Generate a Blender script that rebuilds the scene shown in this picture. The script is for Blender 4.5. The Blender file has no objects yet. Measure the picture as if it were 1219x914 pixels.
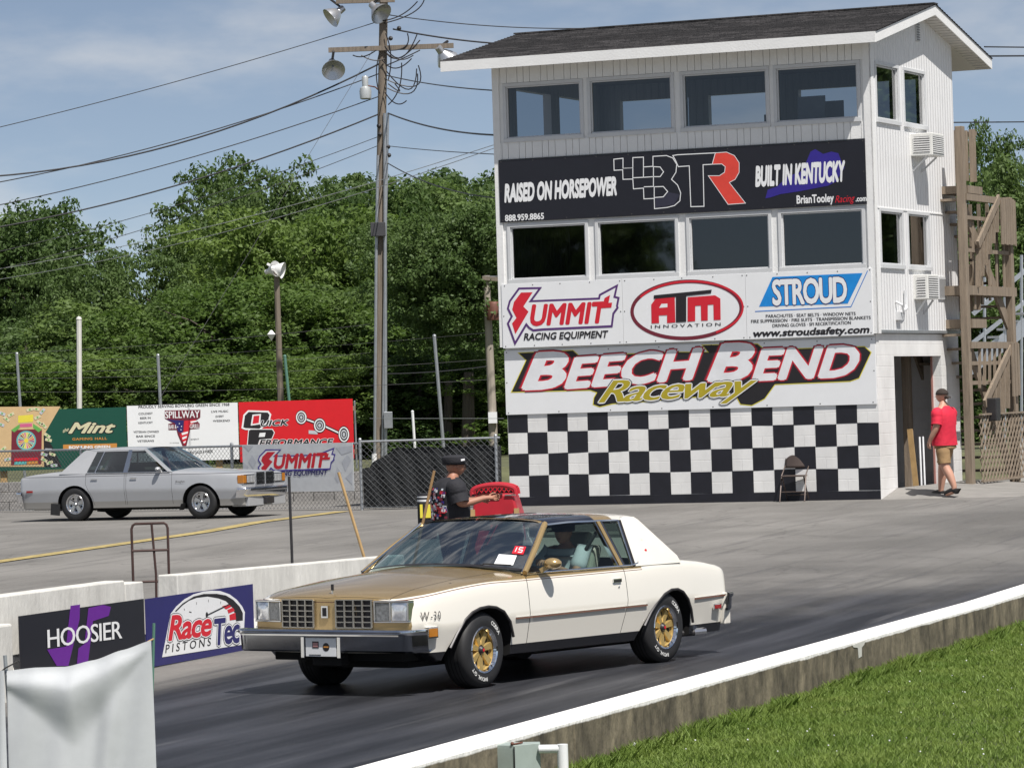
import bpy, bmesh, math, random
import numpy as np
from mathutils import Vector, Matrix, noise as mnoise
R_ = math.radians
random.seed(7); np.random.seed(7)
SC = bpy.context.scene
COL = SC.collection
# ------------------------------------------------------------------ camera, sky, sun, exposure
FPX, CXP, CYP, HCAM, PITCH, ROLL = 4558.0, 609.5, 457.0, 2.363, -.004, -.0311
cp_, sp_ = math.cos(PITCH), math.sin(PITCH)
c_, s_ = math.cos(ROLL), math.sin(ROLL)
F_ = Vector((0, cp_, -sp_)); R0 = Vector((1, 0, 0)); U0 = Vector((0, sp_, cp_))
RV = c_*R0 + s_*U0; UV = -s_*R0 + c_*U0
O_ = Vector((0, 0, HCAM))
cd = bpy.data.cameras.new("camera"); cam = bpy.data.objects.new("camera", cd); COL.objects.link(cam)
cd.sensor_width = 36; cd.lens = FPX/1219*36; cd.clip_start = .5; cd.clip_end = 3000
mw = Matrix((RV, UV, -F_)).transposed().to_4x4(); mw.translation = O_
cam.matrix_world = mw
SC.camera = cam
SUN = Vector((.298, -.491, 1.0)).normalized()          # towards the sun
W = bpy.data.worlds.new("World"); SC.world = W; W.use_nodes = True
nt = W.node_tree; N = nt.nodes; L = nt.links
bg = N['Background']; bg.inputs[1].default_value = .055
sky = N.new('ShaderNodeTexSky'); sky.sky_type = 'NISHITA'; sky.sun_disc = False
sky.sun_elevation = math.asin(SUN.z); sky.sun_rotation = math.atan2(SUN.x, SUN.y)
sky.air_density = 1.0; sky.dust_density = .6; sky.ozone_density = 1.5
tc = N.new('ShaderNodeTexCoord'); sx = N.new('ShaderNodeSeparateXYZ'); L.new(tc.outputs['Generated'], sx.inputs[0])
mz = N.new('ShaderNodeMath'); mz.operation = 'MULTIPLY_ADD'; L.new(sx.outputs[2], mz.inputs[0]); mz.inputs[1].default_value = 2.0; mz.inputs[2].default_value = .055
cb = N.new('ShaderNodeCombineXYZ'); L.new(sx.outputs[0], cb.inputs[0]); L.new(sx.outputs[1], cb.inputs[1]); L.new(mz.outputs[0], cb.inputs[2])
nz = N.new('ShaderNodeVectorMath'); nz.operation = 'NORMALIZE'; L.new(cb.outputs[0], nz.inputs[0]); L.new(nz.outputs[0], sky.inputs[0])
mp = N.new('ShaderNodeMapping'); mp.inputs['Scale'].default_value = (9, 9, 26); mp.inputs['Location'].default_value = (3.1, 0, 1.3); L.new(tc.outputs['Generated'], mp.inputs[0])
nz1 = N.new('ShaderNodeTexNoise'); nz1.inputs['Scale'].default_value = 1.0; nz1.inputs['Detail'].default_value = 7; nz1.inputs['Roughness'].default_value = .55; L.new(mp.outputs[0], nz1.inputs[0])
cr = N.new('ShaderNodeMapRange'); cr.interpolation_type = 'SMOOTHSTEP'; cr.inputs[1].default_value = .43; cr.inputs[2].default_value = .74; cr.inputs[3].default_value = 0; cr.inputs[4].default_value = .62; L.new(nz1.outputs[0], cr.inputs[0])
mx = N.new('ShaderNodeMix'); mx.data_type = 'RGBA'; L.new(cr.outputs[0], mx.inputs[0])
hs = N.new('ShaderNodeHueSaturation'); hs.inputs['Saturation'].default_value = .80; hs.inputs['Value'].default_value = 1.0; L.new(sky.outputs[0], hs.inputs['Color'])
L.new(hs.outputs[0], mx.inputs[6]); mx.inputs[7].default_value = (11, 11, 11, 1); L.new(mx.outputs[2], bg.inputs[0])
gl = N.new('ShaderNodeMapRange'); gl.interpolation_type = 'SMOOTHSTEP'; gl.inputs[1].default_value = .10; gl.inputs[2].default_value = .45; gl.inputs[3].default_value = 1.55; gl.inputs[4].default_value = .95; L.new(sx.outputs[2], gl.inputs[0]); L.new(gl.outputs[0], hs.inputs['Value'])
sd = bpy.data.lights.new("sun", 'SUN'); so = bpy.data.objects.new("sun", sd); COL.objects.link(so)
sd.energy = 5.0; sd.angle = R_(.53); sd.color = (1, .955, .90)
so.rotation_euler = SUN.to_track_quat('Z', 'Y').to_euler(); so.location = (20, -30, 60)
SC.render.engine = 'CYCLES'
SC.view_settings.view_transform = 'Standard'; SC.view_settings.look = 'None'; SC.view_settings.exposure = .3; SC.view_settings.gamma = 1
SC.view_settings.use_curve_mapping = False
# ------------------------------------------------------------------ measuring helpers: a point of the survey photo to a point on a real plane
def ray(px, py): return F_ + RV*((px-CXP)/FPX) + UV*((CYP-py)/FPX)
def gz(y):
    a = .44*min(1, max(0, (y-36)/28))
    return a + .5*min(1, max(0, (y-79)/2))
def on_ground(px, py):
    r = ray(px, py); lo, hi = 5., 78.
    for _ in range(60):
        m = (lo+hi)/2; P = O_+r*m
        if P.z > gz(P.y): lo = m
        else: hi = m
    return O_+r*lo
def aty(px, py, Y):
    r = ray(px, py); return O_ + r*(Y/r.y)
class Frame:                                   # a vertical plane: x along it, z up, y into it
    def __init__(s, o, rz): s.o = Vector(o); s.rz = rz; s.X = Vector((math.cos(rz), math.sin(rz), 0)); s.Y = Vector((-math.sin(rz), math.cos(rz), 0))
    def on(s, px, py, depth=0.):               # local x,z where the sight line meets the plane y=depth
        r = ray(px, py); t = ((s.o + s.Y*depth - O_) @ s.Y)/(r @ s.Y); d = O_+r*t-s.o
        return (d @ s.X, d.z)
    def onx(s, px, py, x=0.):
        r = ray(px, py); t = ((s.o + s.X*x - O_) @ s.X)/(r @ s.X); d = O_+r*t-s.o
        return (d @ s.Y, d.z)
    def w(s, x, y, z): return s.o + s.X*x + s.Y*y + Vector((0, 0, z))
# ------------------------------------------------------------------ materials
MATS = {}
def M(name, col, rough=.6, metal=0., var=.12, vs=5., bump=0., bs=60., coat=0., stretch=(1, 1, 1), spec=.5, sat=None):
    if name in MATS: return MATS[name]
    m = bpy.data.materials.new(name); m.use_nodes = True; n = m.node_tree.nodes; l = m.node_tree.links
    b = n['Principled BSDF']; b.inputs['Roughness'].default_value = rough; b.inputs['Metallic'].default_value = metal
    b.inputs['Coat Weight'].default_value = coat; b.inputs['Coat Roughness'].default_value = .05; b.inputs['Specular IOR Level'].default_value = spec
    t = n.new('ShaderNodeTexCoord'); mpp = n.new('ShaderNodeMapping'); mpp.inputs['Scale'].default_value = stretch; l.new(t.outputs['Object'], mpp.inputs[0])
    no = n.new('ShaderNodeTexNoise'); no.inputs['Scale'].default_value = vs; no.inputs['Detail'].default_value = 6; no.inputs['Roughness'].default_value = .65; l.new(mpp.outputs[0], no.inputs[0])
    mr = n.new('ShaderNodeMapRange'); mr.inputs[1].default_value = .3; mr.inputs[2].default_value = .7; mr.inputs[3].default_value = 1-var; mr.inputs[4].default_value = 1+var*.6; l.new(no.outputs[0], mr.inputs[0])
    mi = n.new('ShaderNodeMix'); mi.data_type = 'RGBA'; mi.blend_type = 'MULTIPLY'; mi.inputs[0].default_value = 1
    mi.inputs[6].default_value = (*col, 1); cbn = n.new('ShaderNodeCombineColor')
    for i in range(3): l.new(mr.outputs[0], cbn.inputs[i])
    l.new(cbn.outputs[0], mi.inputs[7]); l.new(mi.outputs[2], b.inputs['Base Color'])
    if bump:
        n2 = n.new('ShaderNodeTexNoise'); n2.inputs['Scale'].default_value = bs; n2.inputs['Detail'].default_value = 4; l.new(mpp.outputs[0], n2.inputs[0])
        bp = n.new('ShaderNodeBump'); bp.inputs['Strength'].default_value = bump; bp.inputs['Distance'].default_value = .02; l.new(n2.outputs[0], bp.inputs['Height']); l.new(bp.outputs[0], b.inputs['Normal'])
    MATS[name] = m; return m
def glass(name, tint, refl=1.0, rough=.02):
    if name in MATS: return MATS[name]
    m = bpy.data.materials.new(name); m.use_nodes = True; n = m.node_tree.nodes; l = m.node_tree.links; n.clear()
    o = n.new('ShaderNodeOutputMaterial'); t = n.new('ShaderNodeBsdfTransparent'); t.inputs[0].default_value = (*tint, 1)
    g = n.new('ShaderNodeBsdfGlossy'); g.inputs['Roughness'].default_value = rough; g.inputs[0].default_value = (1, 1, 1, 1)
    fr = n.new('ShaderNodeFresnel'); fr.inputs[0].default_value = 1.52
    k = n.new('ShaderNodeMath'); k.operation = 'MULTIPLY'; k.inputs[1].default_value = refl; l.new(fr.outputs[0], k.inputs[0])
    x = n.new('ShaderNodeMixShader'); l.new(k.outputs[0], x.inputs[0]); l.new(t.outputs[0], x.inputs[1]); l.new(g.outputs[0], x.inputs[2]); l.new(x.outputs[0], o.inputs[0])
    MATS[name] = m; return m
def leafmat(name, c1, c2, trans=.35):
    m = bpy.data.materials.new(name); m.use_nodes = True; n = m.node_tree.nodes; l = m.node_tree.links; n.clear()
    o = n.new('ShaderNodeOutputMaterial'); t = n.new('ShaderNodeTexCoord'); no = n.new('ShaderNodeTexNoise'); no.inputs['Scale'].default_value = 1.1; no.inputs['Detail'].default_value = 8; no.inputs['Roughness'].default_value = .8
    l.new(t.outputs['Object'], no.inputs[0]); oi = n.new('ShaderNodeObjectInfo')
    ad = n.new('ShaderNodeMath'); ad.operation = 'MULTIPLY_ADD'; l.new(oi.outputs['Random'], ad.inputs[0]); ad.inputs[1].default_value = .3; l.new(no.outputs[0], ad.inputs[2])
    mr = n.new('ShaderNodeMapRange'); mr.inputs[1].default_value = .38; mr.inputs[2].default_value = .92; l.new(ad.outputs[0], mr.inputs[0])
    mi = n.new('ShaderNodeMix'); mi.data_type = 'RGBA'; mi.inputs[6].default_value = (*c1, 1); mi.inputs[7].default_value = (*c2, 1); l.new(mr.outputs[0], mi.inputs[0])
    d = n.new('ShaderNodeBsdfPrincipled'); d.inputs['Roughness'].default_value = .55; d.inputs['Specular IOR Level'].default_value = .25; l.new(mi.outputs[2], d.inputs['Base Color'])
    tr = n.new('ShaderNodeBsdfTranslucent'); hs2 = n.new('ShaderNodeHueSaturation'); hs2.inputs['Value'].default_value = 1.5; hs2.inputs['Saturation'].default_value = 1.1; l.new(mi.outputs[2], hs2.inputs['Color']); l.new(hs2.outputs[0], tr.inputs[0])
    x = n.new('ShaderNodeMixShader'); x.inputs[0].default_value = trans; l.new(d.outputs[0], x.inputs[1]); l.new(tr.outputs[0], x.inputs[2]); l.new(x.outputs[0], o.inputs[0])
    return m
# ------------------------------------------------------------------ mesh builder
class MB:
    def __init__(s): s.v = []; s.f = []; s.mi = []; s.sm = []; s.mats = []
    def mat(s, m):
        if m not in s.mats: s.mats.append(m)
        return s.mats.index(m)
    def face(s, pts, m, smooth=False):
        k = len(s.v); s.v += [tuple(p) for p in pts]; s.f.append(tuple(range(k, k+len(pts)))); s.mi.append(s.mat(m)); s.sm.append(smooth)
    def mesh(s, vs, fs, m, smooth=False):
        k = len(s.v); s.v += [tuple(p) for p in vs]; i = s.mat(m)
        for f in fs: s.f.append(tuple(a+k for a in f)); s.mi.append(i); s.sm.append(smooth)
    def box(s, x0, x1, y0, y1, z0, z1, m):
        v = [(x, y, z) for z in (z0, z1) for y in (y0, y1) for x in (x0, x1)]
        s.mesh(v, [(0, 2, 3, 1), (4, 5, 7, 6), (0, 1, 5, 4), (1, 3, 7, 5), (3, 2, 6, 7), (2, 0, 4, 6)], m)
    def bar(s, p, q, w, h, m, up=(0, 0, 1)):
        p = Vector(p); q = Vector(q); d = (q-p).normalized(); u = Vector(up)
        if abs(d.dot(u)) > .98: u = Vector((1, 0, 0))
        a = d.cross(u).normalized()*w/2; b = a.cross(d).normalized()*h/2
        v = [c+i*a+j*b for c in (p, q) for (i, j) in ((-1, -1), (1, -1), (1, 1), (-1, 1))]
        s.mesh(v, [(3, 2, 1, 0), (4, 5, 6, 7), (0, 1, 5, 4), (1, 2, 6, 5), (2, 3, 7, 6), (3, 0, 4, 7)], m)
    def tube(s, pts, r, m, n=8, cap=True, smooth=True):
        pts = [Vector(p) for p in pts]; rs = r if isinstance(r, (list, tuple)) else [r]*len(pts)
        vs = []; pu = None
        for i, p in enumerate(pts):
            d = (pts[min(i+1, len(pts)-1)]-pts[max(i-1, 0)]).normalized()
            if pu is None:
                pu = d.orthogonal().normalized()
            pu = (pu - d*pu.dot(d)).normalized(); w = d.cross(pu)
            for k in range(n): a = 2*math.pi*k/n; vs.append(p + (pu*math.cos(a)+w*math.sin(a))*rs[i])
        fs = [(i*n+k, i*n+(k+1) % n, (i+1)*n+(k+1) % n, (i+1)*n+k) for i in range(len(pts)-1) for k in range(n)]
        s.mesh(vs, fs, m, smooth)
        if cap:
            s.face(vs[:n][::-1], m); s.face(vs[-n:], m)
    def prism(s, pts, a, b, m, axis='y', smooth=False, mside=None):    # 2-D outline extruded along an axis from a to b
        mk = {'y': lambda p, t: (p[0], t, p[1]), 'x': lambda p, t: (t, p[0], p[1]), 'z': lambda p, t: (p[0], p[1], t)}[axis]
        ar = sum(pts[i][0]*pts[(i+1) % len(pts)][1]-pts[(i+1) % len(pts)][0]*pts[i][1] for i in range(len(pts)))
        if (ar < 0) != (axis == 'y'): pts = pts[::-1]
        n = len(pts); A = [mk(p, a) for p in pts]; B = [mk(p, b) for p in pts]
        if a > b: A, B = B, A
        k = len(s.v); s.v += A+B; i = s.mat(m); j = s.mat(mside or m)
        s.f.append(tuple(range(k+n-1, k-1, -1))); s.mi.append(i); s.sm.append(False)
        s.f.append(tuple(range(k+n, k+2*n))); s.mi.append(i); s.sm.append(False)
        for q in range(n): s.f.append((k+q, k+(q+1) % n, k+n+(q+1) % n, k+n+q)); s.mi.append(j); s.sm.append(smooth)
    def lathe(s, prof, m, c=(0, 0, 0), axis='z', n=32, smooth=True):   # prof: (radius, height)
        vs = []
        for (r, h) in prof:
            for k in range(n):
                a = 2*math.pi*k/n; x, y = r*math.cos(a), r*math.sin(a)
                p = {'z': (x, y, h), 'y': (x, h, y), 'x': (h, x, y)}[axis]; vs.append((p[0]+c[0], p[1]+c[1], p[2]+c[2]))
        fs = [(i*n+k, i*n+(k+1) % n, (i+1)*n+(k+1) % n, (i+1)*n+k) for i in range(len(prof)-1) for k in range(n)]
        if axis == 'y': fs = [f[::-1] for f in fs]
        s.mesh(vs, fs, m, smooth)
    def ball(s, c, r, m, n=12, sc=(1, 1, 1)):
        vs = []; k = n//2
        for i in range(k+1):
            t = math.pi*i/k
            for j in range(n): a = 2*math.pi*j/n; vs.append((c[0]+sc[0]*r*math.sin(t)*math.cos(a), c[1]+sc[1]*r*math.sin(t)*math.sin(a), c[2]-sc[2]*r*math.cos(t)))
        s.mesh(vs, [(i*n+j, i*n+(j+1) % n, (i+1)*n+(j+1) % n, (i+1)*n+j) for i in range(k) for j in range(n)], m, True)
    def grid(s, fn, nu, nv, m, smooth=True):
        vs = [fn(i/nu, j/nv) for i in range(nu+1) for j in range(nv+1)]
        s.mesh(vs, [(i*(nv+1)+j, (i+1)*(nv+1)+j, (i+1)*(nv+1)+j+1, i*(nv+1)+j+1) for i in range(nu) for j in range(nv)], m, smooth)
    def build(s, name, parent=None, bevel=0, solid=0, sharp=35):
        me = bpy.data.meshes.new(name); me.from_pydata(s.v, [], s.f)
        for m in s.mats: me.materials.append(m)
        me.polygons.foreach_set('material_index', s.mi); me.polygons.foreach_set('use_smooth', s.sm); me.update()
        if any(s.sm): me.set_sharp_from_angle(angle=R_(sharp))
        o = bpy.data.objects.new(name, me); COL.objects.link(o)
        if parent: o.parent = parent
        if solid: md = o.modifiers.new('s', 'SOLIDIFY'); md.thickness = solid; md.offset = 0
        if bevel: md = o.modifiers.new('b', 'BEVEL'); md.width = bevel; md.segments = 2; md.limit_method = 'ANGLE'; md.angle_limit = R_(40)
        return o
def thing(name, label, cat, loc=(0, 0, 0), rz=0, group=None):
    o = bpy.data.objects.new(name, None); COL.objects.link(o); o.empty_display_size = .2
    o.location = loc; o.rotation_euler = (0, 0, rz); o['label'] = label; o['category'] = cat
    if group: o['group'] = group
    return o
def tag(o, label, cat, group=None, kind=None):
    if label: o['label'] = label; o['category'] = cat
    if group: o['group'] = group
    if kind: o['kind'] = kind
    return o
def kids(o): return [c for c in bpy.data.objects if c.parent == o]
def dup(root, loc, rz=None, label=None, sc=None):
    def cp(o, par):
        c = o.copy(); COL.objects.link(c)
        if par: c.parent = par
        for ch in kids(o): cp(ch, c)
        return c
    r = cp(root, None); r.location = loc
    if rz is not None: r.rotation_euler = (0, 0, rz)
    if label: r['label'] = label
    if sc: r.scale = sc
    return r
DG = lambda: bpy.context.evaluated_depsgraph_get()
def baked(o):                                   # apply the modifiers of a scratch object, drop it, return its mesh
    SC.view_layers[0].update(); d = DG(); me = bpy.data.meshes.new_from_object(o.evaluated_get(d), depsgraph=d); bpy.data.objects.remove(o); return me
def boolean(o, cut, op='DIFFERENCE'):           # returns a new mesh
    c = bpy.data.objects.new('scratch', o); COL.objects.link(c); k = bpy.data.objects.new('scratch_cut', cut); COL.objects.link(k)
    md = c.modifiers.new('b', 'BOOLEAN'); md.object = k; md.operation = op; md.solver = 'EXACT'; md.material_mode = 'TRANSFER'
    me = baked(c); bpy.data.objects.remove(k); return me
def mesh_obj(me, name, parent=None):
    me.name = name; o = bpy.data.objects.new(name, me); COL.objects.link(o)
    if parent: o.parent = parent
    return o
# ------------------------------------------------------------------ flat lettering and drawing on a panel (x along, z up, front towards -y)
TXT = {}
def text_shape(s, bold, shear, spacing):
    key = (s, round(bold, 4), shear, spacing)
    if key in TXT: return TXT[key]
    cu = bpy.data.curves.new('t', 'FONT'); cu.body = s; cu.size = 1; cu.offset = bold; cu.shear = shear; cu.space_character = spacing; cu.resolution_u = 3
    o = bpy.data.objects.new('t', cu); COL.objects.link(o); me = baked(o); bpy.data.curves.remove(cu)
    v = [(a.co.x, a.co.y) for a in me.vertices]; f = [tuple(p.vertices) for p in me.polygons]; bpy.data.meshes.remove(me)
    TXT[key] = (v, f); return TXT[key]
class Art:
    def __init__(s, y=-.012): s.b = MB(); s.y = y
    def Y(s, layer): return s.y-.0009*layer
    def poly(s, pts, m, layer=1):
        s.b.prism(list(pts), s.Y(layer), s.Y(layer)+.0006, m)
    def stroke(s, pts, w, m, layer=1, closed=False):
        pts = [Vector(p) for p in pts]; n = len(pts)
        if closed and (pts[0]-pts[-1]).length < 1e-6: pts.pop(); n -= 1
        Lft = []; Rt = []
        for i in range(n):
            a = pts[i-1] if (i > 0 or closed) else pts[i]; c = pts[(i+1) % n] if (i < n-1 or closed) else pts[i]
            d1 = (pts[i]-a); d2 = (c-pts[i]); d1 = d1.normalized() if d1.length > 1e-9 else d2.normalized(); d2 = d2.normalized() if d2.length > 1e-9 else d1
            t = (d1+d2); t = t.normalized() if t.length > 1e-6 else d1
            nr = Vector((-t.y, t.x)); k = max(.45, abs(nr.dot(Vector((-d1.y, d1.x)))))
            Lft.append(pts[i]+nr*w/2/k); Rt.append(pts[i]-nr*w/2/k)
        y = s.Y(layer)
        for i in range(n if closed else n-1):
            j = (i+1) % n; s.b.face([(Rt[i].x, y, Rt[i].y), (Rt[j].x, y, Rt[j].y), (Lft[j].x, y, Lft[j].y), (Lft[i].x, y, Lft[i].y)], m)
    def disc(s, c, rx, rz, m, layer=1, n=36, a0=0, a1=360):
        s.poly([(c[0]+rx*math.cos(R_(a0+(a1-a0)*i/n)), c[1]+rz*math.sin(R_(a0+(a1-a0)*i/n))) for i in range(n if a1-a0 >= 360 else n+1)], m, layer)
    def arc(s, c, rx, rz, w, m, layer=1, a0=0, a1=360, n=40):
        s.stroke([(c[0]+rx*math.cos(R_(a0+(a1-a0)*i/n)), c[1]+rz*math.sin(R_(a0+(a1-a0)*i/n))) for i in range(n+1)], w, m, layer, closed=(a1-a0 >= 360))
    def text(s, t, bl, br, h, m, layer=2, bold=.0, shear=0., spacing=1., outline=None):
        # baseline from bl to br, cap height h; outline = [(extra offset in em, material, layer)]
        v, f = text_shape(t, 0., shear, spacing)
        x0 = min(a[0] for a in v); x1 = max(a[0] for a in v); H = max(a[1] for a in text_shape('H', 0., 0, 1)[0]); bx = (br[0]-bl[0])/(x1-x0); bz = (br[1]-bl[1])/(x1-x0); k = h/H
        jobs = [(m, layer, bold)]+[(om, ol, bold+e) for (e, om, ol) in (outline or [])]
        for (mm, ll, e) in jobs:                     # weight comes from slightly shifted copies, each a hair in front of the last
            sh = [(0., 0.)] if e < .008 else ([(e, 0), (-e, 0), (0, 0)] if e < .03 else [(e*math.cos(q*math.pi/4), e*math.sin(q*math.pi/4)) for q in range(8)]+[(0., 0.)])
            for q, (dx, dz) in enumerate(sh):
                y = s.Y(ll)-.00008*q; w_ = x1-x0; sc = w_/(w_+2*bold); P = [(bl[0]+((a-x0)*sc+bold*sc+dx*sc)*bx, y, bl[1]+(a-x0+dx)*bz+(b+dz)*k) for a, b in v]
                s.b.mesh(P, f, mm)
    def build(s, name, parent): return s.b.build(name, parent)
def zm(fr, x0, y0, k, depth=0.):                # points read off an enlargement of the survey photo
    return lambda a, b: fr.on(x0+a/k, y0+b/k, depth)
# ================================================================== palette
wht = M('white_paint', (.80, .80, .79), .45, var=.05, vs=2.5, bump=.15, bs=30)
wht_old = M('weathered_white_paint', (.64, .63, .59), .7, var=.22, vs=3, bump=.3, bs=25, stretch=(1, 1, .35))
sgn_w = M('sign_white', (.80, .81, .82), .35, var=.03, vs=2)
sgn_k = M('sign_black', (.012, .012, .018), .35, var=.1)
ink = M('ink_black', (.015, .013, .015), .5, var=.05)
maroon = M('ink_maroon', (.16, .015, .03), .5, var=.05)
red = M('ink_red', (.62, .015, .03), .4, var=.05)
purple = M('ink_purple', (.09, .03, .16), .5, var=.05)
violet = M('ink_violet', (.13, .015, .27), .5, var=.08)
navy = M('ink_navy', (.022, .02, .13), .4, var=.08)
blue = M('ink_blue', (.012, .19, .62), .4, var=.1)
royal = M('ink_royal', (.03, .018, .24), .4, var=.1)
gold_i = M('ink_gold', (.42, .34, .02), .5, var=.1)
yel_i = M('ink_yellow', (.72, .62, .06), .5, var=.05)
lgrey = M('ink_light_grey', (.50, .52, .56), .5, var=.1)
green_i = M('ink_green', (.005, .07, .045), .45, var=.05)
tan_i = M('ink_tan', (.60, .42, .22), .5, var=.08)
cream_i = M('ink_cream', (.62, .58, .38), .5, var=.05)
orange_i = M('ink_orange', (.55, .24, .05), .5, var=.05)
pink_i = M('ink_pink', (.6, .12, .25), .5); teal_i = M('ink_teal', (.1, .42, .42), .5); lime_i = M('ink_lime', (.12, .38, .08), .5)
cmu = M('painted_block', (.78, .775, .76), .55, var=.13, vs=1.8, stretch=(1, 1, .6))
conc = M('old_concrete', (.26, .235, .19), .85, var=.4, vs=2.2, bump=.6, bs=18, stretch=(1, 1, .5))
block = M('grey_block', (.27, .26, .25), .85, var=.3, vs=5, bump=.7, bs=12)
galv = M('galvanised_steel', (.42, .44, .46), .45, .7, var=.15, vs=8)
dkmetal = M('dark_metal', (.04, .038, .04), .45, .3, var=.2)
rust = M('rusty_metal', (.16, .065, .045), .6, .2, var=.3)
alu = M('aluminium', (.62, .64, .67), .35, .8, var=.1)
wood = M('weathered_wood', (.245, .195, .145), .8, var=.3, vs=3, bump=.4, bs=14, stretch=(6, 6, .5))
polew = M('pole_wood', (.20, .165, .13), .85, var=.35, vs=4, bump=.5, bs=12, stretch=(6, 6, .3))
stick = M('broom_wood', (.44, .29, .13), .6, var=.2)
grn_m = M('green_metal', (.10, .22, .17), .5, .1, var=.1)
chrome = M('chrome', (.80, .81, .83), .07, 1., var=.03)
plast_w = M('white_plastic', (.78, .79, .80), .35, var=.04)
rubber = M('rubber', (.018, .018, .019), .62, var=.25, vs=14)
truck_m = M('hand_truck_brown', (.065, .035, .030), .5, .2, var=.3)
skin = M('skin', (.50, .27, .19), .55, var=.1)
skin2 = M('tanned_skin', (.36, .17, .11), .55, var=.12)
blk_cloth = M('black_cloth', (.017, .017, .022), .85, var=.3, vs=10, bump=.3, bs=25)
red_cloth = M('red_cloth', (.60, .015, .045), .8, var=.15, vs=8, bump=.4, bs=14)
khaki = M('khaki_cloth', (.30, .19, .09), .85, var=.15, vs=8, bump=.4, bs=14)
shoe = M('shoe_black', (.015, .014, .014), .6)

# ------------------------------------------------------------------ asphalt: worn grey apron, dark rubbered lane
TA = Vector((.46, 24.51, 0)); TT = Vector((.334, .9426, 0)); TN = Vector((-.9426, .334, 0))
def asphalt(name, lane):
    m = bpy.data.materials.new(name); m.use_nodes = True; n = m.node_tree.nodes; l = m.node_tree.links; b = n['Principled BSDF']
    def mth(op, a, c=None, d=None):
        q = n.new('ShaderNodeMath'); q.operation = op
        for i, x in enumerate((a, c, d)):
            if x is None: continue
            if isinstance(x, (int, float)): q.inputs[i].default_value = x
            else: l.new(x, q.inputs[i])
        return q.outputs[0]
    def rng(x, a, c, lo=0., hi=1.):
        q = n.new('ShaderNodeMapRange'); q.interpolation_type = 'SMOOTHSTEP'
        for i, v in enumerate((a, c, lo, hi)): q.inputs[i+1].default_value = v
        l.new(x, q.inputs[0]); return q.outputs[0]
    t = n.new('ShaderNodeTexCoord')
    def dot(v, off):
        q = n.new('ShaderNodeVectorMath'); q.operation = 'DOT_PRODUCT'; l.new(t.outputs['Object'], q.inputs[0]); q.inputs[1].default_value = v; return mth('ADD', q.outputs['Value'], off)
    p = dot(TN, -TN.dot(TA)); s = dot(TT, -TT.dot(TA))
    def nse(ps, ss, sc, det=6, rough=.6):
        cbx = n.new('ShaderNodeCombineXYZ'); l.new(mth('MULTIPLY', p, ps), cbx.inputs[0]); l.new(mth('MULTIPLY', s, ss), cbx.inputs[1])
        q = n.new('ShaderNodeTexNoise'); q.inputs['Scale'].default_value = sc; q.inputs['Detail'].default_value = det; q.inputs['Roughness'].default_value = rough; l.new(cbx.outputs[0], q.inputs[0]); return q.outputs[0]
    streak = nse(1.6, .10, 1.); streak2 = nse(5, .22, 1.); patch = nse(.35, .22, 1.); fine = nse(1, 1, 16, 8, .8); grit = nse(1, 1, 90, 3, .7)
    def mix(f, a, c, mode='MIX'):
        q = n.new('ShaderNodeMix'); q.data_type = 'RGBA'; q.blend_type = mode; q.clamp_factor = True
        if isinstance(f, (int, float)): q.inputs[0].default_value = f
        else: l.new(f, q.inputs[0])
        for i, x in ((6, a), (7, c)):
            if isinstance(x, tuple): q.inputs[i].default_value = (*x, 1)
            else: l.new(x, q.inputs[i])
        return q.outputs[2]
    ap = mix(rng(patch, .35, .68), (.125, .120, .112), (.20, .192, .18))
    ap = mix(rng(streak2, .50, .72, 0, .75), ap, (.085, .082, .08))
    ap = mix(rng(fine, .45, .75, 0, .35), ap, (.30, .29, .27))
    rb = mix(rng(streak, .40, .66), (.007, .008, .011), (.040, .042, .050))
    rb = mix(rng(streak2, .55, .75, 0, .6), rb, (.105, .105, .11))
    pw = mth('ADD', p, mth('MULTIPLY', mth('SUBTRACT', streak2, .5), 1.6))
    sw = mth('ADD', s, mth('MULTIPLY', mth('SUBTRACT', patch, .5), 14.))
    mask = mth('MULTIPLY', rng(pw, 6.7, 5.6), mth('SUBTRACT', 1., rng(sw, 13., 22., 0, .88)))
    mask2 = mth('MULTIPLY', rng(pw, 3.4, 1.2), rng(sw, 24., 15., .35, 1.))
    mask = mth('MAXIMUM', mask, mth('MULTIPLY', mask2, .9))
    mask = mth('MULTIPLY', mask, rng(p, .2, .5))
    col = mix(mask, ap, rb)
    col = mix(rng(grit, .35, .7, 0, .18), col, (.33, .32, .30), 'MIX') if not lane else mix(rng(grit, .4, .7, 0, .10), col, (.16, .16, .165))
    crk = n.new('ShaderNodeTexVoronoi'); crk.feature = 'DISTANCE_TO_EDGE'; crk.inputs['Scale'].default_value = .35; crk.inputs['Randomness'].default_value = 1
    wv = n.new('ShaderNodeVectorMath'); wv.operation = 'ADD'; nq = n.new('ShaderNodeTexNoise'); nq.inputs['Scale'].default_value = 1.2; nq.inputs['Detail'].default_value = 5; l.new(t.outputs['Object'], nq.inputs[0]); l.new(t.outputs['Object'], wv.inputs[0]); l.new(nq.outputs['Color'], wv.inputs[1]); l.new(wv.outputs[0], crk.inputs[0])
    ck = mth('MULTIPLY', rng(crk.outputs['Distance'], .012, .002), mth('SUBTRACT', 1., mask))
    col = mix(mth('MULTIPLY', ck, .32), col, (.05, .048, .045))
    b.inputs['Specular IOR Level'].default_value = .32
    l.new(col, b.inputs['Base Color'])
    l.new(mth('SUBTRACT', .85, mth('MULTIPLY', mask, mth('ADD', .22, mth('MULTIPLY', streak, .3)))), b.inputs['Roughness'])
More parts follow.
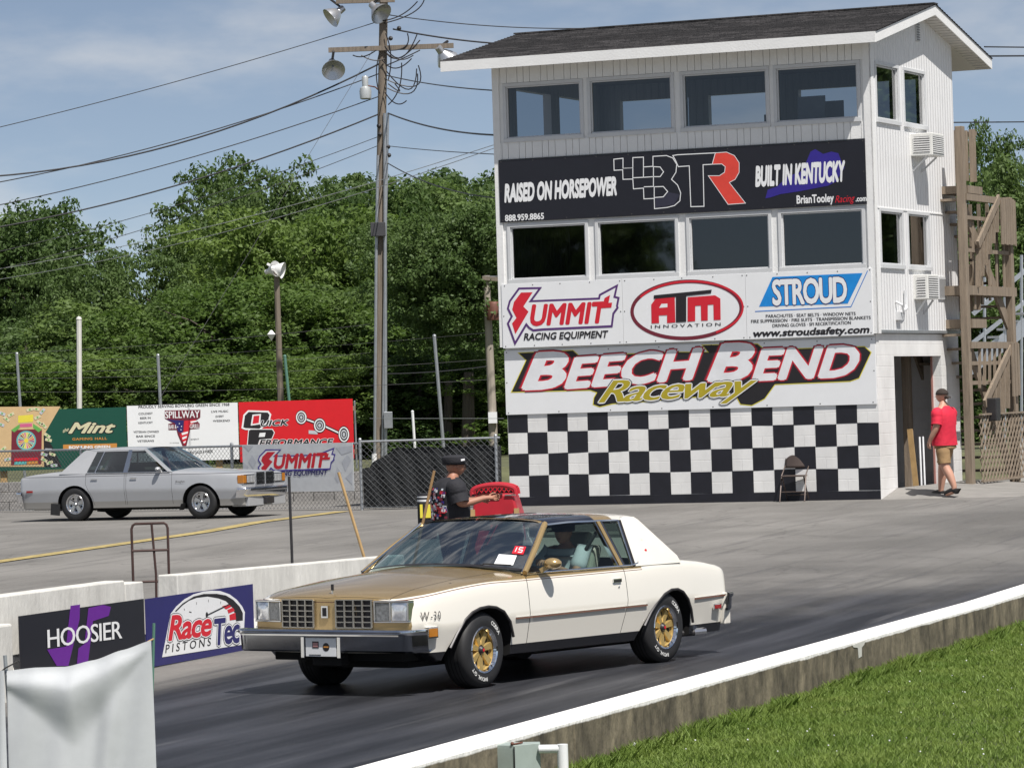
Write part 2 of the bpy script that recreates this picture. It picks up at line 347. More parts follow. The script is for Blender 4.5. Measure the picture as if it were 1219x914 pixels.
    bp = n.new('ShaderNodeBump'); bp.inputs['Strength'].default_value = .35; bp.inputs['Distance'].default_value = .01; l.new(grit, bp.inputs['Height']); l.new(bp.outputs[0], b.inputs['Normal'])
    return m
asph = asphalt('worn_asphalt', False); lane = asphalt('rubbered_asphalt', True)
dirt = M('bank_dirt', (.10, .105, .05), .95, var=.5, vs=1.2, bump=.6, bs=6)
def tp(s, p, z=0): q = TA+TT*s+TN*p; return (q.x, q.y, z)
b = MB()
ys = [-60, 36, 50, 64, 77.6]
vs = [(x, y, gz(y)) for y in ys for x in (-400, -60, 60, 400)]
b.mesh(vs, [(i*4+j, i*4+j+1, i*4+j+5, i*4+j+4) for i in range(len(ys)-1) for j in range(3)], asph)
tag(b.build('ground'), None, None, kind='structure')
b = MB(); ys = [77.6, 79, 80, 81, 400]
vs = [(x, y, gz(y)+(.0 if y < 200 else 0)) for y in ys for x in (-400, 0, 400)]
b.mesh(vs, [(i*3+j, i*3+j+1, i*3+j+4, i*3+j+3) for i in range(len(ys)-1) for j in range(2)], dirt)
tag(b.build('hill'), None, None, kind='structure')
b = MB(); st = [-40, 0, 6, 12.2, 18, 27, 34, 42]
vs = []
for s in st:
    for p in (.3, 3.7, 7.24): q = TA+TT*s+TN*p; vs.append((q.x, q.y, gz(q.y)+.005))
b.mesh(vs, [(i*3+j+1, i*3+j, i*3+j+3, i*3+j+4) for i in range(len(st)-1) for j in range(2)], lane)
tag(b.build('road'), None, None, kind='structure')
# painted lines
ylw = M('yellow_road_paint', (.38, .30, .12), .8, var=.45, vs=6); wrp = M('white_road_paint', (.5, .5, .5), .8, var=.4, vs=8)
def ground_line(pxs, w, m, name):
    P = [on_ground(*q) for q in pxs]; b = MB()
    for A, B in zip(P, P[1:]):
        k = 8; d = (B-A); d.z = 0; d.normalize(); nn = Vector((-d.y, d.x, 0))*w/2
        for i in range(k):
            a = A.lerp(B, i/k); c = A.lerp(B, (i+1)/k)
            b.face([(q.x, q.y, gz(q.y)+.012) for q in (a-nn, c-nn, c+nn, a+nn)], m)
    return tag(b.build(name), None, None, kind='structure')
ground_line([(-30, 673), (240, 634), (408, 609)], .30, ylw, 'yellow_line')
ground_line([(186, 795), (255, 786.5), (298, 784.5)], .05, wrp, 'white_line')

# ------------------------------------------------------------------ low concrete wall with the white painted top, near side of the lane
wm = M('stained_wall', (.155, .132, .090), .9, var=.85, vs=4.5, bump=.8, bs=16, stretch=(1, 1, .55))
n = wm.node_tree.nodes; l = wm.node_tree.links; bsdf = n['Principled BSDF']; old = bsdf.inputs['Base Color'].links[0].from_socket
t = n.new('ShaderNodeTexCoord'); sp = n.new('ShaderNodeSeparateXYZ'); l.new(t.outputs['Object'], sp.inputs[0]); nn = n.new('ShaderNodeTexNoise'); nn.inputs['Scale'].default_value = 1.6; nn.inputs['Detail'].default_value = 9; nn.inputs['Roughness'].default_value = .7; l.new(t.outputs['Object'], nn.inputs[0])
ma = n.new('ShaderNodeMath'); ma.operation = 'MULTIPLY_ADD'; l.new(nn.outputs[0], ma.inputs[0]); ma.inputs[1].default_value = .05; l.new(sp.outputs[2], ma.inputs[2])
mr = n.new('ShaderNodeMapRange'); mr.inputs[1].default_value = .325; mr.inputs[2].default_value = .335; l.new(ma.outputs[0], mr.inputs[0])
mi = n.new('ShaderNodeMix'); mi.data_type = 'RGBA'; l.new(mr.outputs[0], mi.inputs[0]); l.new(old, mi.inputs[6]); mi.inputs[7].default_value = (.80, .79, .77, 1); l.new(mi.outputs[2], bsdf.inputs['Base Color'])
# dirt splash near the grass
mr2 = n.new('ShaderNodeMapRange'); mr2.inputs[1].default_value = .0; mr2.inputs[2].default_value = .10; mr2.inputs[3].default_value = .75; mr2.inputs[4].default_value = 0; l.new(ma.outputs[0], mr2.inputs[0])
root = thing('concrete_wall', 'long low stained concrete wall with white painted top between the grass and the lane', 'wall', tuple(TA), math.atan2(TT.y, TT.x))
b = MB(); 
edges = [-14, -7.1, -.4, 5.7, 11.9, 18.2, 24.4, 30.6, 36.8, 46]
for a, c in zip(edges, edges[1:]):
    za, zc = max(0, gz(TA.y+TT.y*a))*.6, max(0, gz(TA.y+TT.y*c))*.6
    v = [(x, y, z+(za if x == a else zc)-(.15 if z == 0 else 0)) for z in (0, .335) for y in (0, .30) for x in (a, c-.012)]
    v = [(x, y, z if z > -.2 else z) for x, y, z in v]
    b.mesh(v, [(0, 2, 3, 1), (4, 5, 7, 6), (0, 1, 5, 4), (1, 3, 7, 5), (3, 2, 6, 7), (2, 0, 4, 6)], wm)
b.build('wall_body', root, bevel=.012)
b = MB()                                                  # run of white paint on the face
F1 = Frame(tuple(TA), math.atan2(TT.y, TT.x))
for (sx_, w0, h0) in ((F1.on(1022, 765)[0], .22, .045),):
    pts = [(sx_-w0, .31), (sx_+w0, .32), (sx_+w0*.75, .285), (sx_+.09, .27), (sx_+.08, .20), (sx_-.02, .19), (sx_-.04, .275), (sx_-w0*.8, .29)]
    z0 = gz(TA.y+TT.y*sx_)*.6
    b.prism([(a, c+z0) for a, c in pts], -.004, -.001, wht_old)
b.build('paint_drip', root)

# ------------------------------------------------------------------ white barrier on the far side of the lane, banners on it
RB = math.atan2(TT.y, TT.x)
def barrier(s0, s1, p0, h, label, name='concrete_barrier', h2=None, cap=None):
    o = thing(name, label, 'barrier', tp(s0, p0, 0), RB, 'white concrete barriers'); b = MB(); Ln = s1-s0; hh = h2 or h
    prof = lambda h: [(0, -.05), (.48, -.05), (.48, .10), (.36, .30), (.34, h), (.14, h), (.12, .30), (0, .10)]
    A = [(0, y, z) for y, z in prof(h)]; Bv = [(Ln, y, z) for y, z in prof(hh)]; k = len(A)
    b.mesh(A+Bv, [tuple(range(k-1, -1, -1)), tuple(range(k, 2*k))]+[(i, (i+1) % k, k+(i+1) % k, k+i) for i in range(k)], wht_old)
    b.build('barrier_body', o, bevel=.012); b = MB()
    if cap: b.box(cap[0], cap[1], .20, .26, h+.001, h+.09, galv); b.build('lifting_loop', o)
    return o
barrier(3.0, 8.35, 7.10, .83, 'white concrete barrier behind the black and purple banner')
barrier(8.36, 8.75, 7.10, .80, 'short white barrier stub just left of the hand truck')
barrier(9.5, 15.4, 7.10, .82, 'long white concrete barrier behind the navy gauge banner and the coupe bonnet', h2=.72)
o = thing('concrete_barrier', 'low white block at the left picture edge in front of the barrier', 'barrier', tp(3.0, 6.75), RB, 'white concrete barriers'); b = MB(); b.box(0, 2.15, 0, .3, -.05, .645, wht_old); b.build('barrier_body', o, bevel=.02)
FB = Frame(tp(0, 7.09), RB)
def banner(name, label, px0, px1, z0, z1, mbase, cat='banner', frame=None, y=-.02, group=None, th=.008):
    fr = frame or FB; x0 = fr.on(*px0, y)[0]; x1 = fr.on(*px1, y)[0]
    loc = fr.w(x0, y, 0); o = thing(name, label, cat, (loc.x, loc.y, loc.z), fr.rz, group)
    b = MB(); b.box(0, x1-x0, -th, 0, z0, z1, mbase); b.build('panel', o)
    f2 = Frame((loc.x, loc.y, loc.z), fr.rz); f2.w_ = x1-x0
    return o, f2
# black tyre-maker banner
o, f = banner('banner', 'black banner with purple stripes and white lettering on the white barrier', (22.3, 760), (171, 740), .03, .66, sgn_k)
A = Art(-.010); z = zm(f, 0, 670, 3.747)
A.poly([z(310, 190), z(352, 184), z(350, 250), z(300, 458), z(248, 458), z(205, 385), z(290, 372)], violet, 1)
A.poly([z(390, 200), z(455, 186), z(490, 195), z(480, 235), z(410, 258), z(388, 440), z(338, 452), z(345, 380), z(372, 360)], violet, 1)
A.text('HOOSIER', z(207, 378), z(540, 334), .155, sgn_w, 3, bold=.012, spacing=.92)
A.build('lettering', o)
# navy piston-maker banner
o, f = banner('banner', 'navy blue banner with a red and white gauge emblem on the white barrier', (173, 740), (301, 725), .03, .655, navy)
A = Art(-.010); z = zm(f, 180, 690, 9.14)
arch = [(108, 840), (130, 730), (200, 370), (260, 290), (350, 210), (450, 155), (560, 125), (650, 115), (740, 120), (840, 155), (920, 215), (980, 290), (1008, 350), (1000, 520), (970, 705)]
A.poly([z(*q) for q in arch], sgn_w, 1)
A.poly([z(*q) for q in [(700, 150), (800, 168), (880, 215), (950, 290), (985, 360), (985, 440), (910, 450), (905, 380), (870, 300), (800, 230), (720, 200), (600, 180), (480, 195), (400, 225), (330, 275), (260, 345), (245, 340), (330, 255), (450, 180), (560, 152)]], ink, 2)
for q in ([(760, 285), (830, 265), (860, 290), (800, 320)], [(815, 325), (875, 300), (897, 335), (828, 365)], [(838, 380), (903, 355), (910, 430), (842, 440)]): A.poly([z(*k) for k in q], red, 3)
A.stroke([z(590, 385), z(840, 262)], .012, ink, 4); A.disc(z(592, 378), .026, .026, ink, 4, 14)
for a_, b_ in (((480, 240), (480, 268)), ((610, 212), (610, 240)), ((743, 232), (743, 262)), ((345, 310), (350, 330)), ((400, 345), (425, 352))): A.stroke([z(*a_), z(*b_)], .008, ink, 3)
A.text('Race', z(170, 655), z(650, 592), .215, red, 5, bold=.03, shear=.25, spacing=.9, outline=[(.035, sgn_w, 4), (.055, ink, 3)])
A.text('Tec', z(675, 705), z(955, 668), .235, navy, 5, bold=.03, shear=.15, spacing=.9, outline=[(.035, sgn_w, 4), (.055, ink, 3)])
A.text('PISTONS', z(140, 795), z(640, 712), .075, ink, 3, bold=.01, shear=.15, spacing=1.5)
A.build('lettering', o)

# ------------------------------------------------------------------ billboards behind the pits
FBB = Frame((-10.6, 80., 0), 0.)
def billboard(label, pxl, pxr, ytop, ybot, mbase, back=wood):
    x0 = FBB.on(pxl, ytop)[0]; x1, z1 = FBB.on(pxr, ytop); z0 = FBB.on(pxr, ybot)[1]
    loc = FBB.w(x0, 0, 0); o = thing('billboard', label, 'billboard', tuple(loc), 0, 'sponsor billboards behind the chain-link fence')
    b = MB(); b.box(.005, x1-x0-.005, 0, .03, z0, z1, mbase); b.build('panel', o)
    b = MB(); b.box(.02, x1-x0+.05, .032, .07, z0+.1, z0+.2, wood); b.box(.02, x1-x0+.05, .032, .07, z1-.25, z1-.15, wood)
    b.build('backing_rail', o)
    for xx in (.55, x1-x0-.5): b = MB(); b.box(xx, xx+.14, .072, .16, gz(80)-.2, z1-.1, stick); b.build('post', o)
    return o, Frame(tuple(loc), 0)
# tan and green panel
o, f = billboard('tan and dark green billboard with a colourful prize wheel and cream script', -34, 150, 484.5, 556, green_i)
A = Art(-.002); z = zm(f, 0, 475, 7.613)
A.poly([z(-258, 72), z(548, 66), z(395, 330), z(530, 612), z(-258, 612)], tan_i, 1)
A.poly([z(395, 330), z(470, 420), z(560, 612), z(400, 612)], ink, 2)
A.poly([z(105, 280), z(380, 270), z(375, 590), z(100, 600)], maroon, 2)
A.poly([z(165, 150), z(300, 140), z(300, 205), z(165, 215)], yel_i, 3); A.poly([z(180, 225), z(290, 220), z(290, 250), z(180, 255)], pink_i, 3)
A.poly([z(100, 280), z(180, 225), z(180, 260), z(130, 300)], lime_i, 3); A.poly([z(380, 275), z(300, 222), z(300, 260), z(350, 300)], lime_i, 3)
c = z(238, 375); A.disc(c, .205, .205, teal_i, 4); A.disc(c, .175, .175, cream_i, 5)
wc = [red, orange_i, royal, lime_i, yel_i, pink_i, orange_i, maroon, teal_i, violet]
for i in range(20):
    a0, a1 = R_(18*i+3), R_(18*i+15); A.poly([(c[0]+.03*math.cos(a0), c[1]+.03*math.sin(a0)), (c[0]+.165*math.cos(a0), c[1]+.165*math.sin(a0)), (c[0]+.165*math.cos(a1), c[1]+.165*math.sin(a1))], wc[i % 10], 6)
A.disc(c, .045, .045, yel_i, 7, 16)
A.poly([z(130, 535), z(345, 528), z(345, 552), z(130, 560)], red, 4); A.poly([z(130, 568), z(240, 564), z(240, 590), z(130, 594)], teal_i, 4); A.poly([z(245, 564), z(345, 560), z(345, 585), z(245, 590)], orange_i, 4)
rr = random.Random(3)
for (a_, b_) in [(100, 140), (270, 95), (330, 90), (385, 110), (340, 165), (400, 240), (430, 330), (440, 370), (400, 500), (440, 460), (475, 500), (400, 550), (450, 575), (60, 180), (20, 130), (10, 230), (70, 545), (490, 600), (360, 215), (30, 450)]:
    an = rr.uniform(-.9, .9); ca, sa = math.cos(an), math.sin(an); hw, hh = 30, 13
    A.poly([z(a_+ca*u-sa*v, b_+sa*u+ca*v) for u, v in ((-hw, -hh), (hw, -hh), (hw, hh), (-hw, hh))], cream_i if rr.random() < .7 else lgrey, 8)
    A.poly([z(a_+ca*u-sa*v, b_+sa*u+ca*v) for u, v in ((-8, -7), (8, -7), (8, 7), (-8, 7))], lime_i, 9)
A.text('the', z(570, 305), z(625, 285), .075, cream_i, 3, bold=.02, shear=.3)
A.text('Mint', z(618, 308), z(1050, 300), .21, cream_i, 3, bold=.035, shear=.42, outline=[(.05, ink, 2)])
A.text('GAMING HALL', z(655, 373), z(970, 366), .05, orange_i, 3, bold=.03, spacing=1.15)
A.poly([z(572, 412), z(1060, 400), z(1060, 445), z(572, 455)], orange_i, 3)
A.text('BOWLING GREEN', z(625, 448), z(1000, 442), .052, sgn_w, 4, bold=.04)
A.build('lettering', o)
# white bar billboard
o, f = billboard('white billboard with a red and blue shield emblem and small black print', 150.5, 283, 479, 546.5, sgn_w)
A = Art(-.002); z = zm(f, 140, 470, 7.62)
A.text('PROUDLY SERVING BOWLING GREEN SINCE 1968', z(190, 122), z(1015, 98), .055, ink, 2, bold=.015)
for tx, a_, b_, c_ in (('COLDEST', 190, 320, 180), ('BEER IN', 205, 300, 220), ('KENTUCKY', 190, 320, 262), ('VETERAN OWNED', 145, 375, 345), ('BAR SINCE', 170, 340, 385), ('VETERANS', 180, 330, 428), ('LIVE MUSIC', 850, 1005, 160), ('EVERY', 890, 965, 205), ('WEEKEND', 865, 1020, 245)):
    A.text(tx, z(a_, c_), z(b_, c_-4), .042, ink, 2, bold=.012)
A.poly([z(*q) for q in [(428, 140), (752, 135), (750, 205), (715, 230), (745, 260), (742, 305), (660, 312), (650, 360), (625, 462), (590, 465), (545, 360), (535, 318), (462, 318), (460, 262), (500, 255), (430, 215)]], maroon, 2)
A.poly([z(*q) for q in [(445, 222), (600, 232), (590, 340), (550, 335), (520, 255)]], navy, 3)
A.poly([z(*q) for q in [(605, 235), (715, 222), (650, 300), (640, 360), (610, 455), (560, 360), (600, 330)]], red, 3)
for q in ([(580, 345), (640, 330), (635, 350), (585, 365)], [(585, 385), (630, 370), (625, 390), (590, 405)], [(595, 425), (620, 415), (616, 430), (600, 440)], [(660, 240), (735, 228), (715, 245), (665, 255)]): A.poly([z(*k) for k in q], sgn_w, 4)
for q in ((560, 260), (580, 285), (545, 290), (575, 315)): A.disc(z(*q), .012, .012, sgn_w, 4, 6)
A.text('SPILLWAY', z(432, 212), z(745, 205), .145, sgn_w, 5, bold=.02, outline=[(.05, maroon, 4)])
A.text('BAR &', z(465, 308), z(535, 306), .085, sgn_w, 5, bold=.02); A.text('GRILL', z(655, 302), z(742, 300), .085, sgn_w, 5, bold=.02)
A.text('ST. PATRICK', z(475, 440), z(560, 438), .02, ink, 2); A.text('EVENT', z(665, 410), z(740, 406), .03, ink, 2)
A.text('SEVEN DAYS A WEEK', z(620, 540), z(865, 522), .06, ink, 2, bold=.015)
A.build('lettering', o)
# red drivetrain billboard
o, f = billboard('bright red billboard with black outlined letters and a drawn rear axle', 283.5, 420, 474.5, 546, M('sign_red', (.64, .012, .018), .4, var=.05))
A = Art(-.002); z = zm(f, 275, 470, 7.03)
Q = [(95, 275), (110, 170), (145, 135), (310, 140), (330, 165), (318, 215), (240, 290), (120, 285)]
A.poly([z(*q) for q in Q], ink, 2); A.stroke([z(*q) for q in Q], .035, sgn_w, 3, True); A.poly([z(*q) for q in [(185, 170), (245, 165), (238, 240), (172, 250)]], red, 4); A.stroke([z(*q) for q in [(185, 170), (245, 165), (238, 240), (172, 250)]], .03, sgn_w, 5, True)
P = [(140, 415), (150, 300), (165, 290), (345, 290), (360, 315), (340, 365), (240, 372), (225, 415)]
A.poly([z(*q) for q in P], ink, 3); A.stroke([z(*q) for q in P], .03, sgn_w, 2, True); A.poly([z(*q) for q in [(240, 318), (290, 315), (282, 350), (232, 352)]], sgn_w, 4)
A.text('UICK', z(248, 262), z(485, 252), .115, ink, 6, bold=.03, shear=.25, outline=[(.045, sgn_w, 5)])
A.text('ERFORMANCE', z(235, 425), z(860, 415), .12, ink, 6, bold=.03, shear=.25, outline=[(.045, sgn_w, 5)])
for c0, c1 in (((590, 190), (700, 230)), ((780, 260), (930, 330))): A.stroke([z(*c0), z(*c1)], .075, ink, 2); A.stroke([z(*c0), z(*c1)], .03, sgn_w, 3)
for c0, rx, rz in (((588, 188), .12, .15), ((945, 330), .12, .18), ((742, 255), .13, .16)): A.disc(z(*c0), rx, rz, ink, 3, 20); A.arc(z(*c0), rx*.8, rz*.8, .025, sgn_w, 4); A.disc(z(*c0), rx*.55, rz*.55, lgrey, 4, 14); A.arc(z(*c0), rx*.3, rz*.3, .02, ink, 5)
A.poly([z(*q) for q in [(650, 295), (720, 300), (725, 330), (650, 325)]], lgrey, 3)
A.build('lettering', o)

# ------------------------------------------------------------------ grey block wall and chain-link fence
o = thing('block_wall', 'low weathered grey block wall under the billboards', 'wall', (-13.5, 77.3, 0)); b = MB()
for k in range(28):
    for j in range(3):
        x = k*.41+(.2 if j % 2 else 0); b.box(x+.004, x+.404, 0, .26+.006*((k*7+j) % 3), gz(77.3)-.03+j*.2, gz(77.3)-.03+j*.2+.194, block)
b.build('blocks', o, bevel=.008)
chainm = M('chain_wire', (.20, .205, .21), .5, .6, var=.2)
def chain_fence(label, A, B, h, posts, pitch=.095, wr=.0036):
    A = Vector(A); B = Vector(B); Ln = (B-A).length; rz = math.atan2(B.y-A.y, B.x-A.x)
    o = thing('chain_link_fence', label, 'fence', (A.x, A.y, A.z), rz)
    for x in posts: q = MB(); q.tube([(x, 0, -.1), (x, 0, h+.03)], .03, galv); q.ball((x, 0, h+.04), .034, galv, 8); q.build('post', o)
    q = MB(); q.tube([(0, 0, h), (Ln, 0, h)], .021, galv); q.build('top_rail', o)
    q = MB(); q.tube([(0, -.03, .05), (Ln, -.03, .05)], .004, galv, 4); q.build('tension_wire', o)
    q = MB(); st_ = pitch; k = int((Ln+h)/st_)
    for i in range(k):
        for sg in (1, -1):
            x0 = i*st_-(h if sg > 0 else 0); x1 = x0+sg*h if sg > 0 else x0-h
            z0, z1 = .02, h; 
            if sg < 0: x0 = i*st_; x1 = x0-h
            # clip
            def cl(x0, z0, x1, z1):
                ts = [0, 1]
                for lim, s in ((0, 1), (Ln, -1)):
                    d0 = s*(x0-lim); d1 = s*(x1-lim)
                    if d0 < 0 and d1 < 0: return None
                    if d0 < 0: ts[0] = max(ts[0], d0/(d0-d1))
                    if d1 < 0: ts[1] = min(ts[1], d0/(d0-d1))
                if ts[0] >= ts[1]: return None
                return [(x0+(x1-x0)*t, z0+(z1-z0)*t) for t in ts]
            r = cl(x0, z0, x1, z1)
            if r: q.tube([(r[0][0], -.025+.004*sg, r[0][1]), (r[1][0], -.025+.004*sg, r[1][1])], wr, chainm, 3, cap=False)
    q.build('chain_link', o)
    return o
zf = .44
fa, fb, fc = Vector((-13.2, 78.33-.02, zf)), Vector((-2.79, 69.49, zf)), Vector((-.25, 68.95, zf))
FF = Frame(tuple(fa), math.atan2(fb.y-fa.y, fb.x-fa.x))
px_posts = [FF.on(x, 540)[0] for x in (276,)]
chain_fence('long chain-link fence behind the silver sedan', fa, fb, 1.21, [.5, 3.4, 6.3, px_posts[0]])
chain_fence('short chain-link fence over a dark sheet of stand-in shade between the banner and the tower', fb, fc, 1.24, [0., 2.52], pitch=.115, wr=.0042)
# dark sheet added behind the short fence, standing in for tree shade
o = thing('windscreen', 'dark sheet added behind the short chain-link fence in place of tree shade', 'screen', (fb.x+.03, fb.y+.06, zf), math.atan2(fc.y-fb.y, fc.x-fb.x)); b = MB()
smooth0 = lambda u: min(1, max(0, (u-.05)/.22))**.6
scr = M('painted_shade', (.012, .014, .016), .8, var=.4, vs=4, bump=.5, bs=5)
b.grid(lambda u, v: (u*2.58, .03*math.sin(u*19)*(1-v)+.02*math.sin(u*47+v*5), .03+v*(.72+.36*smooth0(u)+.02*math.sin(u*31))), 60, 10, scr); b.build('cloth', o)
# logo banner tied on the fence rail
def logo(A, m, k, base=0, wide=1., txt='RACING EQUIPMENT', frame_col=purple, hid=0):
    out = [(150, 125), (283, 122), (222, 205), (655, 188), (660, 165), (768, 107), (752, 178), (778, 184), (768, 236), (772, 245), (745, 282), (735, 362), (300, 382), (240, 388), (214, 372), (196, 350), (125, 470), (80, 345), (105, 300), (80, 250), (92, 205)]
    A.poly([m(*q) for q in out], sgn_w, base+1); A.stroke([m(*q) for q in out], k*13, frame_col, base+2, True)
    A.poly([m(*q) for q in [(163, 150), (236, 148), (178, 238), (210, 270), (127, 412), (106, 345), (134, 310), (107, 258), (118, 210)]], red, base+3)
    A.text('UMMIT', m(222, 355), m(715, 335), k*118, red, base+4, bold=.04, shear=.22, spacing=1.0)
    A.poly([m(*q) for q in [(690, 185), (725, 165), (715, 215), (738, 213), (733, 245), (650, 250), (655, 220), (682, 217)]], red, base+5)
    A.text(txt, m(180, 450), m(715, 432), k*40, ink if frame_col == purple else navy, base+3, bold=.03, shear=.2)
o, f = banner('banner', 'grey and white racing banner with red lettering tied to the chain-link fence', (289, 540), (420.5, 540), .35, 1.23, M('banner_grey', (.60, .62, .64), .5, var=.06, bump=.5, bs=2.5), frame=FF, y=-.06)
A = Art(-.010); z = zm(f, 275, 470, 7.03)
for q in ([(105, 425), (190, 425), (150, 470)], [(180, 500), (215, 560), (190, 620), (150, 560)], [(105, 560), (150, 600), (120, 660), (105, 640)], [(880, 440), (1018, 425), (1018, 470), (930, 500)], [(930, 560), (975, 500), (1010, 540), (960, 640)], [(960, 690), (1015, 640), (1018, 750)], [(890, 600), (930, 650), (900, 740), (870, 690)]): A.poly([z(*k) for k in q], lgrey, 1)
m2 = lambda a, b_: z(232+(a-80)*(872-232)/698, 448+(b_-107)*(665-448)/363*1.12)
logo(A, m2, .0021, 1, frame_col=M('ink_indigo', (.07, .05, .30), .5))
A.build('lettering', o)
# ================================================================== timing tower
TZ = .44; TRZ = -.4127; TW = 7.0; TD = 4.8; TO = (-.0993, 68.946, TZ)
TF = Frame(TO, TRZ)
tower = thing('control_tower', 'three storey white timing tower with a shingled gable roof and a checkered base', 'building', TO, TRZ)
def siding(name, col, pitch, axis):
    m = M(name, col, .5, var=.06, vs=1.5); n = m.node_tree.nodes; l = m.node_tree.links; b = n['Principled BSDF']
    t = n.new('ShaderNodeTexCoord'); s = n.new('ShaderNodeSeparateXYZ'); l.new(t.outputs['Object'], s.inputs[0])
    a = n.new('ShaderNodeMath'); a.operation = 'MULTIPLY'; a.inputs[1].default_value = 1/pitch; l.new(s.outputs[axis], a.inputs[0])
    f = n.new('ShaderNodeMath'); f.operation = 'FRACT'; l.new(a.outputs[0], f.inputs[0])
    r = n.new('ShaderNodeValToRGB'); r.color_ramp.elements[0].position = 0; r.color_ramp.elements[0].color = (0, 0, 0, 1); r.color_ramp.elements[1].position = .12; r.color_ramp.elements[1].color = (1, 1, 1, 1)
    e = r.color_ramp.elements.new(.62); e.color = (1, 1, 1, 1); e = r.color_ramp.elements.new(.74); e.color = (.2, .2, .2, 1); e = r.color_ramp.elements.new(.999); e.color = (0, 0, 0, 1)
    l.new(f.outputs[0], r.inputs[0]); bp = n.new('ShaderNodeBump'); bp.inputs['Strength'].default_value = .9; bp.inputs['Distance'].default_value = .02; l.new(r.outputs[0], bp.inputs['Height']); l.new(bp.outputs[0], b.inputs['Normal'])
    return m
side_m = siding('ribbed_siding', (.79, .79, .79), .15, 1)
back_m = siding('ribbed_siding_back', (.79, .79, .79), .15, 0)
inner = M('tower_interior', (.20, .20, .21), .8, var=.15)
# block masonry: bump from a brick texture
n = cmu.node_tree.nodes; l = cmu.node_tree.links; bb = n['Principled BSDF']; t = n.new('ShaderNodeTexCoord'); s = n.new('ShaderNodeSeparateXYZ'); l.new(t.outputs['Object'], s.inputs[0])
ad = n.new('ShaderNodeMath'); ad.operation = 'ADD'; l.new(s.outputs[0], ad.inputs[0]); l.new(s.outputs[1], ad.inputs[1]); cbn = n.new('ShaderNodeCombineXYZ'); l.new(ad.outputs[0], cbn.inputs[0])
ad2 = n.new('ShaderNodeMath'); ad2.operation = 'ADD'; l.new(s.outputs[2], ad2.inputs[0]); ad2.inputs[1].default_value = -.16; l.new(ad2.outputs[0], cbn.inputs[1])
bk = n.new('ShaderNodeTexBrick'); bk.offset = .5; bk.inputs['Scale'].default_value = 1; bk.inputs['Brick Width'].default_value = .388; bk.inputs['Row Height'].default_value = .194; bk.inputs['Mortar Size'].default_value = .007; bk.inputs['Mortar Smooth'].default_value = .25
l.new(cbn.outputs[0], bk.inputs[0]); bp = n.new('ShaderNodeBump'); bp.invert = True; bp.inputs['Strength'].default_value = .55; bp.inputs['Distance'].default_value = .012; l.new(bk.outputs['Fac'], bp.inputs['Height']); l.new(bp.outputs[0], bb.inputs['Normal'])

def wall_cells(b, x0, x1, z0, z1, opens, fn, m):        # a wall as boxes round its openings; fn(xa,xb,za,zb) adds one
    xs = sorted({x0, x1, *[o[0] for o in opens], *[o[1] for o in opens]}); zs = sorted({z0, z1, *[o[2] for o in opens], *[o[3] for o in opens]})
    for i in range(len(xs)-1):
        run = None
        for j in range(len(zs)-1):
            xm = (xs[i]+xs[i+1])/2; zz = (zs[j]+zs[j+1])/2
            hole = any(o[0] < xm < o[1] and o[2] < zz < o[3] for o in opens)
            if not hole: run = (run[0] if run else zs[j], zs[j+1])
            if (hole or j == len(zs)-2) and run: fn(xs[i], xs[i+1], run[0], run[1]); run = None
UW = [(.19, 1.63), (1.83, 3.37), (3.60, 5.15), (5.345, 6.82)]; UZ = (6.605, 7.535)
MW = [(.195, 1.65), (1.90, 3.37), (3.64, 5.115), (5.355, 6.83)]; MZ = (4.07, 5.01)
SWN = [(.29, 1.50), (1.86, 3.05)]; SUZ = (6.60, 7.53); SMZ = (4.07, 4.985)
DOOR = (.95, 3.72, .0, 2.47)
TH = .16
# lower storey in painted block
b = MB()
wall_cells(b, 0, TW, -.3, 2.86, [], lambda a, c, e, g: b.box(a, c, 0, .2, e, g, cmu), cmu)
wall_cells(b, .2, TD, -.3, 2.86, [DOOR], lambda a, c, e, g: b.box(TW-.2, TW, a, c, e, g, cmu), cmu)
b.box(0, .2, .2, TD, -.3, 2.86, cmu); b.box(.2, TW-.2, TD-.2, TD, -.3, 2.86, cmu)
b.build('block_wall', tower)
# checkered paint, each black square a thin coat on the block
b = MB(); chk = M('black_wall_paint', (.012, .012, .018), .45, var=.3, vs=4)
cn = chk.node_tree.nodes; cl = chk.node_tree.links
bpn = cn.new('ShaderNodeBump')
rows = [(.16, .548, 0), (.548, .936, 1), (.936, 1.324, 0), (1.324, 1.66, 1)]
cwid = TW/18
for z0, z1, ph in rows:
    for i in range(18):
        if (i+ph) % 2 == 1:
            j = lambda: random.uniform(-.008, .008)
            x0, x1 = i*cwid+j(), (i+1)*cwid+j(); x0 = max(x0, .004); x1 = min(x1, TW-.004)
            b.prism([(x0, z0+j()), (x1, z0+j()), (x1+j()*.5 if i < 17 else x1, z1+j()), (x0, z1+j())], -.003, .0, chk)
b.prism([(0.004, -.1), (TW-.004, -.1), (TW-.004, .152), (5, .16), (3, .155), (.004, .16)], -.0035, 0, chk)
b.build('checkered_paint', tower)
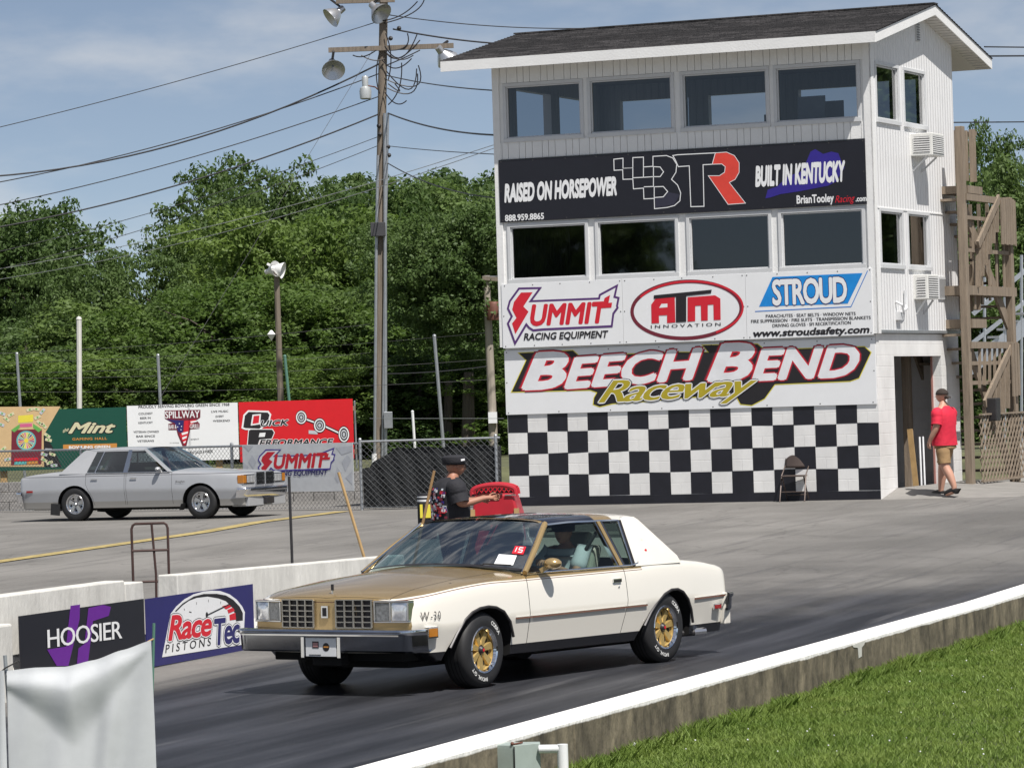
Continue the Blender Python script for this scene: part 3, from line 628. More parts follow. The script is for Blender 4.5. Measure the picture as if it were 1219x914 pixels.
# upper storeys, a little proud of the block, ribbed metal siding
b = MB(); z2, z3 = 2.86, 7.86
wall_cells(b, -.05, TW+.05, z2, z3, [(a, c, *UZ) for a, c in UW]+[(a, c, *MZ) for a, c in MW], lambda a, c, e, g: b.box(a, c, -.05, TH, e, g, wht), wht)
b.build('front_wall', tower)
b = MB()
wall_cells(b, TH, TD, z2+.04, z3, [(a, c, *SUZ) for a, c in SWN]+[(a, c, *SMZ) for a, c in SWN], lambda a, c, e, g: b.box(TW+.05-TH, TW+.045, a, c, e, g, side_m), side_m)
b.prism([(TH, 7.86), (TD, 7.86), (TD, 8.30), (2.86, 8.70), (TH, 8.10)], TW+.05-TH, TW+.045, side_m, axis='x'); b.build('side_wall', tower); b = MB()
for (a, c) in ((-.05, -.05+TH),):
    wall_cells(b, TH, TD, z2, z3, [(.6, 2.2, *UZ), (2.6, 4.2, *UZ)], lambda q, w, e, g: b.box(a, c, q, w, e, g, side_m), side_m)
g0 = 7.86
RY, RZ_ = 2.86, 8.74                                     # ridge
for x0, x1 in ((-.05, -.05+TH),):
    b.prism([(TH, g0), (TD, g0), (TD, 8.30), (RY, 8.70), (TH, 8.10)], x0, x1, side_m, axis='x')
b.build('side_wall', tower)
b = MB()
wall_cells(b, -.05+TH, TW+.05-TH, z2, z3, [(.5, 1.9, *UZ), (2.3, 3.7, *UZ), (4.1, 5.3, *UZ), (5.6, 6.6, 5.9, 7.6)], lambda a, c, e, g: b.box(a, c, TD-TH, TD, e, g, back_m), back_m)
b.build('back_wall', tower)
b = MB(); 
for zz in (2.84, 5.4): b.box(-.05+TH, TW+.05-TH, TH, TD-TH, zz, zz+.12, inner)
b.box(-.05+TH, TW+.05-TH, TH, TD-TH, 7.84, 7.9, inner)
b.box(-.05+TH, TW+.05-TH, 2.9, 2.95, 2.97, 5.4, inner)
b.build('floors', tower)
# board strips on the front
for z0, z1 in ((7.60, 7.97), (6.235, 6.53)):
    b = MB(); x = -.04; k = 0
    while x < TW+.03:
        w = (.13, .13, .21)[k % 3]*random.uniform(.92, 1.08); k += 1; b.box(x, min(x+w-.010, TW+.04), -.068-.003*random.random(), -.051, z0, z1, wht); x += w
    b.build('board_cladding', tower)
b = MB()                                                  # corner and band trims
for x0, x1 in ((-.07, .06), (TW-.07, TW+.07)): b.box(x0, x1, -.085, -.0515, 2.86, 7.95, wht)
b.box(TW+.0455, TW+.07, -.085, .09, 2.86, 7.95, wht)
b.box(TW+.0455, TW+.058, .09, TD+.02, 5.03, 5.06, wht); b.box(TW+.0455, TW+.062, .09, TD+.02, 2.87, 2.925, galv)
b.box(-.02, TW+.02, -.0515, -.02, 2.845, 2.858, galv)
b.build('trim', tower, bevel=.004)
# windows: frame (> pane)
pane_up = glass('tower_glass_upper', (.30, .34, .38), 1.5); pane_mid = glass('tower_glass_middle', (.24, .26, .29), 2.0)
frame_m = M('window_frame_white', (.60, .61, .62), .4, var=.05)
def window(fr, x0, x1, z0, z1, gl, y0, side=False, w=.06):
    b = MB(); B = (lambda a, c, e, f, g, h: b.box(a, c, e, f, g, h, frame_m)) if not side else (lambda a, c, e, f, g, h: b.box(e, f, a, c, g, h, frame_m))
    ya, yb = y0
    B(x0-w, x1+w, ya, yb, z1, z1+w); B(x0-w, x1+w, ya-(.02 if not side else 0), yb+(.02 if side else 0), z0-w*1.25, z0); B(x0-w, x0, ya, yb, z0, z1); B(x1, x1+w, ya, yb, z0, z1)
    i = .025
    yc, yd = (ya+.03, yb+.02) if not side else (ya-.02, yb-.03)
    B(x0, x1, yc, yd, z1-i, z1); B(x0, x1, yc, yd, z0, z0+i); B(x0, x0+i, yc, yd, z0+i, z1-i); B(x1-i, x1, yc, yd, z0+i, z1-i)
    f = b.build('window', tower, bevel=.004); b = MB(); ym = (yc+yd)/2
    if not side: b.face([(x0+i, ym, z0+i), (x1-i, ym, z0+i), (x1-i, ym, z1-i), (x0+i, ym, z1-i)], gl)
    else: b.face([(ym, x0+i, z0+i), (ym, x1-i, z0+i), (ym, x1-i, z1-i), (ym, x0+i, z1-i)], gl)
    b.build('pane', f)
for a, c in UW: window(TF, a, c, *UZ, pane_up, (-.075, -.0))
for a, c in MW: window(TF, a, c, *MZ, pane_mid, (-.075, -.0))
for a, c in SWN: window(TF, a, c, *SUZ, pane_mid, (TW, TW+.065), True); window(TF, a, c, *SMZ, pane_mid, (TW, TW+.065), True)
# things inside seen through the glass
b = MB(); pc = M('paper', (.75, .76, .78), .6)
b.box(5.35, 6.2, 1.0, 1.03, 6.6, 7.0, pc); b.box(4.95, 5.08, .35, .45, 6.5, 6.78, dkmetal); b.box(.3, 1.0, .5, .9, 3.0, 4.12, M('desk_grey', (.3, .31, .33), .6)); b.box(.2, 6.8, .25, .75, 5.98, 6.02, inner); b.box(.2, 6.8, .25, .75, 3.72, 3.76, inner)
b.box(5.6, 6.1, .3, .33, 6.55, 7.05, pc)
b.build('desk', tower)
# roof
shing = M('asphalt_shingle', (.050, .048, .050), .85, var=.2, vs=6, bump=.5, bs=40)
n = shing.node_tree.nodes; l = shing.node_tree.links; bb = n['Principled BSDF']; old = bb.inputs['Base Color'].links[0].from_socket
t = n.new('ShaderNodeTexCoord'); bk = n.new('ShaderNodeTexBrick'); bk.inputs['Scale'].default_value = 1; bk.inputs['Brick Width'].default_value = .30; bk.inputs['Row Height'].default_value = .14; bk.inputs['Mortar Size'].default_value = .012; bk.inputs['Color1'].default_value = (.55, .55, .55, 1); bk.inputs['Color2'].default_value = (1.7, 1.65, 1.6, 1); bk.inputs['Mortar'].default_value = (.5, .5, .5, 1); bk.inputs['Bias'].default_value = -.1
l.new(t.outputs['Object'], bk.inputs[0]); mi = n.new('ShaderNodeMix'); mi.data_type = 'RGBA'; mi.blend_type = 'MULTIPLY'; mi.inputs[0].default_value = 1; l.new(old, mi.inputs[6]); l.new(bk.outputs['Color'], mi.inputs[7]); l.new(mi.outputs[2], bb.inputs['Base Color'])
EY0, EY1, EZ = -.62, 6.33, 8.0; RX0, RX1 = -.82, 7.36
b = MB()
for (ya, yb) in ((EY0, RY), (EY1, RY)):
    nrow = 24
    for k in range(nrow):                                 # courses lapping one another
        t0, t1 = k/nrow, (k+1)/nrow; y0 = ya+(yb-ya)*t0; y1 = ya+(yb-ya)*t1; q0 = EZ+(RZ_-EZ)*t0; q1 = EZ+(RZ_-EZ)*t1
        v = [(RX0-.02, y0, q0+.035), (RX1+.02, y0, q0+.035), (RX1+.02, y1, q1+.022), (RX0-.02, y1, q1+.022), (RX0-.02, y0, q0+.015), (RX1+.02, y0, q0+.015)]
        b.mesh(v, [(0, 1, 2, 3) if ya < yb else (3, 2, 1, 0), (4, 5, 1, 0) if ya < yb else (0, 1, 5, 4)], shing)
    e = .012
b.face([(RX0-.02, EY0, EZ+.014), (RX1+.02, EY0, EZ+.014), (RX1+.02, RY, RZ_+.01), (RX0-.02, RY, RZ_+.01)][::-1], shing); b.face([(RX0-.02, EY1, EZ+.014), (RX1+.02, EY1, EZ+.014), (RX1+.02, RY, RZ_+.01), (RX0-.02, RY, RZ_+.01)], shing)
b.box(RX0-.02, RX1+.02, RY-.12, RY+.12, RZ_+.02, RZ_+.045, shing)
roof = b.build('roof', tower)
b = MB()                                                  # fascia boards, rakes and soffits
b.box(RX0, RX1, EY0-.02, EY0, EZ-.17, EZ+.012, wht); b.box(RX0, RX1, EY1, EY1+.02, EZ-.17, EZ+.012, wht)
for x in (RX0, RX1-.02):
    for (y0, y1) in ((EY0, RY), (EY1, RY)): b.prism([(y0, EZ-.172), (y1, RZ_-.172), (y1, RZ_+.012), (y0, EZ+.012)], x+.0, x+.022, wht, axis='x')
b.build('fascia', roof)
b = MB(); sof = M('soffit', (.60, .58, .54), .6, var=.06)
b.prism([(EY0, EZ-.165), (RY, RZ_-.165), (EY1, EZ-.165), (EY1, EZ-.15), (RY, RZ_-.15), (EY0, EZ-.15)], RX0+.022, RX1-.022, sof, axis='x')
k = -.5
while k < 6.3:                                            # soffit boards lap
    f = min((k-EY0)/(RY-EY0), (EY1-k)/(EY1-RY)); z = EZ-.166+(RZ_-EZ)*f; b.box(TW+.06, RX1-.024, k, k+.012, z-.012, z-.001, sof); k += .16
b.build('soffit', roof)
b = MB(); gv = M('vent_grey', (.25, .25, .25), .5)
b.box(TW+.046, TW+.075, 2.62, 2.80, 8.10, 8.50, frame_m)
for k in range(8): b.bar((TW+.078, 2.635, 8.13+k*.045), (TW+.078, 2.785, 8.13+k*.045), .02, .02, gv)
b.build('gable_vent', tower)
# door opening: jamb, dark room with cabinet and leaning poles
b = MB(); b.box(TW-.197, TW-.165, 3.69, 3.718, .0, 2.46, M('door_jamb', (.42, .20, .17), .6)); b.build('door_jamb', tower)
b = MB(); b.box(.2, TW-.2, .2, TD-.2, -.02, .05, inner); b.box(TW-1.9, TW-1.85, .2, TD-.2, .05, 2.8, M('dark_partition', (.05, .05, .055), .9)); b.build('room', tower)
cab = thing('cabinet', 'dark grey filing cabinet just inside the open tower doorway', 'cabinet', tuple(TF.w(TW-.75, 1.55, .05)), TRZ)
b = MB(); cm = M('cabinet_grey', (.085, .09, .10), .5, .2); b.box(-.3, .3, -.35, .35, 0, 1.1, cm); b.build('cabinet_body', cab, bevel=.01)
for k in range(3): b = MB(); b.box(.301, .318, -.32, .32, .06+k*.35, .38+k*.35, cm); b.box(.318, .335, -.08, .08, .24+k*.35, .26+k*.35, galv); b.build('drawer', cab, bevel=.004)
o = thing('coffee_maker', 'small black appliance on top of the cabinet in the doorway', 'appliance', tuple(TF.w(TW-.75, 1.5, 1.15)), TRZ); b = MB(); b.box(-.12, .12, -.14, .14, 0, .06, dkmetal); b.box(-.12, -.02, -.14, .14, .06, .34, dkmetal); b.box(-.12, .12, -.14, .14, .34, .42, dkmetal); b.build('body', o, bevel=.01); b = MB(); b.lathe([(.0, .06), (.08, .07), (.085, .2), (.05, .26), (.06, .27)], glass('jug', (.2, .2, .2)), n=14); b.build('jug', o)
vd = lambda px: TF.onx(px, 568, TW-.12)[0]
for k, (dy, c_, lab, r) in enumerate(((vd(1095), stick, 'brown wooden board leaning inside the tower doorway', .05), (vd(1098), pc, 'white pole leaning in the doorway, the left one of two', .018), (vd(1102), pc, 'white pole leaning in the doorway, the right one of two', .018))):
    o = thing('board' if k == 0 else 'pole', lab, 'board' if k == 0 else 'pole', tuple(TF.w(TW-.14, dy, .07)), TRZ, None if k == 0 else 'white poles in the doorway'); b = MB()
    if k == 0: b.bar((-.05, 0, 0), (-.16, .06, 1.1), .02, .10, c_)
    else: b.tube([(0, 0, 0), (-.06, .16, .95)], r, c_)
    b.build('shaft', o)
# conduit weather-head on the side wall
o = tower; b = MB(); b.tube([(TW+.09, 1.45, 3.62), (TW+.09, 1.45, 3.36), (TW+.11, 1.40, 3.30), (TW+.12, 1.25, 3.27), (TW+.09, 1.10, 3.22)], .03, frame_m); b.tube([(TW+.05, 1.0, 3.42), (TW+.16, 1.02, 3.36), (TW+.16, 1.10, 3.24)], .022, frame_m); b.box(TW+.046, TW+.12, .98, 1.2, 3.10, 3.24, frame_m); b.build('light_bracket', tower)
b = MB(); b.box(TW+.046, TW+.07, 3.50, 3.92, 3.49, 3.90, frame_m)
for k in range(5): b.box(TW+.07, TW+.085, 3.54+k*.075, 3.57+k*.075, 3.53, 3.86, gv)
b.build('louvre', tower)
# apron step along the side wall
b = MB(); b.prism([(.02, -.2), (.02, .0), (.9, .165), (5.4, .165), (5.4, -.2)], TW+.001, TW+2.4, M('apron_concrete', (.24, .23, .215), .85, var=.2, vs=2, bump=.3), axis='x')
v = b.v; b.v = [(x, y, z if x < TW+1 else z-.165*(z > 0)) for x, y, z in v]
ob = b.build('pavement'); ob.location = TO; ob.rotation_euler = (0, 0, TRZ); tag(ob, None, None, kind='structure')
# air conditioners
def aircon(v0, z0, w, h, d, label):
    o = thing('air_conditioner', label, 'air conditioner', tuple(TF.w(TW+.05, v0, z0)), TRZ, 'window air conditioners on the tower side')
    b = MB(); b.box(-.1, d, 0, w, 0, h, M('aircon_white', (.70, .70, .67), .45, var=.06)); b.build('casing', o, bevel=.012)
    b = MB(); g = M('aircon_grille', (.22, .22, .22), .5)
    b.box(d+.0005, d+.006, .04, w-.04, .04, h-.04, g)
    for k in range(9): b.box(d+.006, d+.014, .03, w-.03, .05+k*(h-.1)/8.5, .065+k*(h-.1)/8.5, wht)
    b.build('grille', o); b = MB(); b.box(.06, d-.05, -.006, -.0005, .06, h-.06, g)
    for k in range(7): b.box(.05, d-.04, -.014, -.006, .07+k*(h-.14)/6.5, .085+k*(h-.14)/6.5, wht)
    b.build('side_louvre', o); b = MB(); b.bar((0, .1, -.25), (d*.7, .1, -.01), .03, .03, frame_m); b.bar((0, w-.1, -.25), (d*.7, w-.1, -.01), .03, .03, frame_m); b.build('bracket', o)
aircon(2.15, 6.02, .70, .40, .40, 'upper window air conditioner sticking out of the tower side wall')
aircon(2.08, 3.47, .62, .44, .26, 'lower window air conditioner sticking out of the tower side wall')
# ------------------------------------------------------------------ the sign boards on the front
FS = Frame(tuple(TF.w(0, -.055, 0)), TRZ)
def board(label, x0, x1, z0, z1, m, y=-.056, th=.014):
    loc = TF.w(x0, y, 0); o = thing('sign', label, 'sign', (loc.x, loc.y, TZ), TRZ, 'sponsor signs on the tower front'); b = MB(); b.box(0, x1-x0, -th, 0, z0, z1, m); b.build('panel', o, bevel=.003); return o, Frame((loc.x, loc.y, TZ), TRZ)
SCREW = M('screw_head', (.10, .095, .09), .5, .4)
def fixings(A, w, z0, z1, st=.58):
    k = int(w/st)
    for i in range(k+1):
        for z in (z0+.035, z1-.035): A.disc((.05+(w-.1)*i/k+random.uniform(-.02, .02), z), .011, .011, SCREW, 1, 8)
    for z in (z0+(z1-z0)*.5,):
        for x in (.035, w-.035): A.disc((x, z), .011, .011, SCREW, 1, 8)
o, f = board('black sign with white slogans and a large outlined three letter logo', .02, 6.94, 5.10, 6.225, sgn_k, y=-.0865)
A = Art(-.016); fixings(A, 6.92, 5.10, 6.225); z = zm(f, 590, 160, 5.3); z2_ = zm(f, 820, 160, 5.3)
A.text('RAISED ON HORSEPOWER', z(58, 425), z(768, 378), .295, sgn_w, 2, bold=.055, shear=.18)
A.text('888.959.8865', z(62, 548), z(308, 534), .105, sgn_w, 2, bold=.03)
ck = [(748, 158), (806, 152), (806, 215), (868, 212), (868, 148), (935, 145), (935, 207), (995, 203), (995, 140), (1080, 135), (1120, 150), (1145, 190), (1140, 240), (1112, 285), (1150, 320), (1170, 370), (1165, 420), (1130, 450), (1085, 462), (1005, 470), (1003, 405), (938, 408), (935, 340), (872, 345), (868, 283), (806, 285), (804, 225), (750, 228)]
lw = .015
A.stroke([z(*q) for q in ck], lw, sgn_w, 2, True)
for q in ([(806, 215), (868, 212), (868, 283)], [(935, 207), (935, 272), (870, 275)], [(935, 272), (998, 268), (998, 330), (938, 332)], [(998, 205), (1040, 207), (1062, 238), (1040, 268), (998, 268), (998, 205)], [(1003, 332), (1060, 330), (1088, 362), (1060, 395), (1003, 400), (1003, 332)]): A.stroke([z(*k) for k in q], lw, sgn_w, 2)
Tz = [z(1120, 135), z(1150, 130), z2_(170, 118), z2_(150, 190), z2_(92, 193), z2_(98, 455), z2_(15, 457), z2_(5, 200), z(1155, 205), z(1135, 160)]
A.stroke(Tz, lw, sgn_w, 2, True); A.poly([z(1010, 405), z(1060, 398), z(1090, 365), z(1165, 380), z(1130, 445), z(1010, 465)], M('ink_dark_steel', (.03, .03, .05), .4), 1)
Rr = [(170, 118), (240, 113), (290, 135), (320, 180), (320, 240), (295, 285), (258, 305), (360, 435), (250, 443), (125, 262), (195, 262), (228, 240), (232, 205), (210, 188), (150, 190)]
A.poly([z2_(*q) for q in Rr], M('ink_orange_red', (.70, .06, .04), .4, var=.1), 3); A.stroke([z2_(*q) for q in Rr], lw*.7, sgn_w, 4, True)
A.poly([z2_(*q) for q in [(485, 405), (500, 350), (560, 330), (620, 270), (720, 230), (770, 110), (800, 95), (850, 125), (900, 110), (945, 120), (965, 170), (985, 210), (930, 300), (880, 325), (700, 360), (580, 378), (520, 398)]], royal, 2)
A.text('BUILT IN KENTUCKY', z2_(422, 325), z2_(992, 290), .32, sgn_w, 4, bold=.055, shear=.18)
A.text('BrianTooley', z2_(683, 437), z2_(918, 425), .135, sgn_w, 4, bold=.03); A.text('Racing', z2_(925, 432), z2_(1050, 424), .12, red, 4, bold=.0, shear=.4); A.text('.com', z2_(1055, 424), z2_(1125, 420), .09, sgn_w, 4, bold=.03)
A.build('lettering', o)
for lab, x0, x1 in (('white sign with red slanted lettering in a purple lightning outline', 0., 2.335), ('white sign with red letters inside a red and black ellipse', 2.34, 4.66), ('white sign with a blue slanted panel and rows of small print', 4.665, 6.985)):
    o, f = board(lab, x0, x1, 2.84, 3.995, sgn_w, y=-.0865); A = Art(-.016); fixings(A, x1-x0, 2.84, 3.995); z = zm(f, 590, 320, 5.3); y_ = zm(f, 820, 310, 5.3); w6 = zm(f, 580, 150, 2.54)
    if x0 == 0.: logo(A, z, .00295, 1)
    elif x0 < 3:
        c = w6(603, 556); A.arc(c, 1.03, .50, .065, maroon, 1, n=60); A.arc((c[0]+.03, c[1]+.01), 1.03, .49, .035, red, 2, a0=-60, a1=150)
        A.poly([w6(*q) for q in [(498, 597), (497, 540), (512, 520), (568, 516), (570, 594), (545, 596), (545, 572), (520, 573), (521, 596)]], red, 3); A.poly([w6(*q) for q in [(521, 550), (546, 548), (546, 537), (528, 538)]], sgn_w, 4)
        A.poly([w6(*q) for q in [(505, 512), (680, 495), (678, 506), (603, 514), (603, 592), (572, 594), (572, 517), (505, 523)]], ink, 5)
        A.poly([w6(*q) for q in [(607, 592), (607, 518), (690, 512), (706, 522), (707, 586), (686, 587), (685, 540), (668, 541), (668, 588), (648, 589), (647, 543), (630, 544), (630, 590)]], red, 3)
        A.text('INNOVATION', w6(496, 612), w6(707, 604), .055, ink, 3, bold=.01, spacing=1.5)
    else:
        A.poly([y_(*q) for q in [(445, 292), (530, 105), (1098, 80), (1005, 272)]], M('ink_sky_blue', (.01, .25, .68), .4, var=.15), 1); A.stroke([y_(*q) for q in [(420, 322), (1025, 292), (1130, 65)]], .014, blue, 1)
        A.text('STROUD', y_(530, 278), y_(1003, 258), .41, sgn_w, 3, bold=.035, spacing=.9, outline=[(.03, navy, 2)])
        for tx, a_, b_, za, zb_ in (('PARACHUTES · SEAT BELTS · WINDOW NETS', 488, 1055, 362, 345), ('FIRE SUPPRESSION · FIRE SUITS · TRANSMISSION BLANKETS', 395, 1150, 395, 370), ('DRIVING GLOVES · SFI RECERTIFICATION', 530, 1025, 422, 402)): A.text(tx, y_(a_, za), y_(b_, zb_), .055, ink, 2, bold=.02)
        A.text('www.stroudsafety.com', y_(408, 482), y_(1143, 455), .115, ink, 2, bold=.04, shear=.2)
    A.build('lettering', o)
o, f = board('large white sign with the black and red slanted racetrack name above the checkers', -.015, 6.985, 1.645, 2.80, sgn_w, y=-.006, th=.02)
A = Art(-.022); fixings(A, 7.0, 1.645, 2.80, .9); p = zm(f, 590, 400, 5.3); q_ = zm(f, 820, 395, 5.3)
bk_ = [p(105, 352), p(198, 152), p(150, 108), p(490, 92), p(530, 128), p(1100, 103), q_(130, 130), q_(90, 85), q_(435, 78), q_(480, 115), q_(1110, 95), q_(1150, 130), q_(1075, 290), q_(1020, 310), q_(545, 330), q_(480, 420), q_(400, 462), q_(330, 455), q_(300, 400), q_(40, 410), p(1100, 395), p(960, 410), p(740, 425), p(660, 445), p(620, 430), p(625, 390), p(645, 355), p(600, 340)]
A.poly(bk_, ink, 1); A.stroke(bk_, .03, yel_i, 0, True)
fill = M('sign_silver', (.78, .79, .81), .35, var=.10, vs=3)
def letters(t, bl, br, h, sh=.30): A.text(t, bl, br, h, fill, 5, bold=.045, shear=sh, spacing=1.02, outline=[(.022, red, 4), (.04, maroon, 3)])
letters('B', p(165, 330), p(470, 318), .60); letters('EECH', p(435, 325), q_(98, 288), .50)
letters('B', q_(115, 305), q_(425, 292), .60); letters('END', q_(400, 300), q_(1085, 272), .50)
A.text('Raceway', p(650, 420), q_(440, 395), .38, gold_i, 9, bold=.02, shear=.5, spacing=.88, outline=[(.018, sgn_w, 8), (.04, ink, 7)])
A.build('lettering', o)

# ------------------------------------------------------------------ wooden stair tower behind the building
FT2 = Frame(TF.w(7.45, 0, 0), TRZ)
def sv(px, py): return FT2.onx(px, py, 0)
stairs = thing('wooden_stairs', 'tall weathered wooden stair tower behind the timing tower', 'stairs', tuple(TF.w(7.45, 0, 0)), TRZ)
vA = sv(1150, 400)[0]; vB = sv(1204, 400)[0]; zA = sv(1150, 152)[1]; zB = sv(1204, 236)[1]
DX = 1.15                                                # width of the stair across the building's back
for (x, v, h) in ((0, vA, zA), (0, vB, zB), (-DX, vA, zA), (-DX, vB, zB)): b = MB(); b.box(x-.07, x+.07, v-.09, v+.09, -.1, h, wood); b.build('post', stairs, bevel=.008)
zT = sv(1150, 226)[1]; zM = sv(1150, 385)[1]; zL = sv(1190, 345)[1]; zK = sv(1190, 240)[1]
b = MB()
b.box(-DX, .1, TD+.02, vA+.1, zT-.07, zT+.07, wood); b.box(-DX, .1, TD+.02, vA+.1, zM-.08, zM+.08, wood); b.box(-DX, .06, vA, vB+.25, zL-.12, zL+.05, wood)
b.box(.02, .1, vA, vB+.1, zK-.06, zK+.06, wood); b.box(.02, .1, vA, vB+.1, sv(1190, 411)[1]-.06, sv(1190, 411)[1]+.06, wood); b.build('landing', stairs)
for py in (262, 300, 432, 455): b = MB(); b.box(-.02, .03, vA+.05, vB, sv(1180, py)[1]-.035, sv(1180, py)[1]+.035, wood); b.build('side_rail', stairs)
for k in range(7): b = MB(); x = -DX+.08+k*(DX-.16)/6; b.box(x-.03, x+.03, vB+.02, vB+.06, zL, zK, wood); b.build('back_baluster', stairs)
for k in range(6): b = MB(); t = (k+.5)/6; v = vA+(vB-vA)*t; b.box(-.045, -.02, v-.05, v+.05, zL-.5*(1-t), zK-.55*(1-t), wood); b.build('side_board', stairs)
b = MB()
def boards(v0, v1, z0, z1, x=.12, w=.13, gap=.02):
    v = v0
    while v < v1-.03: b.box(x, x+.025, v, min(v+w, v1), z0-random.uniform(0, .03), z1+random.uniform(-.01, .02), wood); v += w+gap
xb = -.42
for zz0, zz1 in ((sv(1150, 213)[1], sv(1150, 153)[1]), (sv(1150, 368)[1], sv(1150, 314)[1])):
    x = -DX
    while x < -.1: b.box(x, x+.125, TD+.03, TD+.055, zz0-random.uniform(0, .03), zz1+random.uniform(-.01, .02), wood); x += .145
    b.box(-DX, 0, TD+.056, TD+.10, zz1-.1, zz1-.02, wood); b.build('railing_boards', stairs); b = MB()
    boards(TD+.1, vA+.05, zz0, zz1, x=.075)
boards(sv(1183, 250)[0], vB+.06, sv(1190, 291)[1], sv(1190, 238)[1]); boards(sv(1197, 450)[0], vB+.05, sv(1203, 470)[1], sv(1203, 409)[1], gap=.05)
b.build('railing_boards', stairs)
b = MB()
P = lambda px, py, x=.1: (x, *sv(px, py))
for (a, c) in (((1158, 292), (1183, 236)), ((1166, 481), (1197, 414))):
    b.bar(P(*a), P(*c), .05, .15, wood, up=(0, 0, 1)); b.build('handrail', stairs); b = MB()
for k in range(6):
    t = k/5; x = 1160+t*22; y = 292-t*50; b.bar(P(x, y+5, .07), P(x, y+50*(1-.3*t), .07), .04, .09, wood)
    x = 1168+t*27; y = 478-t*58; b.bar(P(x, y+5, .07), P(x, min(492, y+66), .07), .04, .09, wood)
    x = 1163+t*30; b.bar(P(x, 414, .05), P(x, 462-18*t, .05), .03, .05, wood)
b.build('baluster', stairs)
b = MB()
for (z0, z1) in ((.16, zM-.1), (zM, zT-.1)):
    nst = 11
    for k in range(nst):
        t = (k+.5)/nst; v = vB-(vB-vA)*t; z = z0+(z1-z0)*t; b.box(-DX+.08, -.08, v-.14, v+.14, z, z+.045, wood)
    for x in (-DX+.06, -.06): b.bar((x, vB, z0), (x, vA, z1), .05, .24, wood)
b.build('tread', stairs)
b = MB(); v0, v1 = vA+.15, sv(1214, 560)[0]; zl0, zl1 = sv(1185, 567)[1]-.05, sv(1185, 492)[1]
for sg in (1, -1):
    for k in range(-12, 40):
        a = v0+k*.21; h = zl1-zl0; p0 = [a, zl0]; p1 = [a+sg*h, zl1]
        def clipx(p, q):
            if p[0] > q[0]: p, q = q, p
            if q[0] < v0 or p[0] > v1: return None
            d = q[0]-p[0]; t0 = max(0, (v0-p[0])/d); t1 = min(1, (v1-p[0])/d); return [p[0]+d*t0, p[1]+(q[1]-p[1])*t0], [p[0]+d*t1, p[1]+(q[1]-p[1])*t1]
        r = clipx(p0, p1)
        if r: b.bar((.16+.012*sg, *r[0]), (.16+.012*sg, *r[1]), .045, .01, wood, up=(1, 0, 0))
for (a, c) in (((v0, zl1), (v1, zl1)), ((v0, zl0), (v1, zl0))): b.bar((.18, *a), (.18, *c), .06, .03, wood)
b.build('lattice', stairs)
b = MB(); x, zz = .2, sv(1170, 487); b.box(.1, .3, zz[0]-.14, zz[0]+.14, zz[1]-.22, zz[1]+.2, dkmetal); b.build('mailbox', stairs, bevel=.02)
# aluminium grandstand steps further back
bl = thing('bleacher', 'aluminium grandstand steps rising behind the wooden stairs', 'bleacher', tuple(aty(1235, 560, 84)), 0); Y = 84
lc = Vector(bl.location); q = lambda x, y, d=0: tuple(aty(x, y, Y+d)-lc)
for k, (a, c, w) in enumerate((((1158, 374), (1240, 306), .10), ((1158, 408), (1240, 344), .09), ((1150, 440), (1240, 374), .34))):
    b = MB(); b.bar(q(*a), q(*c), .06, w, alu); b.build('stringer' if k == 2 else 'handrail', bl)
for k in range(7): b = MB(); t = k/6; x = 1160+t*66; y = 420-t*56; A_ = Vector(q(x, y)); b.bar(A_+Vector((0, -.05, 0)), A_+Vector((.42, 1.5, 0)), .26, .05, alu); b.build('tread', bl)
for x in (1172, 1196, 1216): b = MB(); b.tube([q(x, 330-(x-1172)*.6), q(x, 575)], .035, alu); b.build('post', bl)
ob = thing('jersey_block', 'white block at the right picture edge beside the lattice', 'barrier', tuple(TF.w(8.6, 7.3, .0)), TRZ); x0 = TF.on(1208, 540, 7.3)[0]-8.6; b = MB(); b.prism([(x0, .0), (x0+1.6, .0), (x0+1.5, .75), (x0+.04, .75)], 0, .4, wht_old); b.build('block_body', ob, bevel=.02)
ob.location = TF.w(8.6, 7.3, .05)
# ================================================================== cars
def smooth(a, b, x): t = min(1, max(0, (x-a)/(b-a))); return t*t*(3-2*t)
def lerp_tab(tab, x):
    if x >= tab[0][0]: return tab[0][1]
    for (x0, v0), (x1, v1) in zip(tab, tab[1:]):
        if x >= x1: t = (x-x0)/(x1-x0); return v0+(v1-v0)*t
    return tab[-1][1]
def paint(name, fn, rough=.22, coat=.6):
    """procedural paint: fn builds a colour socket from object-space x,y,z sockets"""
    m = bpy.data.materials.new(name); m.use_nodes = True; n = m.node_tree.nodes; l = m.node_tree.links; b = n['Principled BSDF']
    b.inputs['Roughness'].default_value = rough; b.inputs['Coat Weight'].default_value = coat; b.inputs['Coat Roughness'].default_value = .06
    t = n.new('ShaderNodeTexCoord'); s = n.new('ShaderNodeSeparateXYZ'); l.new(t.outputs['Object'], s.inputs[0])
    def mth(op, *a):
        q = n.new('ShaderNodeMath'); q.operation = op
        for i, x in enumerate(a):
            if isinstance(x, (int, float)): q.inputs[i].default_value = x
            else: l.new(x, q.inputs[i])
        return q.outputs[0]
    def mix(f, a, c):
        q = n.new('ShaderNodeMix'); q.data_type = 'RGBA'; q.clamp_factor = True; l.new(f, q.inputs[0])
        for i, x in ((6, a), (7, c)):
            if isinstance(x, tuple): q.inputs[i].default_value = (*x, 1)
            else: l.new(x, q.inputs[i])
        return q.outputs[2]
    no = n.new('ShaderNodeTexNoise'); no.inputs['Scale'].default_value = 3; no.inputs['Detail'].default_value = 5; l.new(t.outputs['Object'], no.inputs[0])
    col, extra = fn(s.outputs[0], s.outputs[1], s.outputs[2], mth, mix, no.outputs[0])
    l.new(col, b.inputs['Base Color'])
    if extra is not None: l.new(extra, b.inputs['Metallic'])
    return m
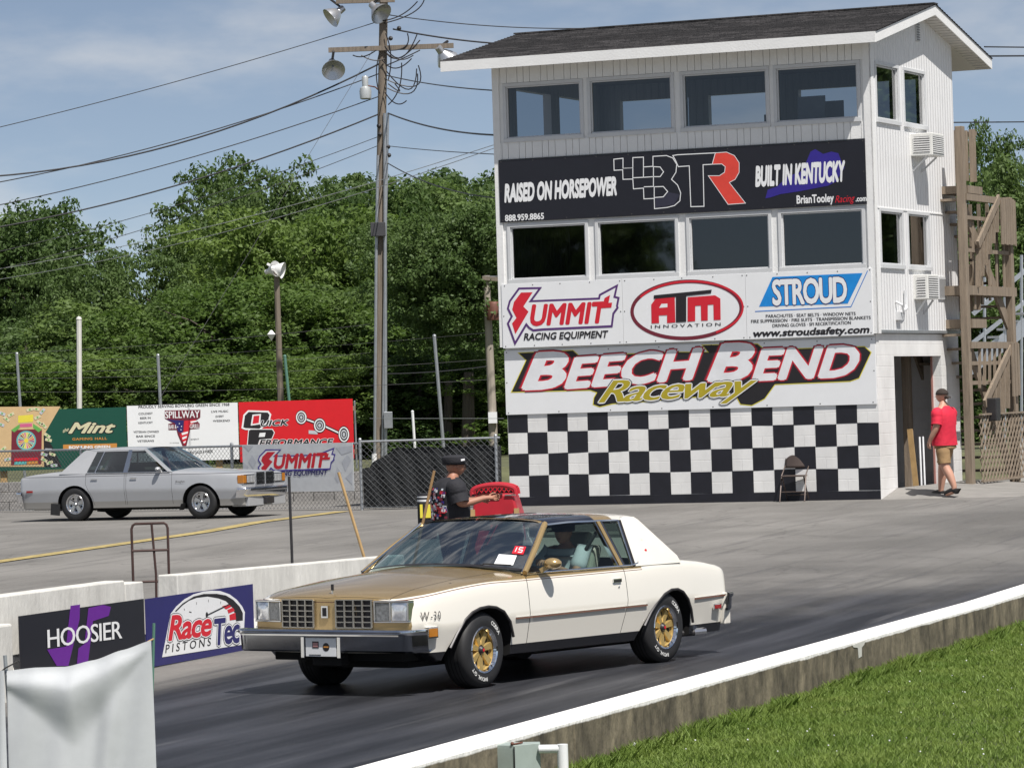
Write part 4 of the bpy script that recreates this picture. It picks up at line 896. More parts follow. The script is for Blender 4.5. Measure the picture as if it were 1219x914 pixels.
WHITE = (.73, .70, .63); GOLD = (.47, .33, .15); BLACKP = (.012, .012, .014)
def coupe_fn(x, y, z, mth, mix, no):
    t = mth('MAXIMUM', mth('DIVIDE', mth('ADD', x, .2), 1.18), 0.)
    Bz = mth('SUBTRACT', .868, mth('MULTIPLY', mth('POWER', t, 1.6), .10))
    Bz = mth('ADD', Bz, mth('MULTIPLY', mth('MINIMUM', mth('ADD', x, .6), 0.), -.006))
    d = mth('SUBTRACT', z, Bz)
    g = mth('MULTIPLY', mth('GREATER_THAN', d, 0.), mth('GREATER_THAN', x, -2.44))
    xs_ = mth('ADD', x, mth('MULTIPLY', mth('POWER', mth('ABSOLUTE', y), 2.), .14))
    g = mth('MAXIMUM', g, mth('MULTIPLY', mth('GREATER_THAN', xs_, .985), mth('GREATER_THAN', z, .5)))
    line = mth('MULTIPLY', mth('LESS_THAN', mth('ABSOLUTE', mth('ADD', d, .012)), .003), mth('GREATER_THAN', x, -2.44))
    low = mth('LESS_THAN', z, .335)
    c = mix(g, WHITE, mix(no, (.43, .30, .135), (.50, .36, .17)))
    c = mix(line, c, (.12, .04, .02)); c = mix(low, c, BLACKP)
    return c, mth('MULTIPLY', g, .55)
coupe_p = paint('white_and_gold_paint', coupe_fn)
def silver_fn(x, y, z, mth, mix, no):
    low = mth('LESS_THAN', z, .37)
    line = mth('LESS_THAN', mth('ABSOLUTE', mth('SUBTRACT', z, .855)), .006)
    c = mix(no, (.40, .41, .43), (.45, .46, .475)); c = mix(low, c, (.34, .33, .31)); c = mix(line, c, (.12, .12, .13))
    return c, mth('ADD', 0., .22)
silver_p = paint('silver_paint', silver_fn, .35, .4)
gold_p = M('gold_paint', GOLD, .25, .5, var=.06, coat=.6); white_p = M('cream_white_paint', WHITE, .22, var=.03, coat=.6)
black_p = M('black_gloss_paint', (.010, .011, .02), .08, var=.05, coat=.8)
silv_s = M('silver_plain_paint', (.43, .44, .455), .35, .22, var=.04, coat=.4)
wellm = M('wheel_well', (.008, .008, .008), .95)
car_gl = glass('car_glass', (.55, .66, .63), .7); ws_gl = glass('windscreen_glass', (.36, .50, .55), .38)
dk_int = M('car_interior_dark', (.030, .028, .028), .7); tan_int = M('seat_vinyl_pale', (.40, .40, .34), .55, var=.1); beige_int = M('dash_brown', (.13, .085, .05), .6)
lens_w = M('lamp_lens', (.82, .83, .85), .14, .6, var=.25, vs=30, coat=1); lens_a = M('amber_lens', (.45, .17, .02), .15, coat=.8); lens_r = M('red_lens', (.30, .01, .01), .15, coat=.8)
gold_w = M('gold_wheel_paint', (.58, .41, .15), .36, .5, var=.1, coat=.3); steel_w = M('wheel_polished', (.62, .62, .63), .18, .9, var=.15)
bump_m = M('bumper_chrome', (.74, .75, .79), .10, 1., var=.04); bump_d = M('bumper_dark', (.30, .31, .34), .13, 1., coat=.3)
grille_c = M('grille_chrome', (.42, .40, .36), .25, .8)
def section(S, x):
    w = lerp_tab(S['w'], x); zs = lerp_tab(S['zs'], x); zc = zs+lerp_tab(S['crown'], x); zb = S['zb']+S.get('zbf', 0)*smooth(.55, .8, x)
    h = zs-zb
    f = [(0, zb), (w*.6, zb), (w-.09, zb), (w-.05, zb+.012), (w-.046, zb+.05), (w-.040, zb+.09*1.0), (w-.022, zb+.30*h), (w-.008, zb+.43*h), (w, zb+.50*h), (w-.003, zb+.56*h), (w-.012, zb+.68*h), (w-.022, zb+.80*h), (w-.034, zb+.90*h), (w-.046, zs-.028), (w-.062, zs-.009), (w-.090, zs)]
    top = [(w*.80, zs+.25*(zc-zs)), (w*.62, zs+.55*(zc-zs)), (w*.40, zs+.82*(zc-zs)), (w*.2, zs+.96*(zc-zs)), (0, zc)]
    return f+top
def car_solid(S):
    xs = []
    x = S['front']
    fine = [S['front']-d for d in (0, .008, .02, .04, .08, .14)]; tail = [S['rear']+d for d in (.14, .08, .04, .02, .008, 0)]
    mid = list(np.linspace(S['front']-.22, S['rear']+.22, 54))
    vs = []; fs = []; m = None
    for x in fine+mid+tail:
        half = section(S, x); k = len(half)
        d = min(S['front']-x, x-S['rear']); pinch = .022*max(0, 1-d/.06)**2
        ring = [(y-(pinch if y > .3 else 0), z-(pinch if z > .6 else 0)) for y, z in half]; ring = ring+[(-y, z) for y, z in ring[-2:0:-1]]
        for (y, z) in ring:
            sh = S['rear_slope']*smooth(S['rear']+.9, S['rear'], x)*(.86-z) + S.get('front_slope', 0)*smooth(S['front']-.3, S['front'], x)*(z-.5)
            vs.append((x+sh-S.get('sweep', 0)*(y/.8)**2*smooth(S['front']-.45, S['front'], x), y, z))
        m = len(ring)
    n = len(vs)//m
    fs = [(i*m+j, (i+1)*m+j, (i+1)*m+(j+1) % m, i*m+(j+1) % m) for i in range(n-1) for j in range(m)]
    k = m//2+1; cols = [-.8, -.6, -.4, -.2, 0, .2, .4, .6, .8]
    def cap(base, x0, front):                          # end faces as rows across the car so they can sweep back
        rows = []
        for j in range(k):
            a = base+j
            if j in (0, k-1): rows.append([a]*(len(cols)+2)); continue
            c = base+m-j; xa, ya, za = vs[a]; row = [c]
            for t in cols:
                y = t*ya; xx = xa+(S.get('sweep', 0)*((ya/.8)**2-(y/.8)**2) if front else 0); vs.append((xx, y, za)); row.append(len(vs)-1)
            rows.append(row+[a])
        for r0, r1 in zip(rows, rows[1:]):
            for i in range(len(cols)+1):
                f = []
                for q in (r0[i], r0[i+1], r1[i+1], r1[i]):
                    if q not in f: f.append(q)
                if len(f) > 2: fs.append(tuple(f))
    nn_ = n
    cap(0, 0, True); cap((nn_-1)*m, 0, False)
    me = bpy.data.meshes.new('solid'); me.from_pydata(vs, [], fs)
    bm = bmesh.new(); bm.from_mesh(me); bmesh.ops.recalc_face_normals(bm, faces=bm.faces); bm.to_mesh(me); bm.free()
    return me
def cutter(parts, mats=()):
    b = MB()
    for p in parts: p(b)
    o = b.build('cut'); me = o.data; bpy.data.objects.remove(o)
    bm = bmesh.new(); bm.from_mesh(me); bmesh.ops.recalc_face_normals(bm, faces=bm.faces); bm.to_mesh(me); bm.free()
    return me
def finish(me, mats, sharp=32):
    for p in me.polygons: p.use_smooth = True
    me.set_sharp_from_angle(angle=R_(sharp)); return me
ARF = [(-.385, .1), (-.387, .40), (-.345, .53), (-.26, .615), (-.15, .655), (-.04, .668), (.08, .66), (.19, .632), (.30, .575), (.41, .47), (.50, .36), (.58, .235), (.64, .1)]
ARR = [(-.43, .1), (-.435, .36), (-.41, .48), (-.36, .575), (-.28, .64), (-.19, .668), (-.08, .668), (.04, .635), (.16, .575), (.28, .485), (.39, .375), (.50, .255), (.58, .1)]
CIRC = [(.40*math.cos(R_(a)), .30+.385*math.sin(R_(a))) for a in range(-40, 221, 12)]
def wheel(root, x, side, R, kind, steer=0., tw=.215, yo=.865):
    """side +1: the car's left; the wheel's outer face at y = side*yo"""
    w = MB(); r0 = .19
    gm = gold_w if kind == 'gold' else steel_w
    # the wheel is built with its outer face towards +y
    w.lathe([(0, -.075), (.06, -.07), (.10, -.055), (.155, -.05), (.168, -.045), (.178, -.02), (.182, -.004)], gm, axis='y', n=40)
    w.lathe([(.182, -.20), (.178, -.045)], dkmetal, axis='y', n=30)
    ns = 7 if kind == 'gold' else 5
    for k in range(ns):
        a = 2*math.pi*(k+.3)/ns; ca, sa = math.cos(a), math.sin(a); wd = .030 if kind == 'gold' else .040
        P = lambda r, t, y: (r*ca-t*sa, y, r*sa+t*ca)
        v = [P(.04, -wd*.55, -.03), P(.04, wd*.55, -.03), P(.165, wd, -.028), P(.165, -wd, -.028), P(.04, -wd*1.1, -.068), P(.04, wd*1.1, -.068), P(.170, wd*1.35, -.06), P(.170, -wd*1.35, -.06)]
        w.mesh(v, [(3, 2, 1, 0), (0, 1, 5, 4), (1, 2, 6, 5), (2, 3, 7, 6), (3, 0, 4, 7)], gm)
    for k in range(ns):
        a = 2*math.pi*(k+.8)/ns; c = (.12*math.cos(a), -.0485, .12*math.sin(a)); w.lathe([(0, .001), (.024, .001)], wellm, (c[0], c[1]+.0, c[2]), 'y', 10) if False else w.ball(c, .022, wellm, 8, (1, .12, 1))
    o = w.build('wheel', root, sharp=30)
    t = MB(); h = tw
    t.lathe([(.178, -.01), (.190, .004), (R*.72, .012), (R*.86, .008), (R*.945, -.008), (R*.985, -.026), (R, -.05), (R, -h+.05), (R*.985, -h+.026), (R*.94, -h+.008), (R*.7, -h), (.18, -h+.01)], rubber, axis='y', n=48)
    for k in range(4):
        yy = -.055-k*(h-.11)/3; t.lathe([(R+.0004, yy), (R+.0006, yy-.008)], wellm, axis='y', n=48)
    ty = t.build('tyre', o)
    c = MB(); c.lathe([(.166, -.018), (.176, .004), (.190, .010), (.196, .004)], chrome if kind == 'gold' else steel_w, axis='y', n=40); c.build('trim_ring', o)
    c = MB(); c.lathe([(0, -.004), (.020, -.006), (.034, -.02), (.040, -.05)], dkmetal if kind == 'gold' else steel_w, axis='y', n=20)
    if kind == 'gold': c.lathe([(0, -.002), (.014, -.003)], red, axis='y', n=12)
    c.build('hub_cap', o)
    if kind == 'gold':
        c = MB(); wl = M('tyre_letter_white', (.72, .72, .70), .6)
        def arc_text(s, mid, rr, hh, adv):
            for i, chh in enumerate(s):
                a = R_(mid)-(i-(len(s)-1)/2)*adv
                v, f = text_shape(chh, .02, 0, 1)
                if not v: continue
                xm = (min(q[0] for q in v)+max(q[0] for q in v))/2
                er = (math.cos(a), math.sin(a)); et = (math.sin(a), -math.cos(a))
                if True:
                    P = []
                    for (u, q) in v:
                        uu = (u-xm)*hh*1.2; rad = rr+q*hh*1.1; P.append((-(er[0]*rad+et[0]*uu), .0128+.0015, er[1]*rad+et[1]*uu))
                    c.mesh(P, [g for g in f], wl)
        arc_text('COBRA', 48, R*.715, .042, .125); arc_text('RADIAL G/T', -115, R*.715, .040, .10)
        c.build('raised_letters', o)
    ang = 0
    o.location = (x, side*yo, R); o.rotation_euler = (0, 0, (0 if side > 0 else math.pi)+steer)
    for ch in kids(o): pass
    return o
def strip(pts, w, h, m, name, root, n=(0, 1, 0)):
    b = MB()
    for a, c in zip(pts, pts[1:]): b.bar(a, c, w, h, m, up=n)
    return b.build(name, root)

def make_coupe():
    S = dict(front=1.0, rear=-3.93, zb=.245, rear_slope=.14, front_slope=0, sweep=.09, zbf=.10,
        w=[(1.0, .80), (.8, .862), (.4, .893), (-.6, .90), (-2.4, .90), (-3.2, .885), (-3.93, .845)],
        zs=[(1.0, .768), (.6, .822), (.1, .868), (-.6, .905), (-1.4, .905), (-2.3, .905), (-2.7, .925), (-3.05, .93), (-3.5, .892), (-3.80, .848), (-3.93, .815)],
        crown=[(1.0, .026), (.8, .048), (.4, .062), (-.6, .088), (-1.5, .05), (-2.4, .03), (-3.05, .03), (-3.93, .02)])
    car = thing('coupe', 'cream white and gold classic two-door coupe launching in the near lane', 'car', (-1.009, 31.948, 0), 4.1095)
    body = bpy.data.objects.new('suspension', None)
    me = car_solid(S); me.materials.append(coupe_p)
    def arch(ptsx, off): return lambda b: [b.prism([(x+off, z) for x, z in ptsx], y0, y1, wellm) for y0, y1 in ((.55, 1.1), (-1.1, -.55))]
    cut = cutter([arch(ARF, 0), arch(ARR, -2.79)]); cut.materials.clear(); cut.materials.append(wellm)
    me = boolean(me, cut)
    cab = cutter([lambda b: b.prism([(-.70, .42), (-.62, .80), (-.80, 1.3), (-2.95, 1.3), (-2.86, .80), (-2.5, .42)], -.765, .765, dk_int)]); cab.materials.clear(); cab.materials.append(dk_int)
    me = boolean(me, cab)
    DO = lambda e: [(-.62+e, .31-(0 if e > 0 else 0)), (-.66+e, 1.2), (-2.155-e, 1.2), (-2.145-e, .62), (-2.06-e, .33), (-2.02-e, .31)]
    hood = [(-.565, -.66), (-.615, -.30), (-.625, 0), (-.615, .30), (-.565, .66), (.93, .60), (.985, 0), (.93, -.60)]
    e = .004
    def mk(b, pts, y0, y1): b.prism(pts, y0, y1, dk_int)
    dA = cutter([lambda b: mk(b, DO(e), .70, 1.1), lambda b: mk(b, DO(e), -1.1, -.70)])
    dB = cutter([lambda b: mk(b, DO(-e), .70, 1.1)]); dC = cutter([lambda b: mk(b, DO(-e), -1.1, -.70)])
    for q in (dA, dB, dC): q.materials.clear(); q.materials.append(dk_int)
    door1 = boolean(me, dB, 'INTERSECT'); door2 = boolean(me, dC, 'INTERSECT'); me = boolean(me, dA)
    hA = cutter([lambda b: b.prism([(x, y*1.006) for x, y in hood], .70, 1.3, dk_int, axis='z')]); hB = cutter([lambda b: b.prism([(x-.004 if x > 0 else x+.004, y*.994) for x, y in hood], .72, 1.3, dk_int, axis='z')])
    tr = [(-3.103, -.621), (-3.103, .623), (-3.861, .657), (-3.861, -.659)]
    tA = cutter([lambda b: b.prism([(x, y*1.007) for x, y in tr], .70, 1.3, dk_int, axis='z')]); tB = cutter([lambda b: b.prism([(x-.005 if x > -3.5 else x+.005, y*.993) for x, y in tr], .72, 1.3, dk_int, axis='z')])
    for q in (hA, hB, tA, tB): q.materials.clear(); q.materials.append(dk_int)
    hoodm = boolean(me, hB, 'INTERSECT'); trunkm = boolean(me, tB, 'INTERSECT'); me = boolean(boolean(me, hA), tA)
    BR = R_(.55)                                               # the body squats a little as it pulls away
    grp = []
    def P(o): grp.append(o); return o
    P(mesh_obj(finish(me, 0), 'body', car)); d1 = P(mesh_obj(finish(door1, 0), 'door', car)); d2 = P(mesh_obj(finish(door2, 0), 'door', car)); P(mesh_obj(finish(hoodm, 0), 'hood', car)); P(mesh_obj(finish(trunkm, 0), 'boot_lid', car))
    # hood crease ridge and ornament
    b = MB(); 
    for y in (.30, -.30):
        b.mesh([(-.55, y-.05, .955), (-.55, y, .966), (-.55, y+.05, .955), (.96, y*.8-.035, .790), (.96, y*.8, .797), (.96, y*.8+.035, .790)], [(0, 3, 4, 1), (1, 4, 5, 2)], gold_p, True)
    P(b.build('hood_ornament_base', car)) if False else None
    b = MB(); b.tube([(.90, 0, .81), (.90, 0, .845)], .008, chrome); b.bar((.90, 0, .845), (.90, 0, .895), .022, .012, dkmetal); P(b.build('hood_ornament', car))
    b = MB(); b.prism([(-.12, .58), (-.03, .585), (-.05, .60), (-.12, .605)], .905, .912, dkmetal, axis='z') if False else b.ball((.22, .70, .865), .03, dkmetal, 8, (1.6, .9, .35)); P(b.build('washer_nozzle', car))
    # ---- front: gold face panel with recessed grilles, emblem, lamps
    fx = 1.0
    def swp(b): b.v = [(x-.09*(y/.8)**2, y, z) for x, y, z in b.v]; return b
    for y0, y1 in ((.115, .455), (-.455, -.115)):
        b = MB(); b.box(fx-.03, fx+.004, y0, y1, .545, .775, ink)
        for k in range(5): y = y0+(y1-y0)*k/4; b.box(fx+.0045, fx+.022, y-.006, y+.006, .548, .772, grille_c)
        for k in range(6): z = .548+(.772-.548)*k/5; b.box(fx+.0045, fx+.019, y0, y1, z-.005, z+.005, grille_c)
        swp(b); P(b.build('grille', car, bevel=.002))
    b = MB(); b.box(fx+.004, fx+.016, -.035, .035, .625, .725, chrome); b.box(fx+.0165, fx+.020, -.02, .02, .64, .71, ink); P(b.build('emblem', car, bevel=.003))
    for s in (1, -1):
        b = MB(); o = lambda a, c: (min(s*a, s*c), max(s*a, s*c))
        def fr(a, c, z0, z1, x0, x1, m): y = o(a, c); b.box(x0, x1, y[0], y[1], z0, z1, m)
        fr(.475, .785, .588, .602, fx-.06, fx+.018, chrome); fr(.475, .785, .752, .766, fx-.06, fx+.018, chrome); fr(.475, .488, .602, .752, fx-.06, fx+.018, chrome); fr(.77, .785, .602, .752, fx-.06, fx+.016, chrome); fr(.612, .625, .602, .752, fx-.06, fx+.012, chrome)
        fr(.488, .77, .602, .752, fx-.05, fx+.001, ink)
        swp(b); h = P(b.build('headlamp_bezel', car, bevel=.003))
        b = MB(); y = o(.629, .766); b.grid(lambda u, v: (fx+.004+.012*(1-(2*u-1)**2)*(1-(2*v-1)**2), y[0]+(y[1]-y[0])*u, .606+.142*v), 8, 8, lens_w); b.box(fx-.03, fx+.004, y[0], y[1], .606, .748, lens_w); swp(b); h2 = b.build('headlight', h)
        b = MB(); y = o(.491, .609); b.box(fx-.03, fx+.007, y[0], y[1], .606, .748, M('clear_lens', (.22, .23, .24), .12, .4, var=.5, vs=40, coat=1)); swp(b); b.build('parking_lamp', h)
    # ---- bumpers
    def bumper(xc, sgn, name, m1, m2, z0, z1, gap, wrap):
        b = MB(); ring = [(0, z0+.02), (.025, z0), (.055, z0+.015), (.062, z0+.06), (.070, z1-.045), (.098, z1-.035), (.104, z1-.015), (.095, z1), (.0, z1+.002)]
        ys = list(np.linspace(-1, 1, 41)); k = len(ring)
        def plan(t):
            a = abs(t); x = -.02*a**2-.17*max(0, (a-.84)/.16)**2.0*wrap; y = .915*(min(a, .90)/.90*.955+(max(0, a-.9)/.1)*.045); return x, math.copysign(y, t)
        vs = []
        for t in ys:
            x, y = plan(t); sc = 1-.25*max(0, abs(t)-.85)/.15
            for (d, z) in ring: vs.append((xc+sgn*(x+d*sc), y, z))
        for (j0, j1, mm) in ((0, 4, m2), (4, 8, m1)):
            fs = [(i*k+j, (i+1)*k+j, (i+1)*k+j+1, i*k+j+1) for i in range(len(ys)-1) for j in range(j0, j1)]
            b.mesh(vs, [f if sgn > 0 else f[::-1] for f in fs], mm, True)
        o = P(b.build(name, car, sharp=40)); return o
    fb = bumper(.995, 1, 'front_bumper', bump_m, bump_d, .350, .535, 0, 1.)
    b = MB(); b.bar((1.096, -.8, .492), (1.096, .8, .492), .006, .012, chrome, up=(0, 0, 1)); b.build('bumper_strip', fb)
    b = MB()                                                    # licence plate in its bracket
    for y in (-.185, .185): b.box(1.02, 1.080, y-.018, y+.018, .305, .478, chrome)
    P(b.build('plate_bracket', car, bevel=.004))
    b = MB(); b.box(1.068, 1.076, -.155, .155, .318, .468, plast_w); pl = P(b.build('licence_plate', car, bevel=.002)); b = MB()
    b.box(1.0765, 1.078, -.085, -.02, .385, .44, ink); b.box(1.0765, 1.0785, -.078, -.027, .395, .43, M('plate_pink', (.5, .25, .25), .5))
    b.lathe([(0, 0), (.034, 0)], ink, (1.0775, .055, .395), 'x', 20); b.box(1.078, 1.079, .03, .08, .390, .402, orange_i); b.box(1.0765, 1.078, -.12, .0, .328, .334, ink); b.build('plate_marks', pl)
    b = MB(); b.box(.90, 1.0, -.15, .15, .24, .33, wellm); b.box(.6, .84, -.66, .66, .27, .345, wellm); P(b.build('valance', car, bevel=.01))
    rb = bumper(-3.88, -1, 'rear_bumper', bump_d, bump_d, .44, .60, 0, .8)
    b = MB()
    for s in (1, -1): b.box(-3.905, -3.80, s*.832-.028, s*.832+.028, .31, .60, white_p); P(b.build('rear_corner', car, bevel=.012)); b = MB()
    # ---- roof, pillars, glass
    def rz(x, y, e=0): return 1.318+.018*(1-((x+1.95)/.75)**2)-.03*(abs(y)/.62)**2.2-(.032*max(0, (abs(y)-.55)/.09)**2)-e
    def roofpart(name, x0, x1, m, e=0, y1=.635):
        b = MB(); b.grid(lambda u, v: (x0+(x1-x0)*u, y1*(2*v-1), rz(x0+(x1-x0)*u, y1*(2*v-1), e)), 12, 26, m); b.grid(lambda u, v: (x0+(x1-x0)*u, y1*(1-2*v), rz(x0+(x1-x0)*u, y1*(1-2*v), e)-.03), 6, 14, m); return P(b.build(name, car))
    roofpart('roof_header', -1.235, -1.30, gold_p)
    roofpart('roof_hatch', -1.302, -2.035, black_p, -.004)
    roofpart('roof_band', -2.037, -2.33, gold_p)
    roofpart('roof_panel', -2.332, -2.70, white_p)
    b = MB(); b.bar((-1.31, 0, rz(-1.31, 0)+.01), (-2.03, 0, rz(-2.03, 0)+.004), .07, .006, ink)
    P(b.build('roof_centre_bar', car))
    b = MB()
    for s in (1, -1): b.tube([(-1.24, s*.640, 1.262), (-1.6, s*.645, 1.272), (-2.35, s*.640, 1.266), (-2.42, s*.63, 1.262)], .010, chrome, 6)
    P(b.build('drip_rail', car))
    for s in (1, -1):
        nm = car
        b = MB(); A, B = Vector((-.645, s*.845, .915)), Vector((-1.255, s*.648, 1.272)); b.tube([A, A.lerp(B, .5)+Vector((0, s*.01, .006)), B], .024, gold_p, 10); b.tube([A+Vector((.03, -s*.01, .004)), B+Vector((.03, -s*.01, .012))], .008, chrome, 6); P(b.build('windscreen_pillar', car))
        # door pillar
        b = MB()
        for dx, m, w in ((.055, chrome, .014), (0, gold_p, .05), (-.04, chrome, .012), (-.055, ink, .02)):
            A = Vector((-2.13+dx, s*.842, .915)); B = Vector((-2.065+dx, s*.655, 1.268)); b.bar(A, B, w, .03, m, up=(1, 0, 0)) if False else b.mesh([A+Vector((w/2, s*.004, 0)), A+Vector((-w/2, s*.004, 0)), B+Vector((-w/2, s*.004, 0)), B+Vector((w/2, s*.004, 0)), A+Vector((w/2, -s*.03, 0)), A+Vector((-w/2, -s*.03, 0)), B+Vector((-w/2, -s*.03, 0)), B+Vector((w/2, -s*.03, 0))], [(0, 1, 2, 3), (4, 7, 6, 5), (0, 3, 7, 4), (1, 5, 6, 2)], m)
        P(b.build('door_pillar', car))
        # sail panel
        out = [(-2.345, .90), (-2.44, 1.275), (-2.52, 1.292), (-2.68, 1.285), (-2.725, 1.262), (-3.07, .958), (-3.09, .90)]
        def yb(z, off=0): return .853-(.853-.628)*min(1.05, max(0, (z-.90)/.385))**1.15-off
        b = MB(); no_ = len(out); o1 = [(x, s*yb(z), z) for x, z in out]; o2 = [(x, s*yb(z, .05), z) for x, z in out]
        cx_, cz_ = -2.62, 1.10
        # subdivide the panel into a fan of rings so it curves
        ring = []
        for k in range(5):
            t = 1-k/4*.98; ring.append([(cx_+(x-cx_)*t, cz_+(z-cz_)*t) for x, z in out])
        vs = [(x, s*(yb(z)+.012*(k/4)*(1-k/4)), z) for k, r in enumerate(ring) for x, z in r]; fs = [(k*no_+i, k*no_+(i+1) % no_, (k+1)*no_+(i+1) % no_, (k+1)*no_+i) for k in range(4) for i in range(no_)]
        b.mesh(vs, fs if s < 0 else [f[::-1] for f in fs], white_p, True); kk = [o1[i] for i in range(no_)]
        b.mesh(o1+o2, [(i, (i+1) % no_, no_+(i+1) % no_, no_+i) for i in range(no_)], white_p); b.face(o2, white_p)
        P(b.build('sail_panel', car, sharp=50))
        b = MB(); 
        e = [(-2.335, .915), (-2.425, 1.262)]
        b.mesh([(e[0][0]+.035, s*yb(.915, -.006), .905), (e[0][0]-.015, s*yb(.915, -.006), .905), (e[1][0]-.015, s*yb(1.262, -.006), 1.268), (e[1][0]+.03, s*yb(1.262, -.006), 1.268)], [(0, 1, 2, 3)], ink); b.tube([(e[0][0]+.04, s*yb(.915, -.006), .905), (e[1][0]+.035, s*yb(1.262, -.006), 1.268)], .007, chrome, 6); P(b.build('quarter_window_frame', car))
        # side glass
        b = MB(); b.face([(-.72, s*.838, .912), (-2.07, s*.838, .912), (-2.01, s*.648, 1.266), (-1.30, s*.648, 1.266)], car_gl); P(b.build('side_window', car))
        b = MB(); b.face([(-2.19, s*.838, .912), (-2.31, s*.838, .912), (-2.40, s*.648, 1.262), (-2.125, s*.648, 1.262)], car_gl); P(b.build('quarter_window', car))
        b = MB(); b.tube([(-.66, s*.842, .912), (-2.3, s*.845, .910), (-2.40, s*.838, .925), (-2.455, s*.80, 1.0)], .009, chrome, 6); P(b.build('belt_moulding', car))
        b = MB(); b.ball((-2.60, s*(yb(1.02)+.004), 1.02), .022, red, 10, (1, .25, 1)); P(b.build('pillar_badge', car))
    b = MB(); wsx = lambda u, y: -.60-.08*(1-0)*(abs(y)/.8)**2+.10*(1-(abs(y)/.8)**2)-.62*u
    b.grid(lambda u, v: (wsx(u, (2*v-1)*(.825-.19*u))-.02*u, (2*v-1)*(.825-.19*u), .935+.345*u+.02*math.sin(math.pi*u)+(.048-.026*u)*(1-(2*v-1)**2)), 8, 16, ws_gl); P(b.build('windscreen', car))
    b = MB(); b.grid(lambda u, v: (-.585+.10*(1-(2*v-1)**2)-.0*u-.07*abs(2*v-1)**2, (2*v-1)*.84, .928+.0*u)if False else (-.545-.075*u+.10*(1-(2*v-1)**2)-.08*abs(2*v-1)**2, (2*v-1)*.80, .938+.012*u+.055*(1-(2*v-1)**2)), 2, 16, ink); P(b.build('cowl', car))
    for k in range(2): b = MB(); b.bar((-.50, .02+k*.5, 1.0), (-.58, .47+k*.28, .985), .012, .012, dkmetal); P(b.build('wiper', car))
    b = MB(); b.face([(-2.71, -.60, 1.268), (-2.71, .60, 1.268), (-3.06, .66, .95), (-3.06, -.66, .95)], car_gl); P(b.build('rear_window', car))
    # ---- trims, handle, lamps, lettering
    rub = M('rub_strip_brown', (.20, .09, .06), .4)
    for s in (1, -1):
        b = MB()
        for a, c in (((-.42, .552), (-.655, .552)), ((-.663, .552), (-2.10, .556)), ((-2.108, .556), (-2.44, .557)), ((-3.26, .570), (-3.84, .575))):
            n2 = 6
            for i in range(n2):
                x0 = a[0]+(c[0]-a[0])*i/n2; x1 = a[0]+(c[0]-a[0])*(i+1)/n2; z0 = a[1]+(c[1]-a[1])*i/n2; z1 = a[1]+(c[1]-a[1])*(i+1)/n2
                y0 = lerp_tab(S['w'], x0)+.004; y1 = lerp_tab(S['w'], x1)+.004; b.bar((x0, s*y0, z0), (x1, s*y1, z1), .010, .014, rub); b.bar((x0, s*(y0+.001), z0+.0075), (x1, s*(y1+.001), z1+.0075), .010, .003, chrome)
        P(b.build('rub_strip', car))
        for ar, off in ((ARF, 0.), (ARR, -2.79)):
            b = MB(); pts = [(x+off, s*(lerp_tab(S['w'], x+off)-.006), z) for x, z in ar if z > .26]; b.tube(pts, .013, dkmetal, 6); P(b.build('wheel_arch_trim', car))
    h = MB(); h.box(-2.06, -1.93, .878, .892, .775, .807, chrome); h.box(-2.055, -1.94, .8925, .8955, .779, .797, ink); h.build('door_handle', d1, bevel=.004); h = MB(); h.ball((-2.02, .888, .735), .011, chrome, 8, (1, .5, 1)); h.build('lock', d1)
    h = MB(); h.box(-2.06, -1.93, -.892, -.878, .775, .807, chrome); h.build('door_handle', d2, bevel=.004)
    for s in (1, -1):
        b = MB(); b.box(.66, .80, min(s*.84, s*.880), max(s*.84, s*.880), .455, .545, chrome); o = P(b.build('side_marker', car, bevel=.003)); b = MB(); b.box(.672, .788, min(s*.8805, s*.883), max(s*.8805, s*.883), .467, .533, lens_a); b.build('marker_lens', o)
        b = MB(); b.box(-3.73, -3.60, min(s*.862, s*.874), max(s*.862, s*.874), .455, .505, chrome); o = P(b.build('side_marker', car, bevel=.003)); b = MB(); b.box(-3.72, -3.61, min(s*.8745, s*.877), max(s*.8745, s*.877), .463, .497, lens_r); b.build('marker_lens', o)
    A = Art(0); A.b = MB(); A.text('W-30', (0, 0), (.21, 0), .068, dkmetal, 0, bold=.0, spacing=1.3)
    def side_y(x):
        xs_ = x
        for _ in range(12): xs_ = x+.09*(lerp_tab(S['w'], xs_)/.8)**2*smooth(.55, 1.0, xs_)
        return lerp_tab(S['w'], xs_)
    A.b.v = [(.83-x, side_y(.83-x)+.004, .60+z) for x, y, z in A.b.v]; P(A.build('fender_lettering', car))
    # ---- mirrors
    for s in (1,):
        b = MB(); b.ball((-.90, s*.955, .985), .078, gold_p, 16, (.95, 1.05, .62)); b.bar((-.86, s*.86, .925), (-.89, s*.93, .965), .05, .04, gold_p); mo = P(b.build('mirror', car)); b = MB(); b.ball((-.948, s*.955, .985), .045, chrome, 10, (.7, 1.3, .75)); b.build('mirror_glass', mo)
    # ---- interior
    b = MB(); b.prism([(-.62, .5), (-.60, .90), (-.72, .925), (-.95, .90), (-1.02, .80), (-.98, .5)], -.755, .755, beige_int); P(b.build('dashboard', car, bevel=.02))
    b = MB(); c = Vector((-1.12, .36, .875)); ax = Vector((-.85, 0, .5)).normalized(); q = ax.cross(Vector((0, 1, 0))).normalized(); rim = [c+(Vector((0, 1, 0))*math.cos(a)+q*math.sin(a))*.185 for a in [2*math.pi*i/28 for i in range(29)]]
    b.tube(rim, .013, dk_int, 8, False)
    for a in (0, math.pi, -math.pi/2): b.bar(c-ax*.02, c+(Vector((0, 1, 0))*math.cos(a)+q*math.sin(a))*.18, .035, .012, galv)
    b.tube([c-ax*.02, c-ax*.3], .03, dk_int); P(b.build('steering_wheel', car))
